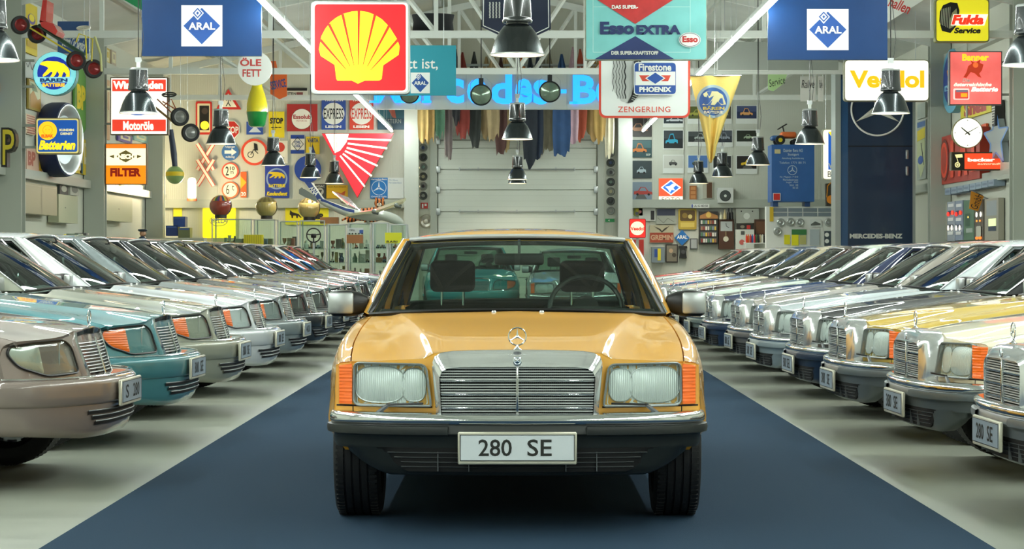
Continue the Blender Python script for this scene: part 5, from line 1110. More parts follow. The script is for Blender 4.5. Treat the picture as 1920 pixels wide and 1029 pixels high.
s.P('face'); s.poly([(604, 251), (737, 251), (670, 369)], E('f02c38', .85)); s.P('rays'); wr = E('fff4e4', 1.05)
s.poly([(610, 251), (654, 251), (650, 266), (638, 282), (628, 287)], wr)
for p, q, w in (((652, 260), (733, 263), 3.4), ((652, 269), (726, 278), 3.4), ((650, 277), (718, 294), 3.4), ((647, 283), (708, 311), 3.4), ((643, 288), (697, 330), 3.2), ((638, 292), (684, 350), 3.)):
    s.line([p, q], w, wr)
s.done()
s = Sign('parts_sign', 'small bright blue sign with a white three-pointed star and a white panel', 'sign', 694, 333, 757, 372, B, body=C('dfe3e0')); s.P('emblem'); s.rect(694, 333, 727, 372, C('1c7ac8')); s.circ(710.5, 352, 14, C('e8f0f4')); s.circ(710.5, 352, 13, C('1c7ac8'))
for k in range(3): a = -PI/2+k*2*PI/3; s.poly([(710.5+13*math.cos(a), 352+13*math.sin(a)), (710.5+2.2*math.cos(a+1.05), 352+2.2*math.sin(a+1.05)), (710.5+2.2*math.cos(a-1.05), 352+2.2*math.sin(a-1.05))], C('e8f0f4'))
s.text('Mercedes-Benz', 695.5, 334.5, 725.5, 337.5, W_); s.text('Original-Teile', 696, 367, 725, 371, W_, .02); s.text('Wir führen', 729, 336, 746, 339, C('7a94b4'), 0); s.text('Mercedes-Benz', 729, 341, 753, 344, C('7a94b4'), 0); s.done()
s = Sign('airfield_sign', 'yellow sign with a small red aeroplane, below the red triangle', 'sign', 612, 347, 652, 372, B, body=C('e8bc20')); s.text('South Aero Airport', 615, 349, 649, 352, K_, 0); s.poly([(620, 358), (640, 362), (648, 357), (646, 366), (630, 366)], C('d0602c')); s.done()
s = Sign('club_sign', 'small dark grey club sign with a round emblem', 'sign', 590, 345, 611, 372, B, body=C('3a3e3e')); s.text('ADAC', 592, 347, 609, 351, C('d0d0c8'), .03); s.circ(600, 359, 7, C('c0c0b8')); s.poly([(596, 356), (600, 365), (604, 356)], C('3a3e3e')); s.done()
s = Sign('fuel_sign', 'yellow enamel sign with a black animal emblem, half hidden by the aeroplane', 'sign', 535, 389, 616, 421, B, body=C('e8d81c'), r=3); s.P('emblem'); s.poly([(544, 394), (549, 398), (560, 401), (566, 408), (563, 408), (559, 404), (558, 409), (556, 409), (555, 404), (550, 404), (549, 409), (547, 409), (546, 404), (543, 402)], C('2a2014')); s.text('AGIP', 574, 400, 606, 411, K_, .06); s.done()
s = Sign('brand_strip', 'small white strip with black writing above the newspaper signs', 'sign', 538, 165, 577, 179, B, body=C('d8d8cc')); s.rect(538, 165, 576, 170, K_); s.text('STEIN', 539, 173, 555, 178, K_, .02); s.rect(556, 173, 568, 178, C('7a4040')); s.done()
s = Sign('bearing_banner', 'orange banner with blue letters hanging in front of the back wall', 'banner', 506, 110, 539, 186, 51, .02, body=C('e86828'), hang=True, shape=[(506, 115), (517, 114), (522, 137), (538, 137), (538, 180), (524, 186), (507, 176)]); s.text('SERVICE', 507, 150, 536, 166, C('3a4a8c'), .03, rot=-12); s.done()
s = Sign('letter_disc_sign', 'white round sign with red letters near the top left', 'sign', 444, 102, 492, 160, 36, .04, body=C('e8e8e2'), shape=circle_pts(478, 128, 32)); s.text('ÖLE', 450, 108, 490, 124, C('c8403c'), .03); s.text('FETT', 455, 130, 490, 144, C('c8403c'), .02); h = s.P('wire'); h.tube([(0, .02, .2), (0, .02, roof_z(s.root.location.x)-s.root.location.z)], .006, STEEL, 4); s.done()
# side wall, left: column signs and posters
def wsign(side, name, label, cat, x0, y0, x1, y1, c, fn=None, th=.04, shape=None):
    s = Sign(name, label, cat, x0, y0, x1, y1, side=side, th=th, body=C(c) if isinstance(c, str) else c, shape=shape, off=th+.02)
    if fn: fn(s)
    return s.done()
wsign('L', 'wall_poster', 'yellow enamel poster high on the left wall', 'poster', 48, 8, 70, 102, 'd4bc20', lambda s: (s.circ(59, 36, 7, C('5a4a8c'), 10), s.circ(59, 34, 5, y_, 7), s.rect(50, 78, 68, 90, C('b89818'))))
wsign('L', 'wall_poster', 'grey handwritten poster under the yellow one on the left wall', 'poster', 46, 104, 68, 148, 'b4bcb4', lambda s: s.line([(48, 120), (52, 128), (56, 116), (60, 130), (64, 118), (66, 124)], 1, K_))
wsign('L', 'framed_map', 'gold framed relief picture on the left wall', 'picture', 54, 150, 77, 207, 'a89040', lambda s: (s.rect(56, 155, 75, 203, C('c4cca4')), s.poly([(56, 180), (62, 170), (70, 186), (75, 182), (75, 203), (56, 203)], C('b08438')), s.poly([(58, 158), (66, 160), (70, 172), (60, 172)], C('6a8a5c'))))
wsign('L', 'lettering_board', 'board of small red lettering on the left wall', 'sign', 49, 215, 66, 252, 'e0c8a8', lambda s: [s.rect(50, 217+i*4.4, 65, 219.4+i*4.4, C('b8705c')) for i in range(8)])
wsign('L', 'lettering_board', 'lower panel of cut red and gold letters on the left wall', 'sign', 50, 278, 79, 321, 'd8b49c', lambda s: (s.text('BP', 52, 285, 66, 312, C('b05c44'), .05), s.text('I', 73, 283, 78, 318, C('d8b01c'), .08)))
wsign('L', 'round_sign', 'large round green and yellow fuel sign on the left wall', 'sign', 140, 128, 166, 250, '5c9440', lambda s: s.text('BP', 144, 160, 160, 206, C('e0cc20'), .06), shape=circle_pts(153, 190, 13, ry=61))
for i, (x0, y0, x1, y1, c, lb) in enumerate(((150, 262, 155, 325, '2c6c8c', 'narrow blue'), (156, 262, 166, 328, 'c8b020', 'narrow yellow framed'), (128, 310, 139, 322, 'e87c1c', 'small orange'), (142, 305, 153, 325, 'd8c040', 'small yellow'), (197, 90, 206, 126, 'c0a430', 'tall gold'), (209, 95, 218, 128, 'b0a08c', 'oval mirror like'), (200, 150, 206, 262, 'c49c74', 'long brown strip'), (222, 252, 248, 267, '6a5c9c', 'purple'), (252, 252, 278, 266, '8cb0ac', 'pale teal'), (226, 345, 268, 357, 'f0dc20', 'bright yellow'), (170, 10, 180, 60, '8c9088', 'small grey'))):
    wsign('L', 'wall_poster', '%s poster on the left wall' % lb, 'poster', x0, y0, x1, y1, c, lambda s: (s.rect(x0+(x1-x0)*.15, y0+(y1-y0)*.1, x1-(x1-x0)*.15, y1-(y1-y0)*.3, C('d8d0a8')), s.rect(x0+(x1-x0)*.3, y0+(y1-y0)*.2, x1-(x1-x0)*.3, y0+(y1-y0)*.5, C(c))))
wsign('L', 'scoreboard_panel', 'large beige metal box on the left wall above the cars', 'cabinet', 47, 346, 107, 402, '9c9478', lambda s: (s.line([(77, 347), (77, 401)], .8, C('6a6450')), s.line([(48, 350), (106, 350)], .6, C('b8b09c'))), th=.25)
wsign('L', 'scoreboard_panel', 'pale green metal box on the left wall, partly behind the beige one', 'cabinet', 110, 366, 146, 418, 'a8ac90', lambda s: s.circ(122, 390, 1, K_), th=.2)
wsign('L', 'scoreboard_panel', 'cream metal box under the glowing filter sign', 'cabinet', 200, 368, 248, 415, 'b4b494', lambda s: s.circ(222, 392, 1, K_), th=.25)
wsign('L', 'framed_poster', 'framed white poster with a red figure at the left picture edge', 'poster', 2, 336, 17, 424, '3a3e40', lambda s: (s.rect(3, 338, 16, 422, C('d0d4cc')), s.poly([(4, 372), (9, 352), (14, 380), (14, 402), (4, 402)], C('c08478'))))
wsign('L', 'small_plaque', 'small black and white plaque on the left wall', 'sign', 112, 345, 128, 366, '3c3e3c', lambda s: s.circ(120, 354, 5, C('b8b8a8'), 6))
wsign('L', 'small_plaque', 'round chrome badge plaque right of the black plaque', 'sign', 132, 346, 148, 366, 'b8b8ac', lambda s: s.circ(140, 355, 6, C('7a7c74'), 7))
wsign('L', 'oval_badge', 'oval blue and white badge at the left picture edge', 'sign', -6, 138, 13, 205, '3a64a4', lambda s: (s.circ(3, 165, 5, C('e88c2c'), 14), s.line([(-4, 178), (12, 172)], 2, W_)), shape=circle_pts(3, 172, 9.5, ry=33))
# letter P, tyre ring
root = thing('letter_sign', 'black channel letter P with a yellow face at the left picture edge', 'sign', at(16, 276, 36.0)); m = MB(); k = 36/F
for (c, o, e_) in (('16140f', .0, 0.), ('d0bc28', -.012, -.016)):
    v, f = text_mesh('P', .0 if o else .06, 0, 1); lo, hi = v.min(0), v.max(0); V = np.stack([(v[:, 0]-(lo[0]+hi[0])/2)/(hi[0]-lo[0])*(28+e_*400)*k, np.full(len(v), o), (v[:, 1]-(lo[1]+hi[1])/2)/(hi[1]-lo[1])*(74+e_*500)*k], 1); m = MB(); m.add(V, f, C(c))
    if not o: W2 = V+np.array([0, .22, 0]); m.add(W2, f, C(c)); n = len(V); cnt = {(q[i], q[(i+1) % len(q)]) for q in f for i in range(len(q))}; m.add(np.concatenate([V, W2]), [(a, b, b+n, a+n) for a, b in cnt if (b, a) not in cnt], C(c))
    m.build('letter_case' if not o else 'letter_face', root)
m = MB(); m.box(-.9, .05, -.12, -.05, .1, -.06, GREYSTEEL); m.build('bracket', root)
def ring_sign():
    root = thing('tyre_ring_sign', 'dark blue tyre shaped ring with chrome rim standing out from the left wall', 'sign', (-XW+.32, 40.6, at(0, 262, 40.6).z)); m = MB(); M = Matrix.Rotation(R(-12), 4, 'Z') @ Matrix.Rotation(R(90), 4, 'Y')
    m.lathe([(.5, -.18), (.66, -.18), (.68, -.1), (.68, .1), (.66, .18), (.6, .18), (.5, .12), (.5, -.18)], C('1a2a54'), 40, M); m.build('tyre_ring', root); m = MB(); m.lathe([(.6, .185), (.64, .18), (.64, .2), (.6, .2), (.5, .13), (.44, .1)], STEEL, 40, M); m.lathe([(0, .05), (.45, .1)], mat('ring_inner', 'b8c4c4', .3, .3), 32, M); m.build('rim', root)
ring_sign()
# right wall
wsign('R', 'round_sign', 'large round light blue lit sign seen edge-on behind the red battery sign', 'sign', 1765, 95, 1800, 216, '5fa8c4', lambda s: (s.circ(1783, 148, 14, C('1c3c94'), 48), s.poly([(1776, 130), (1790, 128), (1788, 150), (1779, 152)], C('f09020')), s.rect(1772, 158, 1794, 168, C('8fd0e4')), s.text('BÄREN', 1774, 160, 1792, 167, C('1c3c94'), .05)), th=.15, shape=circle_pts(1783, 152, 17.5, ry=60))
wsign('R', 'fuel_sign', 'yellow sign with red letters behind the round clock', 'sign', 1801, 184, 1858, 218, 'd8cc1c', lambda s: s.text('Shell', 1808, 186, 1850, 214, C('a82c20'), .06))
wsign('R', 'blue_panel_sign', 'bright blue panel high on the right wall', 'sign', 1796, 78, 1846, 96, '2a80c8', lambda s: s.text('R', 1836, 84, 1842, 94, W_))
wsign('R', 'orange_panel_sign', 'orange panel between the clock and the star on the right wall', 'sign', 1836, 233, 1849, 285, 'e05a20')
wsign('R', 'poster', 'yellow and blue poster beside the dark blue tower', 'poster', 1719, 226, 1736, 336, 'a8b0a8', lambda s: (s.rect(1720, 228, 1735, 238, C('3a64a0')), s.poly([(1720, 244), (1735, 240), (1735, 260), (1720, 264)], C('e0cc20')), s.poly([(1720, 264), (1735, 262), (1735, 310), (1727, 334), (1720, 300)], C('c4cca0')), s.line([(1728, 268), (1733, 310)], 1.2, K_), s.circ(1727, 300, 5, C('3c64b4'), 8)))
wsign('R', 'wall_panel', 'pale narrow panel above the poster beside the tower', 'panel', 1720, 194, 1735, 222, 'b0bab0')
def red_box():
    s = Sign('relief_sign', 'dark red relief sign with big round letters under the clock', 'sign', 1749, 250, 1837, 342, side='R', th=.18, body=C('a02c14'), off=.2); ink = C('d8401c')
    s.P('relief'); 
    for q in range(3): s.rect(1752, 262+q*24, 1758, 280+q*24, ink, 2)
    s.circ(1773, 296, 9, C('6a1808'), 40); s.circ(1773, 296, 7, ink, 34); s.circ(1773, 296, 4.6, C('a02c14'), 26)
    s.rect(1786, 262, 1792, 332, ink, 2); s.poly([(1800, 332), (1806, 264), (1812, 264), (1818, 332), (1812, 332), (1809, 290), (1805, 332)], ink); s.rect(1824, 264, 1830, 328, ink); s.rect(1824, 320, 1835, 328, ink); s.done()
red_box()
def star_sign():
    pts = []; 
    for k in range(10): a = -PI/2+k*PI/5; rr = (56 if k % 2 == 0 else 24); pts.append((1868+rr*.38*math.cos(a)*1.1, 262+rr*math.sin(a)))
    wsign('R', 'star_sign', 'silver blue star shaped sign at the right wall near the picture edge', 'sign', 1840, 200, 1890, 322, 'a4acac', lambda s: s.line(pts+[pts[0]], 2.6, C('5c8ccc')), th=.12, shape=pts)
star_sign()
wsign('R', 'bead_curtain_sign', 'black and white twisted rope hanging on the star sign', 'rope', 1860, 188, 1866, 236, '2a2826', lambda s: [s.rect(1860, 190+i*5, 1866, 192.4+i*5, C('d0ccc0')) for i in range(9)], th=.16)
for i in range(8):
    x0 = 1771.5+i*11.6; yb = 368-(i*2.3); wsign('R', 'licence_plate', 'blue grey licence plate, %s in the row along the right beam' % ('first', 'second', 'third', 'fourth', 'fifth', 'sixth', 'seventh', 'last')[i], 'licence plate', x0, yb-15, x0+10.6, yb-3, '8c9cac', lambda s: s.rect(x0+1.2, yb-11, x0+9.4, yb-7, C('6c7c90')), th=.2)
BD = [(1757, 380, 1775, 450, 'b4b4a4', 'white demonstration board with wire coils'), (1776, 378, 1790, 452, '9ca4b0', 'board with rear lamps and small chrome lights'), (1791, 376, 1805, 450, '8c98ac', 'board of red signal lamps and blue switches'), (1807, 375, 1826, 450, '5c7c64', 'green circuit demonstration board'), (1827, 374, 1844, 450, '5a5448', 'dark board with amber indicator lamps'), (1846, 372, 1872, 450, 'a09c8c', 'beige map board')]
for i, (x0, y0, x1, y1, c, lb) in enumerate(BD):
    def fn(s, i=i, x0=x0, x1=x1):
        s.P('fittings'); w = x1-x0
        if i == 0: s.circ(x0+w*.4, 405, 4, C('3a3a34'), 9); s.circ(x0+w*.7, 425, 4, C('5a564c'), 9); s.line([(x0+2, 390), (x0+9, 386), (x0+15, 398)], .8, K_)
        if i in (1, 2):
            for q in range(5): s.rect(x0+2, 382+q*13, x1-2, 388+q*13, C('2a3c5c') if q % 2 else C('e8e8e8'))
            s.circ(x0+3, 401, 2.4, E('ff2a20', 1.3), 4); s.circ(x1-3, 399, 2.4, E('ff3a20', 1.3), 4)
            for q in (0, 1): s.circ(x0+w*(.25+.5*q), 427, 1.6, E('fff4d8', 1.3), 5)
        if i == 3: s.rect(x0+3, 400, x0+12, 424, C('3c5c48')); s.rect(x0+5, 428, x1-2, 436, C('a4b0a8')); s.circ(x0+9, 407, 1.2, E('ffc860'), 2)
        if i == 4:
            for q in (0, 1): s.circ(x0+w*(.25+.5*q), 402, 1.8, E('f4f0e0', 1.3), 5); s.circ(x0+w*(.3+.4*q), 446, 3, E('ff7a20', 1.2), 3); s.circ(x0+w*(.3+.4*q), 414, 1.4, E('ff9a30', 1.2), 2)
            s.rect(x0+5, 424, x1-3, 444, C('c8c4b4'), 2)
        if i == 5: s.rect(x0+4, 376, x1-3, 404, C('98a0a4')); s.rect(x0+8, 410, x1-4, 424, E('e0e8b0', .7)); s.rect(x0+8, 424, x1-4, 433, C('2c3c54'))
    wsign('R', 'demonstration_board', lb+' on the right wall', 'board', x0, y0, x1, y1, c, fn, th=.1)
s = Sign('flag_sign', 'orange hanging sign with black lettering on a slanted pole, right wall', 'sign', 1817, 358, 1845, 396, 41, .02, body=C('d88c1c'), shape=[(1821, 358), (1845, 368), (1834, 396), (1817, 391)]); s.text('GmbH', 1816, 370, 1846, 384, K_, .0, rot=-68); h = s.P('pole'); h.tube([(s.X(1822), .02, s.Z(358)), (s.X(1884), .02, s.Z(388))], .015, STEEL, 6); s.done()
# back wall right: photo posters
PC = [(1178, 222, 1222, 256, '2a2220', 'b07c5c', 'reddish brown'), (1178, 262, 1222, 295, '1c4448', 'd0782c', 'teal with an orange car'), (1178, 301, 1222, 334, '2c3a3e', 'a8b8c0', 'grey tunnel'), (1178, 341, 1222, 375, '7c8c9c', 'b04038', 'four-part colour'),
      (1243, 243, 1282, 280, '0c1218', '2c9cc0', 'black with a cyan car'), (1243, 290, 1282, 325, 'c8c8c0', '4a4a48', 'black and white building'), (1243, 214, 1282, 238, '1c2c34', 'c8ccd0', 'dark over white'), (1289, 245, 1328, 274, '1e2424', '9ca4a0', 'dark car park'), (1289, 290, 1328, 324, '4c74b0', '3c5040', 'blue sky'), (1289, 198, 1328, 232, '586028', 'a8a848', 'yellow green'),
      (1336, 243, 1374, 276, '28303a', '9098a4', 'slate road'), (1336, 291, 1372, 324, '181c20', '6c6c60', 'black'), (1336, 198, 1372, 232, '3a3a34', '90908c', 'dark grey'), (1380, 197, 1420, 232, '1e2c54', 'e0a060', 'sunset'), (1380, 243, 1420, 274, '20281c', 'a8b89c', 'green meadow'), (1380, 291, 1420, 326, '1a1410', 'e0b820', 'black with a yellow streak')]
for i, (x0, y0, x1, y1, c, c2, lb) in enumerate(PC):
    s = Sign('calendar_poster', '%s calendar poster on the right part of the back wall' % lb, 'poster', x0, y0, x1, y1, B, .02, body=C('dcdfda') if x0 > 1230 else C(c), group='calendar posters on the back wall'); w, h = x1-x0, y1-y0; s.P('picture')
    yb = y1-(h*.28 if x0 > 1230 and i not in (4,) else 2); s.rect(x0+1.5, y0+1.5, x1-1.5, yb, C(c)); cy = (y0+yb)/2+1; hh = (yb-y0)
    if i % 3 == 1: s.rect(x0+1.5, y0+1.5, x1-1.5, cy-hh*.05, C('%02x%02x%02x' % tuple(min(255, int(c[q:q+2], 16)+34) for q in (0, 2, 4))))
    if i % 4 == 3: s.poly([(x0+w*.3, yb), (x0+w*.48, cy-hh*.1), (x0+w*.54, cy-hh*.1), (x0+w*.8, yb)], C('5c5e5c'))
    z_ = 1-.25*(i % 3); mx = x0+w*(.42+.07*(i % 4)); ww = w*z_*.8; up = (.24, .32, .16)[i % 3]*hh; fl = 1 if i % 2 else -1; q_ = lambda u, v: (mx+fl*(u-.5)*ww, cy+v)
    s.poly([q_(0, hh*.2), q_(.02, hh*.02), q_(.24, -hh*.02), q_(.36, -up), q_(.62, -up*.95), q_(.78, 0), q_(.98, hh*.06), q_(1, hh*.2)], C(c2)); s.poly([q_(.30, -hh*.01), q_(.39, -up*.8), q_(.6, -up*.78), q_(.70, 0)], C(c))
    for u in (.2, .8): s.circ(mx+(u-.5)*ww, cy+hh*.2, hh*.07, C('101214'))
    if lb.startswith('teal'): s.text('SEP', 1211, 288, 1220, 292, C('d0d8d0'))
    s.done()
s = Sign('photo_sign', 'glowing orange photo sign with a blue diamond', 'sign', 1235, 334, 1281, 380, 53.85, .12, body=C('c8c0a0')); s.P('face'); s.rect(1235.5, 334.5, 1280, 368, E('f0502c', .85)); s.rect(1235.5, 368, 1280, 379, E('fff4d8', .95)); s.P('emblem'); s.poly([(1258, 337), (1277, 351.5), (1258, 366), (1239, 351.5)], E('f0f4f8', .95)); s.poly([(1258, 339.5), (1273.5, 351.5), (1258, 363.5), (1242, 351.5)], E('2c6cc8', .85)); s.poly([(1247, 350), (1255, 349), (1262, 344), (1268, 347), (1262, 352), (1266, 357), (1259, 356), (1256, 361), (1252, 354)], E('e8eef4', .9)); s.text('FOTO', 1241, 370, 1275, 377.5, E('4a3c34', .4), .0, space=1.1); s.done()
def bsign(name, label, cat, x0, y0, x1, y1, c, fn=None, th=.06, D=B, r=0, shape=None):
    s = Sign(name, label, cat, x0, y0, x1, y1, D, th, body=C(c), r=r, shape=shape, hang=(cat in ('banner', 'board') and 40 < D < 47))
    if fn: fn(s)
    return s.done()
bsign('wooden_strip', 'narrow orange wooden strip beside the photo sign', 'board', 1293, 348, 1306, 381, 'a86430', lambda s: [s.rect(1295, 350+q*8, 1304, 356+q*8, C('c88850')) for q in range(4)])
bsign('small_picture', 'small framed sepia picture right of the wooden strip', 'picture', 1318, 340, 1336, 372, 'b8b4a4', lambda s: s.rect(1325, 342, 1335, 371, C('5c3c24')))
bsign('ventilation_unit', 'white square fan unit with a dark round grille on the back wall', 'fan', 1346, 352, 1375, 380, 'dcdeda', lambda s: (s.circ(1360, 367, 10.5, C('2c302e')), s.circ(1360, 367, 9, C('444a48')), s.circ(1360, 367, 2.6, C('d8dcd8'))), th=.3)
bsign('licence_plate', 'white licence plate on the grey beam of the back wall', 'licence plate', 1296, 382.5, 1330, 389.5, 'dfe2de', lambda s: (s.rect(1296.5, 383, 1299, 389, b_c), s.text('UU G HD 50', 1301, 384, 1327, 388, K_)), th=.25)
s = Sign('fuel_sign', 'small glowing red square sign with a pale round centre, right of the yellow car', 'sign', 1180, 410, 1211, 446, 50, .15, body=C('8c1c18'), r=3); s.rect(1181, 411, 1210, 445, E('e8241c', .8), 3); s.circ(1195, 428, 13, E('ffd8b8', .95)); s.text('Veedol', 1182, 425, 1208, 432, E('c82c20', .7), .04); h = s.P('post'); h.box(-.03, .05, -s.root.location.z, .03, .1, s.Z(446), GREYSTEEL); h.box(-.15, -.05, -s.root.location.z, .15, .2, -s.root.location.z+.03, GREYSTEEL); s.done()
bsign('enamel_sign', 'weathered sign with a bird above a rusty red band', 'sign', 1218, 422, 1263, 455, 'b4ac90', lambda s: (s.rect(1218.5, 436, 1262.5, 454.5, mat('rusty_red', '9c4028', .6, var=.3, vscale=4)), s.text('GREMIN', 1220, 440, 1261, 450, C('c8a080'), .04), s.poly([(1226, 424), (1238, 429), (1241, 433), (1246, 428), (1256, 423), (1246, 432), (1241, 436), (1236, 431)], C('3a3024'))))
bsign('aral_diamond', 'small blue diamond sign with white letters', 'sign', 1265, 431, 1293, 460, '1c6cb4', lambda s: s.text('ARAL', 1269, 441, 1289, 448, W_, .03), shape=[(1279, 431), (1293, 446), (1279, 460), (1265, 446)])
bsign('roller_panel', 'pale panel with a dark blue rolled top on the back wall', 'panel', 1231, 391, 1267, 420, 'a4a89c', lambda s: (s.rect(1232, 392, 1266, 404, C('3c4258')), s.line([(1233, 408), (1244, 418), (1252, 409), (1264, 416)], .8, C('6a6c64'))))
bsign('calendar_poster', 'white leaflet with a black photo under the grey beam', 'poster', 1198, 390, 1229, 414, 'd0d4cc', lambda s: s.rect(1220, 395, 1227, 412, C('2c2a2c')))
bsign('flower_wreath', 'small yellow and green bouquet hanging under the beam', 'flowers', 1189, 389, 1205, 404, '8c8c30', lambda s: (s.circ(1195, 394, 3, C('c8b82c')), s.circ(1200, 397, 3, C('a86c6c')), s.circ(1194, 400, 3, C('5c5c70'))))
bsign('brass_radiator_shell', 'polished brass radiator frame on the back wall', 'car part', 1272, 391, 1306, 430, 'b89c38', lambda s: (s.rect(1275, 394, 1303, 414, C('5c4418'), 3), s.circ(1284, 404, 5, C('8c7028')), s.circ(1294, 406, 4, C('d8c478')), s.rect(1276, 417, 1302, 426, C('d4bc5c'))), r=4)
bsign('glass_cabinet', 'black glazed collector cabinet with a wooden gable', 'cabinet', 1311, 396, 1346, 458, '2c2a26', lambda s: ([s.rect(1313, 411+q*11.5, 1344, 420+q*11.5, C('54585a')) for q in range(4)], [s.rect(1314+k*4.2, 413+q*11.5, 1317+k*4.2, 420+q*11.5, C(('c8c8c0', '8c3c30', 'd0b040', '4c7c5c', 'e0dcd0', '9c6c4c', '7c8c9c')[(k*3+q*5) % 7])) for q in range(4) for k in range(7)], s.P('gable'), s.poly([(1311, 410), (1312, 404), (1322, 400), (1328, 396), (1334, 400), (1345, 404), (1346, 410)], C('9c6c38')), s.circ(1328, 403, 5, C('c8a850'))), th=.2)
bsign('pendulum_clock', 'tall wooden pendulum clock with a silver face', 'clock', 1348, 411, 1376, 467, '4a2c1c', lambda s: (s.rect(1351, 415, 1373, 433, C('a4acac')), s.line([(1362, 424), (1361, 418)], 1, K_), s.line([(1362, 424), (1367, 427)], 1, K_), s.P('pendulum'), s.line([(1361, 434), (1361, 446)], .8, C('b8a878')), s.circ(1361, 448, 5, C('c8c4b0'))), th=.2)
bsign('white_cupboard', 'white metal cupboard under the round lamp on the back wall', 'cupboard', 1380, 430, 1414, 468, 'd0d4cc', lambda s: (s.rect(1381, 419, 1413, 430, C('2a2824')), s.circ(1392, 425, 4, C('8c8474'), 3), s.rect(1400, 422, 1407, 429, C('c03028')), s.circ(1391, 454, 5, C('c06058')), s.rect(1389, 433, 1396, 440, C('4c504c'))), th=.4)
bsign('switch_box', 'grey wall box with a round white lamp', 'box', 1380, 391, 1423, 418, 'b0b4aa', lambda s: (s.circ(1400, 405, 6, C('dce0d8')), s.circ(1390, 396, 1.2, K_), s.circ(1411, 396, 1.2, K_)), th=.15)
bsign('wooden_cabinet', 'small brown wooden cabinet beside the display wall', 'cabinet', 1415, 411, 1440, 440, '4c3020', lambda s: s.rect(1418, 415, 1437, 438, C('6c4830')), th=.3)
bsign('framed_photo', 'dark framed group photo low on the back wall', 'picture', 1248, 458, 1271, 492, '2c2824', lambda s: (s.rect(1250, 460, 1269, 490, C('847c6c')), s.circ(1258, 470, 4, C('c8a888')), s.circ(1264, 478, 4, C('4c4438'))))
bsign('framed_photo', 'small silver framed picture under the blue diamond', 'picture', 1294, 447, 1308, 467, '3c4044', lambda s: s.rect(1295.5, 448.5, 1306.5, 465.5, C('a8acac')))
bsign('service_machine', 'blue and yellow machine standing by the back wall', 'machine', 1222, 463, 1246, 492, '78848c', lambda s: (s.rect(1227, 467, 1233, 482, C('2c4c94')), s.rect(1233, 466, 1239, 488, C('e0cc2c'))), th=.3)
bsign('red_panel', 'plain red panel under the small glowing red sign', 'panel', 1185, 449, 1207, 490, 'c03024')
bsign('wall_telephone', 'old black telephone on the back wall', 'telephone', 1274, 461, 1288, 484, '1c1c1c', lambda s: s.circ(1281, 472, 4, C('4c4c4c')), th=.15, shape=[(1273, 461), (1288, 461), (1289, 465), (1285, 466), (1288, 484), (1274, 484), (1277, 466), (1273, 465)])
for i, (x, h_, c, lb) in enumerate(((1352, 13, 'c8c8b0', 'round pale bottle'), (1359, 18, 'b8a878', 'clear bottle with gold cap'), (1366, 21, '1c1c1c', 'left black bottle'), (1372, 21, '141414', 'right black bottle'))):
    k = B/F; o = MB(); r = 3*k; hh = h_*k; o.lathe([(0, 0), (r, 0), (r, hh*.55), (r*.4, hh*.72), (r*.4, hh), (0, hh)], C(c), 12); tag(o.build('bottle', None, at(x, 411, 53.75)), lb+' standing on the pendulum clock', 'bottle', 'bottles on the pendulum clock')
# trolley with spray cans
k = 52/F; base = at(1418, 455, 52); root = thing('tool_trolley', 'white metal shelf trolley carrying spray cans', 'trolley', (base.x, 52, 0)); zt = base.z
for z in (zt, zt-.25, .3): m = MB(); m.box(-.28, -.15, z-.02, .28, .15, z, WHITE); m.build('shelf', root)
for x in (-.27, .27):
    for y in (-.14, .14): m = MB(); m.box(x-.012, y-.012, 0, x+.012, y+.012, zt+.02, WHITE); m.build('leg', root)
cc = ['d8301c', 'e87020', 'c8281c', '3c64b0', 'd82838', '406c40', '101010', 'd8c8a0', 'e8e4d8', '1c1c1c', 'c8b420']
for i, c in enumerate(cc): m = MB(); m.lathe([(0, 0), (.022, 0), (.022, .15), (.012, .17), (.012, .195), (0, .195)], C(c), 12); tag(m.build('spray_can', None, (base.x-.23+.046*i, 51.95+.03*(i % 2), zt)), '%s spray can on the white trolley' % ('first', 'second', 'third', 'fourth', 'fifth', 'sixth', 'seventh', 'eighth', 'ninth', 'tenth', 'last')[i], 'spray can', 'spray cans on the trolley')
s = Sign('display_wall', 'white display wall with hubcaps and small posters in front of the back wall', 'display', 1437, 387, 1566, 470, 50.5, .3, body=C('e4e6e0'))
s.P('slat_window'); 
for q in range(2):
    for kx in range(4): s.rect(1450+kx*28, 390+q*8.5, 1476+kx*28, 397+q*8.5, C('7c8890'))
s.P('edge_strip'); s.rect(1443, 388, 1450, 415, C('d8b428')); s.P('poster'); s.rect(1470, 440, 1481, 458, C('e8e020')); s.rect(1483, 430, 1512, 440, g_) if False else s.rect(1484, 430, 1512, 440, C('3c7c44')); s.rect(1484, 440, 1497, 460, C('e8e020')); s.rect(1499, 441, 1511, 458, C('b8b470')); s.rect(1518, 430, 1536, 460, C('aeb8bc')); s.rect(1545, 433, 1562, 462, C('38444c')); s.circ(1550, 440, 4, W_); s.circ(1550, 452, 4, W_); s.rect(1518, 411, 1540, 425, C('d8dcd8')); s.poly([(1520, 420), (1528, 415), (1538, 419), (1538, 422), (1520, 423)], C('5c605c'))
h = s.P('base'); h.box(s.X(1437), 0, -s.root.location.z, s.X(1566), .3, s.Z(470), C('d0d4ce')); s.done()
def hubcap(px, py, r, D, label, c='b8bcb8', grp=None, disc=None):
    k = D/F*r; m = MB(); M = Matrix.Rotation(R(90), 4, 'X'); m.lathe([(0, .05), (k*.3, .045), (k*.45, .02), (k*.75, .035), (k*.95, .02), (k, 0), (k*.9, -.01)], mat('hub_'+c, c, .3, .7), 24, M)
    if disc: m.lathe([(0, .054), (k*.38, .05), (k*.4, .03)], C(disc), 18, M)
    tag(m.build('hubcap', None, at(px, py, D)), label, 'hubcap', grp)
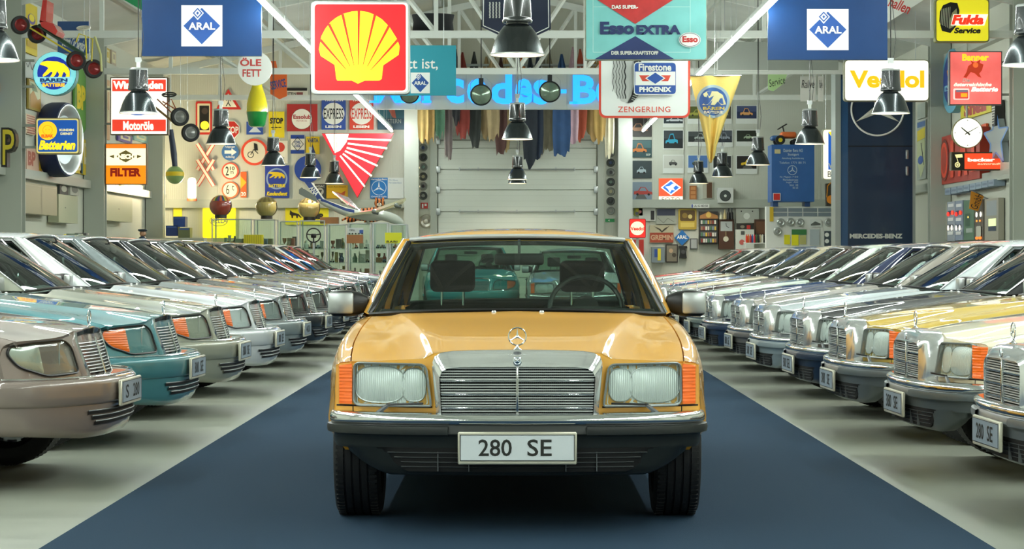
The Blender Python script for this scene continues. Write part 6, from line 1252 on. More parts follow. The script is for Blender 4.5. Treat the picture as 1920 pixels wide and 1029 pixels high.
for i, (x, y) in enumerate(((1464, 417), (1482, 416), (1500, 417), (1554, 417), (1458, 434))): hubcap(x, y, 8, 50.44, '%s chrome hubcap on the white display wall' % ('left', 'second', 'third', 'right', 'lower left')[i], grp='hubcaps on the display wall')
for side, x, ys in (('left', 793.5, [205, 222, 240, 258, 277, 295, 313, 331, 349, 367]), ('right', 1145, [205, 222, 240, 258, 287, 305, 323, 341, 359, 377, 395])):
    for i, y in enumerate(ys):
        dc = ('2a3c64', '8c8c84', '1c1c20', 'a8a080', '6c8478', '2c2c30')[(i*5+len(side)) % 6]; hubcap(x, y, 8, 53.985, '%s hubcap of the column %s of the roller door, counted from the top' % (('first', 'second', 'third', 'fourth', 'fifth', 'sixth', 'seventh', 'eighth', 'ninth', 'tenth', 'eleventh')[i], side), grp='hubcaps %s of the door' % side, disc=dc, c=('a4a8a4', '6c7070')[i % 2])
bsign('fire_sign', 'small red fire equipment sign left of the roller door', 'sign', 789, 380, 802, 391, 'c83028', lambda s: (s.rect(791, 382, 794, 390, W_), s.rect(796, 382, 800, 386, W_)), th=.02)
bsign('exit_sign', 'green exit sign right of the roller door', 'sign', 1135, 410, 1152, 416, '1c8c4c', lambda s: s.poly([(1140, 413), (1143, 411), (1143, 415)], W_), th=.02)
hubcap(799, 415, 13, 53.985, 'large chrome headlamp bowl at the lower left of the roller door', c='c8c4b8')
for x, lb in ((772, 'left'), (1172, 'right')):
    m = MB(); m.box(PX(x, 53.6)-.17, -.17, 0, PX(x, 53.6)+.17, .17, 5.2, mat('white_column', 'c8ccc4', .4)); o = m.build('trim_%d' % (90+(x > 1000)), None, (0, 53.6, 0)); o['kind'] = 'structure'
# blue cabinet on the display wall, pedal tractor, tower
s = Sign('blue_cabinet', 'tall blue metal cabinet with white writing, standing on the display wall', 'cabinet', 1447, 271, 1527, 378, 50.3, .8, body=mat('cabinet_blue', '2a5c9c', .4, var=.08, vscale=3))
lt = C('c0ccd4'); s.text('Daimler Benz AG', 1469, 279, 1505, 285, lt, .01); s.text('Stuttgart', 1477, 287, 1498, 293, lt, .01); s.text('Abteilung Auslieferung', 1466, 295, 1507, 299, lt, 0); s.text('Telefon 1771 80 71', 1461, 303, 1510, 307, lt, 0); s.P('emblem'); s.circ(1485.5, 319, 9, lt); s.circ(1485.5, 319, 8, C('2a5c9c'))
for kk in range(3): a = -PI/2+kk*2*PI/3; s.poly([(1485.5+8*math.cos(a), 319+8*math.sin(a)), (1485.5+1.5*math.cos(a+1.05), 319+1.5*math.sin(a+1.05)), (1485.5+1.5*math.cos(a-1.05), 319+1.5*math.sin(a-1.05))], lt)
for q, t in enumerate(('Nr. Magazin  P 818', 'Mercedesstrasse', 'Lager  A54', 'Stück  148', '1981  UPE')): s.text(t, 1462+q*6, 330+q*5, 1496, 334+q*5, lt, 0)
s.P('sticker'); s.rect(1452, 280, 1463, 288, C('c8bc8c')); s.rect(1449, 362, 1463, 376, W_); s.rect(1450, 363, 1462, 375, r_); h = s.P('foot')
for x in (1455, 1515): h.box(s.X(x-5), .1, s.Z(387), s.X(x+5), .6, s.Z(378), C('24487c'))
s.done()
def pedal_tractor():
    D = 50.4; k = D/F; root = thing('pedal_tractor', 'orange and blue toy pedal tractor on top of the blue cabinet', 'toy', at(1472, 270, D)); m = MB(); X = lambda p: (p-1472)*k; Z = lambda p: (270-p)*k
    m.bbox(X(1466), .2, Z(258), X(1496), .5, Z(246), C('d8682c'), .05, 3); m.build('bonnet', root); m = MB(); m.bbox(X(1448), .15, Z(262), X(1468), .55, Z(253), C('2c5484'), .05, 3); m.build('frame', root)
    for y in (.12, .58): m = MB(); m.cyl((X(1464), y, Z(262)), 9*k, .1, RUBBER, 'y', 24); o = m.build('wheel', root); m = MB(); m.cyl((X(1464), y-.02*(1 if y < .3 else -1), Z(262)), 4*k, .09, C('d8c020'), 'y', 16); m.build('hub', o)
    for y in (.15, .55): m = MB(); m.cyl((X(1492), y, Z(265)), 5.5*k, .07, RUBBER, 'y', 20); m.build('wheel', root)
    m = MB(); m.tube([(X(1474), .35, Z(248)), (X(1471), .35, Z(236))], .015, K_); m.tube([(X(1470)+.1*math.cos(a), .35+.1*math.sin(a), Z(236)+.06*math.cos(a)) for a in np.linspace(0, 2*PI, 17)[:-1]], .015, K_, 6, closed=True); m.build('steering_wheel', root)
pedal_tractor()
s = Sign('battery_sign', 'white lit sign with blue and yellow panels, cut by the dark blue tower', 'sign', 1542, 242, 1590, 337, 48.5, .15, body=C('b8b8a0'), r=6, hang=True); s.rect(1543.5, 243.5, 1588, 335.5, E('fcf8e0', .95), 5); s.rect(1553, 247, 1588, 318, E('1c58b8', .8)); s.poly([(1553, 247), (1588, 247), (1567, 270)], E('f4d818', .9)); s.text('VARTA', 1553, 306, 1590, 316, W_, .04); s.text('Batterien', 1552, 321, 1602, 332, K_, .0, part='caption'); s.done()
D = 46.; k = D/F; bb = at(1640, 480, D); zt = at(0, 140, D).z
root = thing('service_tower', 'tall dark blue metal tower with a white three-pointed star', 'cabinet', (bb.x, D, 0)); X = lambda p: (p-1640)*k; Z = lambda p: H+(480-p)*k
TB = mat('tower_blue', '18304e', .35, .1, coat=.3, var=.06, vscale=1.2); m = MB(); m.box(X(1576), 0, 0, X(1713), .6, zt, TB); m.build('body', root)
m = MB(); m.box(X(1566), -.03, 0, X(1576), .6, zt, mat('tower_frame', 'a8b0ac', .35, .4)); m.box(X(1711), -.03, 0, X(1716), .6, zt, mat('tower_frame', 'a8b0ac')); m.box(X(1566), -.03, zt, X(1716), .6, zt+.05, mat('tower_frame', 'a8b0ac')); m.build('frame', root)
m = MB(); m.box(X(1576), -.014, .1, X(1590), 0, zt-.1, mat('tower_blue_light', '24507c', .3, coat=.3)); m.build('side_strip', root)
m = MB(); m.box(X(1576), -.008, Z(275), X(1713), 0, Z(273), DARK); m.build('door_gap', root)
for yy in (289, 320): m = MB(); m.bbox(X(1698), -.03, Z(yy+9), X(1703), 0, Z(yy-8), STEEL, .01); m.build('door_hinge', root)
m = MB(); m.tube([(X(1645)+49*k*math.cos(a), -.02, Z(205)+49*k*math.sin(a)) for a in np.linspace(0, 2*PI, 65)[:-1]], .02, W_, 6, closed=True)
for q in range(3): a = PI/2+q*2*PI/3; c0 = (X(1645), Z(205)); r1 = 47*k; r0 = 8*k; m.add([(c0[0]+r1*math.cos(a), -.02, c0[1]+r1*math.sin(a)), (c0[0]+r0*math.cos(a+1.05), -.02, c0[1]+r0*math.sin(a+1.05)), (c0[0], -.05, c0[1]), (c0[0]+r0*math.cos(a-1.05), -.02, c0[1]+r0*math.sin(a-1.05))], [(0, 1, 2), (0, 2, 3)], C('d0d0c4'))
m.build('star_emblem', root); m = MB(); m.text('MERCEDES-BENZ', X(1593), Z(447), X(1692), Z(438), -.012, C('d8dcd4'), .05); m.build('lettering', root)
bsign('air_compressor', 'orange hose and tank beside the dark blue tower', 'machine', 1548, 342, 1566, 386, '3a342c', lambda s: (s.circ(1558, 374, 8, C('e88c20')), s.line([(1550, 370), (1552, 348), (1558, 342), (1564, 348)], 1.6, C('e89820'))), D=50.2, th=.2, shape=[(1549, 344), (1566, 342), (1566, 386), (1550, 386)])
# grey and green boards high right
bsign('grey_board', 'grey hanging board with a white edge behind the right strip light', 'board', 1344, 78, 1442, 133, 'a0a49c', lambda s: s.line([(1345, 80), (1345, 132), (1441, 132)], 1.4, W_), D=42, th=.04)
bsign('grey_board', 'long grey hanging board below the right blue panel', 'board', 1440, 108, 1572, 131, '8c9088', None, D=41, th=.04)
bsign('green_banner', 'pale green banner with black script high on the right', 'banner', 1440, 133, 1478, 171, 'a8c88c', lambda s: s.text('Service', 1441, 146, 1472, 160, K_, .0, .3, rot=-14), D=45, th=.02, shape=[(1440, 133), (1478, 133), (1470, 156), (1450, 171), (1440, 168)])
for x0, x1, lb in ((1501, 1529, 'left'), (1534, 1544, 'right')): bsign('paper_banner', '%s white paper banner with black brush writing' % lb, 'banner', x0, 143, x1, 190, 'd8d8d0', lambda s: s.text('Rallye', x0+2, 150, x1-2, 170, K_, .0, .2), D=46, th=.02)
bsign('green_board', 'green panel at the top left beside the blue hanging panel', 'panel', 212, -12, 266, 19, '1c8c54', None, D=33, th=.03, shape=[(212, -12), (266, -12), (266, 19)])
s = Sign('service_sign', 'dark blue sign with white lettering behind the toy soapbox car', 'sign', 108, 40, 166, 100, 38, .05, body=C('3a5c94'), hang=True); s.text('Bosch Car Service', 118, 70, 161, 92, W_, .03, rot=16); s.done()
# top hat
root = thing('hat', 'large black top hat hanging under the roof beside the scallop sign', 'hat', at(812, 62, 40)); k = 40/F; m = MB(); m.lathe([(0, 33*k), (40*k, 34*k), (37*k, 20*k), (39*k, 2*k), (52*k, 1.5*k), (53*k, 0), (38*k, -.5*k), (0, 0)], mat('black_felt', '17191c', .8), 36, Matrix.Diagonal((1, .8, 1, 1))); m.build('crown', root); m = MB(); m.tube([(0, 0, .33), (0, 0, roof_z(root.location.x)-root.location.z)], .006, STEEL, 4); m.build('wire', root)
# buoy-like figure
root = thing('hanging_buoy', 'hanging buoy with yellow neck and green rounded bottom, left of the scallop sign', 'ornament', at(482, 238, 42)); k = 42/F
for nme, pr, c in (('green_base', [(0, 0), (12, 0), (16, 4), (18.5, 18), (20.5, 28)], '1c8c3c'), ('yellow_body', [(20.5, 28), (20, 42), (15, 62), (10, 76), (9, 92), (8, 96)], 'ecd820'), ('pink_tip', [(8, 96), (6, 102), (4, 110), (0, 114)], 'e0a0a0')): m = MB(); m.lathe([(r*k, z*k) for r, z in pr], mat('gloss_'+c, c, .2, coat=1), 28); m.build(nme, root)
m = MB(); m.tube([(0, 0, 114*k), (0, 0, roof_z(root.location.x)-root.location.z)], .006, STEEL, 4); m.build('wire', root)
# soapbox cars
def soapbox(label, D, wheels, hubc, frame, seat, steer, extra=None):
    c0 = wheels[0]; root = thing('soapbox_car', label, 'toy car', at(c0[0], c0[1], D)); k = D/F; X = lambda p: (p-c0[0])*k; Z = lambda p: (c0[1]-p)*k
    for i, (x, y, r, dy) in enumerate(wheels):
        m = MB(); M = Matrix.Translation((X(x), dy, Z(y))) @ Matrix.Rotation(R(24), 4, 'Z') @ Matrix.Rotation(R(90), 4, 'X'); rr = r*k; m.lathe([(rr*.66, -.05), (rr*.92, -.055), (rr, -.03), (rr, .03), (rr*.92, .055), (rr*.66, .05)], RUBBER, 30, M); o = m.build('wheel', root)
        m = MB(); m.lathe([(rr*.68, .045), (rr*.5, .02), (rr*.2, .04), (0, .05)], mat('hub_'+hubc, hubc, .3, .2, coat=.5), 24, M); m.lathe([(rr*.68, -.045), (rr*.5, -.02), (0, -.05)], mat('hub_'+hubc, hubc), 24, M); m.build('hub', o)
    for pts, w, c in frame: m = MB(); m.tube([(X(a), d, Z(b)) for a, b, d in pts], w*k, mat('gloss_'+c, c, .3, coat=.5), 8); m.build('frame_rail', root)
    if seat:
        for pl in seat: m = MB(); m.prism([(X(a), Z(b)) for a, b in pl[0]], pl[1], pl[2], mat('gloss_c02020', 'd02c28', .2, coat=1)); m.build('seat', root)
    sx, sy, sr, c = steer; m = MB(); m.tube([(X(sx)+sr*k*math.cos(a), .2+sr*k*math.sin(a)*.8, Z(sy)+sr*k*.35*math.sin(a)) for a in np.linspace(0, 2*PI, 25)[:-1]], .014, mat('steer_'+c, c, .4), 6, closed=True); m.tube([(X(sx)-sr*k, .2, Z(sy)), (X(sx)+sr*k, .2, Z(sy))], .012, mat('steer_'+c, c)); m.tube([(X(sx), .2, Z(sy)), (X(sx), .2, Z(sy+14))], .012, mat('steer_'+c, c)); m.build('steering_wheel', root)
    m = MB()
    for q in (0, len(wheels)-1): m.tube([(X(wheels[q][0]), .1, Z(wheels[q][1]-wheels[q][2])), (X(wheels[q][0]), .1, roof_z(root.location.x)-root.location.z)], .004, STEEL, 4)
    m.build('wire', root)
soapbox('toy soapbox car with red seat and yellow frame hanging at the upper left', 34, [(38, 47, 17.5, 0), (56, 58, 17.5, .5), (145, 115, 18, -.1), (166, 125, 18, .4)], '8c2424', [([(52, 50, .1), (140, 103, .05)], 1.6, 'd8c428'), ([(60, 42, .45), (150, 100, .35)], 4, '1c4a34'), ([(140, 78, .1), (146, 62, .1), (158, 66, .1), (160, 110, .1)], 1.5, 'd8c428'), ([(158, 66, .25), (168, 70, .25), (166, 112, .25)], 1.4, 'd8c428'), ([(172, 66, .25), (184, 100, .2), (186, 132, .2)], 2.4, 'c8c888')],
        [([(80, 0), (88, 0), (86, 40), (74, 42)], .0, .5), ([(74, 38), (100, 44), (108, 58), (104, 66), (78, 50)], .0, .55)], (152, 50, 12, 'd8d8c8'))
soapbox('toy pedal car with black tyres and rusty frame hanging beside the oil sign', 42.5, [(337, 219, 17.5, 0), (350, 246, 17.5, .5)], '8c8c88', [([(326, 216, .1), (293, 185, .1)], 1.2, '9c5028'), ([(330, 206, .3), (300, 188, .3)], 1.2, '9c5028'), ([(325, 230, .2), (288, 200, .2)], 2.2, '8c7040'), ([(305, 196, .2), (318, 184, .2), (328, 205, .2)], 1.2, '9c5028')], None, (314, 176, 13, '181818'))
root = thing('globe_ornament', 'green and yellow ball hanging at the end of a dark sleeve, left back', 'ornament', at(328, 328, 50)); k = 50/F; m = MB(); m.sphere((0, 0, 0), 17*k, mat('globe_green', '8cac6c', .3, coat=.6), 24); m.build('ball', root); m = MB(); m.lathe([(17.3*k, -2*k), (17.3*k, 4*k), (16.4*k, 6*k)], C('e8c820'), 24); m.build('yellow_band', root); m = MB(); m.tube([(0, 0, 16*k), (-2*k, 0, 40*k), (-8*k, 0, 85*k)], [5*k, 6*k, 5*k], C('28344c'), 10); m.tube([(-8*k, 0, 84*k), (-8*k, 0, roof_z(root.location.x)-root.location.z)], .01, STEEL, 4); m.build('sleeve', root)
# ------------------------------------------------------------------ display cases at the far left
def helmet(px, py, r, D, label, stripes, base):
    root = thing('helmet', label, 'helmet', at(px, py, D)); k = D/F*r; m = MB(); G = []
    for i in range(17):
        ph = PI*i/16*.80; row = []
        for j in range(25): th = R(25)+2*PI*j/24*(310/360) if i > 7 else 2*PI*j/24; row.append((k*math.sin(ph)*math.cos(th)*1.05, k*math.sin(ph)*math.sin(th), k*math.cos(ph)))
        G.append(row)
    cols = stripes
    for j in range(24):
        m.grid(np.array(G)[:8, j:j+2], mat('gloss_'+cols[j % len(cols)], cols[j % len(cols)], .15, coat=1, metal=.0 if len(cols) > 2 else .8), True); m.grid(np.array(G)[8:, j:j+2] if j < 24 else None, mat('gloss_'+base, base, .15, coat=1), True)
    m.grid(np.array([G[7], G[8]]), mat('gloss_'+base, base), True); m.build('shell', root); m = MB(); m.sphere((.02*k, 0, -.05*k), k*.93, BLACK, 16); m.build('lining', root); m = MB(); m.cyl((0, 0, -k*.95), k*.55, k*.35, C('2a2620'), 'z', 16); m.build('stand', root)
helmet(414, 386, 20.5, 48.8, 'rainbow striped crash helmet above the yellow lamp sign', ['c83c2c', 'e8a828', '3c6c3c', '5c3c7c', 'd86430', '2c4c6c', 'c8b840'], '9c4030')
helmet(500, 388, 20, 48.8, 'gold crash helmet behind the lit blue battery sign', ['b4a468', '8c7c44'], 'a89858')
helmet(580, 390, 20.5, 48.8, 'polished gold helmet in front of the blue tailed aeroplane', ['c8b47c', 'a08c54'], 'b8a468')
s = Sign('lamp_sign', 'bright yellow plastic lamp sign below the rainbow helmet', 'sign', 380, 388, 441, 446, 53.85, .12, body=E('f8e418', .75), r=4); s.P('emblem'); s.circ(410, 414, 17, C('3a3c30'), 10); s.circ(410, 414, 16, E('f8e418', .75), 9.2); s.text('HELLA', 396, 409, 426, 418, C('3a4a7c'), .0); s.done()
def airplane():
    D = 48.4; k = D/F; root = thing('model_aeroplane', 'large model aeroplane with a dark blue tail above the display cases', 'aeroplane', at(660, 400, D)); X = lambda p: (p-660)*k; Z = lambda p: (400-p)*k
    wht = mat('gloss_c8ccc0', 'c8ccc0', .2, coat=1); nav = mat('gloss_223c84', '223c84', .2, coat=1); gy = mat('gloss_747a74', '747a74', .25, coat=.6)
    pts = [(594, 372), (604, 378), (622, 386), (650, 397), (690, 405), (715, 404), (735, 409), (752, 417), (757, 422)]; rr = [1.5, 5, 7, 8.5, 9, 9.5, 9.5, 6, 1]
    m = MB(); P3 = interp([(i, X(a), 0, Z(b), r*k) for i, ((a, b), r) in enumerate(zip(pts, rr))], np.linspace(0, 8, 40)); m.tube(P3[:, :3], P3[:, 3], wht, 18); m.build('fuselage', root)
    m = MB(); G = [[(X(a), -np.interp(a, [596, 604, 650, 690], [3, 5.4, 8.9, 9.3])*k, Z(b+o)) for a, b in ((602, 374), (622, 382), (650, 393), (665, 396))] for o in (-2.5, 3)]; m.slab(np.array(G), (0, .01, 0), nav); m.build('blue_stripe', root)
    m = MB(); m.prism([(X(a), Z(b)) for a, b in ((571, 341), (586, 342), (607, 373), (622, 382), (600, 380), (592, 370))], -.03, .03, nav); m.build('tail_fin', root); m = MB(); m.prism([(X(a), Z(b)) for a, b in ((583, 342), (587, 343), (609, 374), (606, 374))], -.034, .034, W_)
    M = Matrix.Translation((X(589), -.036, Z(358))) @ Matrix.Rotation(R(52), 4, 'Y'); m.text('ANA', -9.5*k, -4.5*k, 9.5*k, 4.5*k, 0, W_, .02, M=M); m.build('tail_lettering', root)
    m = MB(); m.prism([(X(a), Z(b)) for a, b in ((563, 356), (568, 352), (594, 368), (598, 380), (574, 370), (563, 364))], -.3, -.26, gy); m.build('tailplane', root)
    m = MB(); V = [(X(617), .9, Z(356)), (X(652), .1, Z(383)), (X(675), .1, Z(395)), (X(648), .9, Z(368))]; m.add(V+[(a, b, c-.03) for a, b, c in V], [(0, 1, 2, 3), (7, 6, 5, 4), (0, 4, 5, 1), (1, 5, 6, 2), (2, 6, 7, 3), (3, 7, 4, 0)], gy); m.build('far_wing', root)
    m = MB(); V = [(X(648), -.1, Z(402)), (X(700), -.1, Z(392)), (X(767), -1.4, Z(374)), (X(762), -1.4, Z(380)), (X(715), -.6, Z(394))]; m.add(V+[(a, b, c-.05) for a, b, c in V], [(0, 1, 2, 3, 4), (9, 8, 7, 6, 5)]+[(i, i+5, (i+1) % 5+5, (i+1) % 5) for i in range(5)], mat('gloss_c8c8a8', 'c8c8a8', .15, .4)); m.build('near_wing', root)
    for a, b, dy in ((668, 393, .4), (640, 376, .8), (707, 398, -.5), (752, 388, -1.2)): m = MB(); m.tube([(X(a-7), dy, Z(b-2)), (X(a-4), dy, Z(b-1)), (X(a+6), dy, Z(b+2))], [.03, .055, .045], gy, 12); m.build('engine', root)
    m = MB(); m.tube([(X(690), 0, Z(412)), (X(690), 0, Z(419))], .03, GREYSTEEL); m.build('stand', root)
airplane()
def tiger():
    D = 49.05; k = D/F; root = thing('plush_tiger', 'orange striped plush tiger lying on the display cases', 'plush toy', at(688, 416, D)); X = lambda p: (p-688)*k; Z = lambda p: (416-p)*k
    m = mat('tiger_fur', 'c8703c', .95, bump=.5, bscale=60); nt = m.node_tree; b = nt.nodes['Principled BSDF']; tc = nt.nodes.new('ShaderNodeTexCoord'); wv = nt.nodes.new('ShaderNodeTexWave'); wv.inputs['Scale'].default_value = 4; wv.inputs['Distortion'].default_value = 4; cr = nt.nodes.new('ShaderNodeValToRGB'); cr.color_ramp.elements[0].position = .28; cr.color_ramp.elements[0].color = (.02, .012, .01, 1); cr.color_ramp.elements[1].position = .42; cr.color_ramp.elements[1].color = (*lin('cc7840'), 1); nt.links.new(tc.outputs['Object'], wv.inputs['Vector']); nt.links.new(wv.outputs['Fac'], cr.inputs[0]); nt.links.new(cr.outputs[0], b.inputs['Base Color'])
    q = MB(); P3 = interp([(0, X(655), 0, Z(408), 3*k), (1, X(665), 0, Z(404), 9*k), (2, X(685), 0, Z(402), 12*k), (3, X(705), 0, Z(400), 12*k), (4, X(716), 0, Z(396), 9*k), (5, X(718), 0, Z(392), 4*k)], np.linspace(0, 5, 24)); q.tube(P3[:, :3], P3[:, 3], m, 16)
    q.tube([(X(715), -.05, Z(408)), (X(700), -.2, Z(413)), (X(684), -.2, Z(414))], [5*k, 4*k, 3.5*k], m, 10); q.tube([(X(672), -.1, Z(406)), (X(664), -.25, Z(412)), (X(652), -.25, Z(414))], [6*k, 5*k, 3.5*k], m, 10); q.tube([(X(660), .1, Z(404)), (X(648), .1, Z(409)), (X(640), .1, Z(413))], [2*k, 2*k, 1.6*k], m, 8); q.build('body', root)
    q = MB(); q.sphere((X(712), -.08, Z(381)), 9.5*k, m, 18, (1.05, 1, .95)); q.tube([(X(712), 0, Z(390)), (X(713), 0, Z(400))], 7*k, m, 12); q.build('head', root); q = MB()
    for dx in (-6, 6): q.sphere((X(712+dx), 0, Z(373)), 3*k, m, 10)
    q.sphere((X(712), -.08-9*k, Z(384)), 4.5*k, C('e8dcc8'), 12, (1, .6, .8)); q.sphere((X(712), -.08-11.5*k, Z(382.5)), 1.3*k, K_, 8)
    for dx in (-3.5, 3.5): q.sphere((X(712+dx), -.08-8.6*k, Z(378.5)), 1.2*k, K_, 8)
    q.build('face', root)
tiger()
# glass display cases with their contents
SEEN = {}; rnd = random.Random(11); CASES = [(396, 473, 410), (475, 517, 411), (519, 559, 414), (561, 610, 413), (612, 650, 420), (652, 696, 418), (698, 728, 417), (730, 764, 420)]
ITEM = ['8c7c5c', 'c8c4b0', '6c7c8c', '9c6c44', 'b0a890', '4c5c6c', 'a85c44', '7c8c70', 'd0ccc0', '5c4c3c', 'b89c60', '3c4444']
for ci, (x0, x1, yt) in enumerate(CASES):
    D = 48.5 if ci < 6 else 47.6; k = D/F; cxp = (x0+x1)/2; bx = at(cxp, 480, D).x; w = (x1-x0)*k/2-.02; ztp = H+(CY-yt)*k
    root = thing('display_case', 'glass display case, %s from the left behind the left car row' % ('first', 'second', 'third', 'fourth', 'fifth', 'sixth', 'seventh', 'eighth')[ci], 'display case', (bx, D, 0), 0, 'glass display cases at the far left')
    m = MB(); m.box(-w, 0, 0, w, .6, .75, C('8c8c7c')); m.build('base', root)
    m = MB()
    for sx in (-w, w):
        for sy in (0, .6): m.box(sx-.012, sy-.012, .75, sx+.012, sy+.012, ztp, STEEL)
    for sy in (0, .6): m.box(-w, sy-.012, ztp-.02, w, sy+.012, ztp, STEEL)
    m.build('frame', root)
    m = MB(); m.box(-w+.013, .0, .76, w-.013, .004, ztp-.021, CLEAR); m.box(-w+.013, .014, ztp-.008, w-.013, .58, ztp-.002, CLEAR); m.build('glass', root)
    zs = [1.12, 1.42] if ztp > 1.7 else [1.12]
    for z in zs: m = MB(); m.box(-w+.015, .02, z-.012, w-.015, .58, z, mat('glass_shelf', 'a8c0b4', .2)); m.build('shelf', root)
    for li, (z, yo) in enumerate([(q, r) for r in (.0, .24) for q in [.755]+[q+.003 for q in zs]]):
        x = -w+.05
        while x < w-.09:
            iw = rnd.uniform(.05, .15); ih = rnd.uniform(.10, .24)+(.05 if yo else 0); iw = min(iw, w-.03-x)
            if iw < .03: break
            c = rnd.choice(ITEM); typ = rnd.randrange(4); m = MB()
            if typ == 0: m.bbox(-iw/2, .12, 0, iw/2, .3, ih, C(c), .008, 1); nm = 'box'
            elif typ == 1: m.lathe([(0, 0), (iw*.35, 0), (iw*.4, ih*.5), (iw*.15, ih*.75), (iw*.15, ih), (0, ih)], C(c), 12, Matrix.Translation((0, .2, 0))); nm = 'bottle'
            elif typ == 2: # model car
                l = iw/2; m.bbox(-l, .12, .015, l, .12+iw*.5, .05, C(c), .01, 1); m.bbox(-l*.5, .13, .05, l*.55, .11+iw*.5, .08, C(c), .01, 1)
                for xx in (-l*.6, l*.6): m.cyl((xx, .12, .018), .018, .02, K_, 'y', 10); m.cyl((xx, .12+iw*.5, .018), .018, .02, K_, 'y', 10)
                nm = 'model_car'
            else: m.lathe([(0, 0), (iw*.3, 0), (iw*.1, ih*.2), (iw*.1, ih*.45), (iw*.4, ih*.7), (iw*.42, ih), (iw*.36, ih), (0, ih*.75)], C(c), 12, Matrix.Translation((0, .2, 0))); nm = 'trophy'
            cn = {'8c7c5c': 'khaki', 'c8c4b0': 'off-white', '6c7c8c': 'blue grey', '9c6c44': 'brown', 'b0a890': 'beige', '4c5c6c': 'slate', 'a85c44': 'brick red', '7c8c70': 'sage', 'd0ccc0': 'white', '5c4c3c': 'dark brown', 'b89c60': 'gold', '3c4444': 'charcoal'}[c]
            lab = 'small %s %s, %s %s shelf, %s glass case from left' % (cn, nm.replace('_', ' '), ('back', 'front')[yo == 0], ('bottom', 'middle', 'top')[li % (1+len(zs))], ('first', 'second', 'third', 'fourth', 'fifth', 'sixth', 'seventh', 'eighth')[ci]); SEEN[lab] = SEEN.get(lab, 0)+1
            tag(m.build(nm, None, (bx+x+iw/2, D+yo, z)), lab if SEEN[lab] == 1 else lab+(', right twin', ', third', ', fourth')[SEEN[lab]-2] if SEEN[lab] < 5 else lab, nm.replace('_', ' '), 'collectibles in the glass cases'); x += iw+rnd.uniform(.005, .02)
def on_case(name, label, cat, x0, y0, x1, y1, c, D, th=.15, fn=None, rest=False):
    s = Sign(name, label, cat, x0, y0, x1, y1, D, th, body=C(c) if isinstance(c, str) else c)
    if fn: fn(s)
    s.done()
on_case('yellow_box', 'yellow ribbed box in front of the display cases', 'box', 457, 440, 493, 466, 'd8cc28', 48.37, .12, lambda s: [s.rect(459+q*4.2, 441, 460+q*4.2, 465, C('b0a41c')) for q in range(8)])
on_case('yellow_box', 'bright yellow box at the right end of the display cases', 'box', 722, 436, 753, 456, 'e8e428', 47.47, .12, lambda s: s.text('RARI', 725, 451, 745, 455, K_))
on_case('wooden_box', 'brown wooden box on top of the display cases', 'box', 600, 407, 634, 419, '9c6c40', 48.6, .3)
on_case('toy_lorry', 'toy lorry with white load and blue cab on a wooden block', 'toy', 651, 427, 681, 437, 'd4d8d4', 47.4, .1, lambda s: (s.rect(674, 431, 681, 438, C('3c60a8')), s.text('OPEL', 655, 430, 666, 433, K_, 0), [s.circ(655+q*6, 438, 1.4, K_) for q in range(5)]))
on_case('wooden_box', 'orange brown wooden block below the toy lorry', 'box', 650, 440, 680, 456, 'a87040', 47.4, .2)
root = thing('steering_wheel', 'black steering wheel displayed in front of the glass cases', 'steering wheel', at(588, 441, 48.1)); k = 48.1/F; m = MB(); m.tube([(13*k*math.cos(a), 0, 13*k*math.sin(a)) for a in np.linspace(0, 2*PI, 33)[:-1]], 1.2*k, BLACK, 8, closed=True); m.build('rim', root); m = MB(); m.bbox(-5*k, -.03, -5*k, 5*k, .03, 3*k, BLACK, .02)
for a in (10, 170, 270): m.tube([(0, 0, 0), (13*k*math.cos(R(a)), 0, 13*k*math.sin(R(a)))], 1.2*k, BLACK, 6)
m.build('hub', root); m = MB(); m.box(-.02, .02, -root.location.z, .02, .06, -5*k, STEEL); m.box(-.12, -.08, -root.location.z, .12, .12, -root.location.z+.03, STEEL); m.build('stand', root)
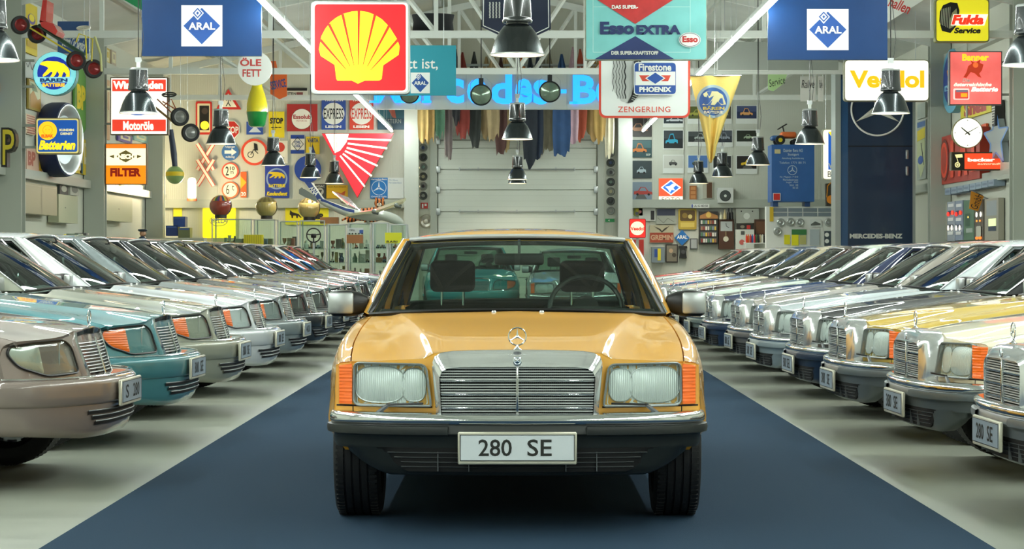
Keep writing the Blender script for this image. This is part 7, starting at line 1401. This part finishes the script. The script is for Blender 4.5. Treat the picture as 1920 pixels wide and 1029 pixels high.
# bench and devices along the left wall
m = MB(); m.box(-8.56, 36.5, .0, -8.1, 51.2, 1.42, mat('bench_grey', 'b8bcb0', .5)); tag(m.build('wall_bench'), 'long pale counter along the left wall behind the cars', 'counter')
for i, (px, c, h_, w_, lb) in enumerate(((62, '8ca094', .22, .28, 'pale green radio set'), (78, '7c9088', .20, .2, 'second pale green radio set'), (93, 'e8c820', .16, .1, 'small yellow lamp'), (101, 'f0d840', .22, .1, 'bright yellow bottle shaped lamp'), (122, 'e8d030', .24, .1, 'coiled yellow lamp'), (140, '90a090', .26, .3, 'grey green measuring instrument'), (153, '5c5c58', .28, .15, 'dark upright instrument'), (167, '7c8484', .22, .1, 'grey thermos like can'))):
    D = 8.3*F/(970-px); k = 1; m = MB()
    if w_ > .12: m.bbox(-.12, -w_/2*1.6, 0, .12, w_/2*1.6, h_, C(c), .02, 2); m.cyl((.125, 0, h_*.6), h_*.2, .02, C('d0d4c8'), 'x', 14); m.box(.10, -w_*.6, .02, .125, w_*.6, h_*.25, C('4c5450'))
    else: m.lathe([(0, 0), (.05, 0), (.06, h_*.4), (.04, h_*.8), (.02, h_), (0, h_)], E(c, .6) if 'lamp' in lb else C(c), 14)
    tag(m.build('instrument' if w_ > .12 else 'small_lamp', None, (-8.3, D, 1.42)), lb+' on the counter by the left wall', 'instrument' if w_ > .12 else 'lamp')
root = thing('sailor_doll', 'toy figure in a blue sailor coat and peaked cap on the counter', 'doll', (-8.28, 49.5, 1.42)); m = MB(); m.lathe([(0, 0), (.10, 0), (.11, .12), (.09, .24), (.04, .28)], C('24405c'), 16); m.tube([(.0, -.1, .22), (.06, -.13, .12)], .03, C('24405c'), 8); m.tube([(.0, .1, .22), (.06, .13, .12)], .03, C('24405c'), 8); m.build('coat', root); m = MB(); m.sphere((0, 0, .34), .07, C('c89878'), 16); m.sphere((.07, 0, .33), .015, C('c89878'), 8); m.build('head', root); m = MB(); m.lathe([(.075, .38), (.11, .41), (.10, .43), (0, .44)], C('2c3c4c'), 18); m.build('cap', root)
for x, y, lb, c in ((336, 415, 'dark blue crate', '24448c'), (322, 432, 'navy storage bin', '1c3470'), (345, 436, 'olive crate', '6c7454')): bsign('crate', lb+' stacked at the left end of the back wall', 'crate', x-11, y-9, x+11, y+10, c, lambda s: s.rect(x-9, y-8, x+9, y-5, C('3c5ca0')), D=51.5, th=.4)
m = MB(); m.box(-8.5, 51.45, 0, -7.2, 51.95, .0+1.68, mat('bench_grey', 'b8bcb0')); tag(m.build('low_cupboard'), 'low grey cupboard under the blue crates', 'cupboard')
bsign('yellow_sign_panel', 'bright yellow rounded panel left of the yellow lamp sign', 'sign', 325, 388, 341, 415, 'f0e020', None, r=3)

root = thing('wall_lamp', 'glowing white upright lamp on the ledge at the far left corner', 'lamp', at(360, 372, 52.8)); m = MB(); m.lathe([(0, 0), (.09, 0), (.10, .05), (.10, .42), (.07, .48), (0, .49)], mat('warm_lamp_glow', 'fff0cc', .4, emit=5), 18); m.build('lamp_shade', root); m = MB(); m.cyl((0, 0, -.03), .12, .06, C('a03c20')); m.build('base', root)
l = bpy.data.lights.new('wall_lamp_light', 'POINT'); l.energy = 160; l.color = (1, .82, .5); l.shadow_soft_size = .15; lo = bpy.data.objects.new('wall_lamp_light', l); lo.location = root.location+Vector((0, -.35, .25)); col.objects.link(lo)
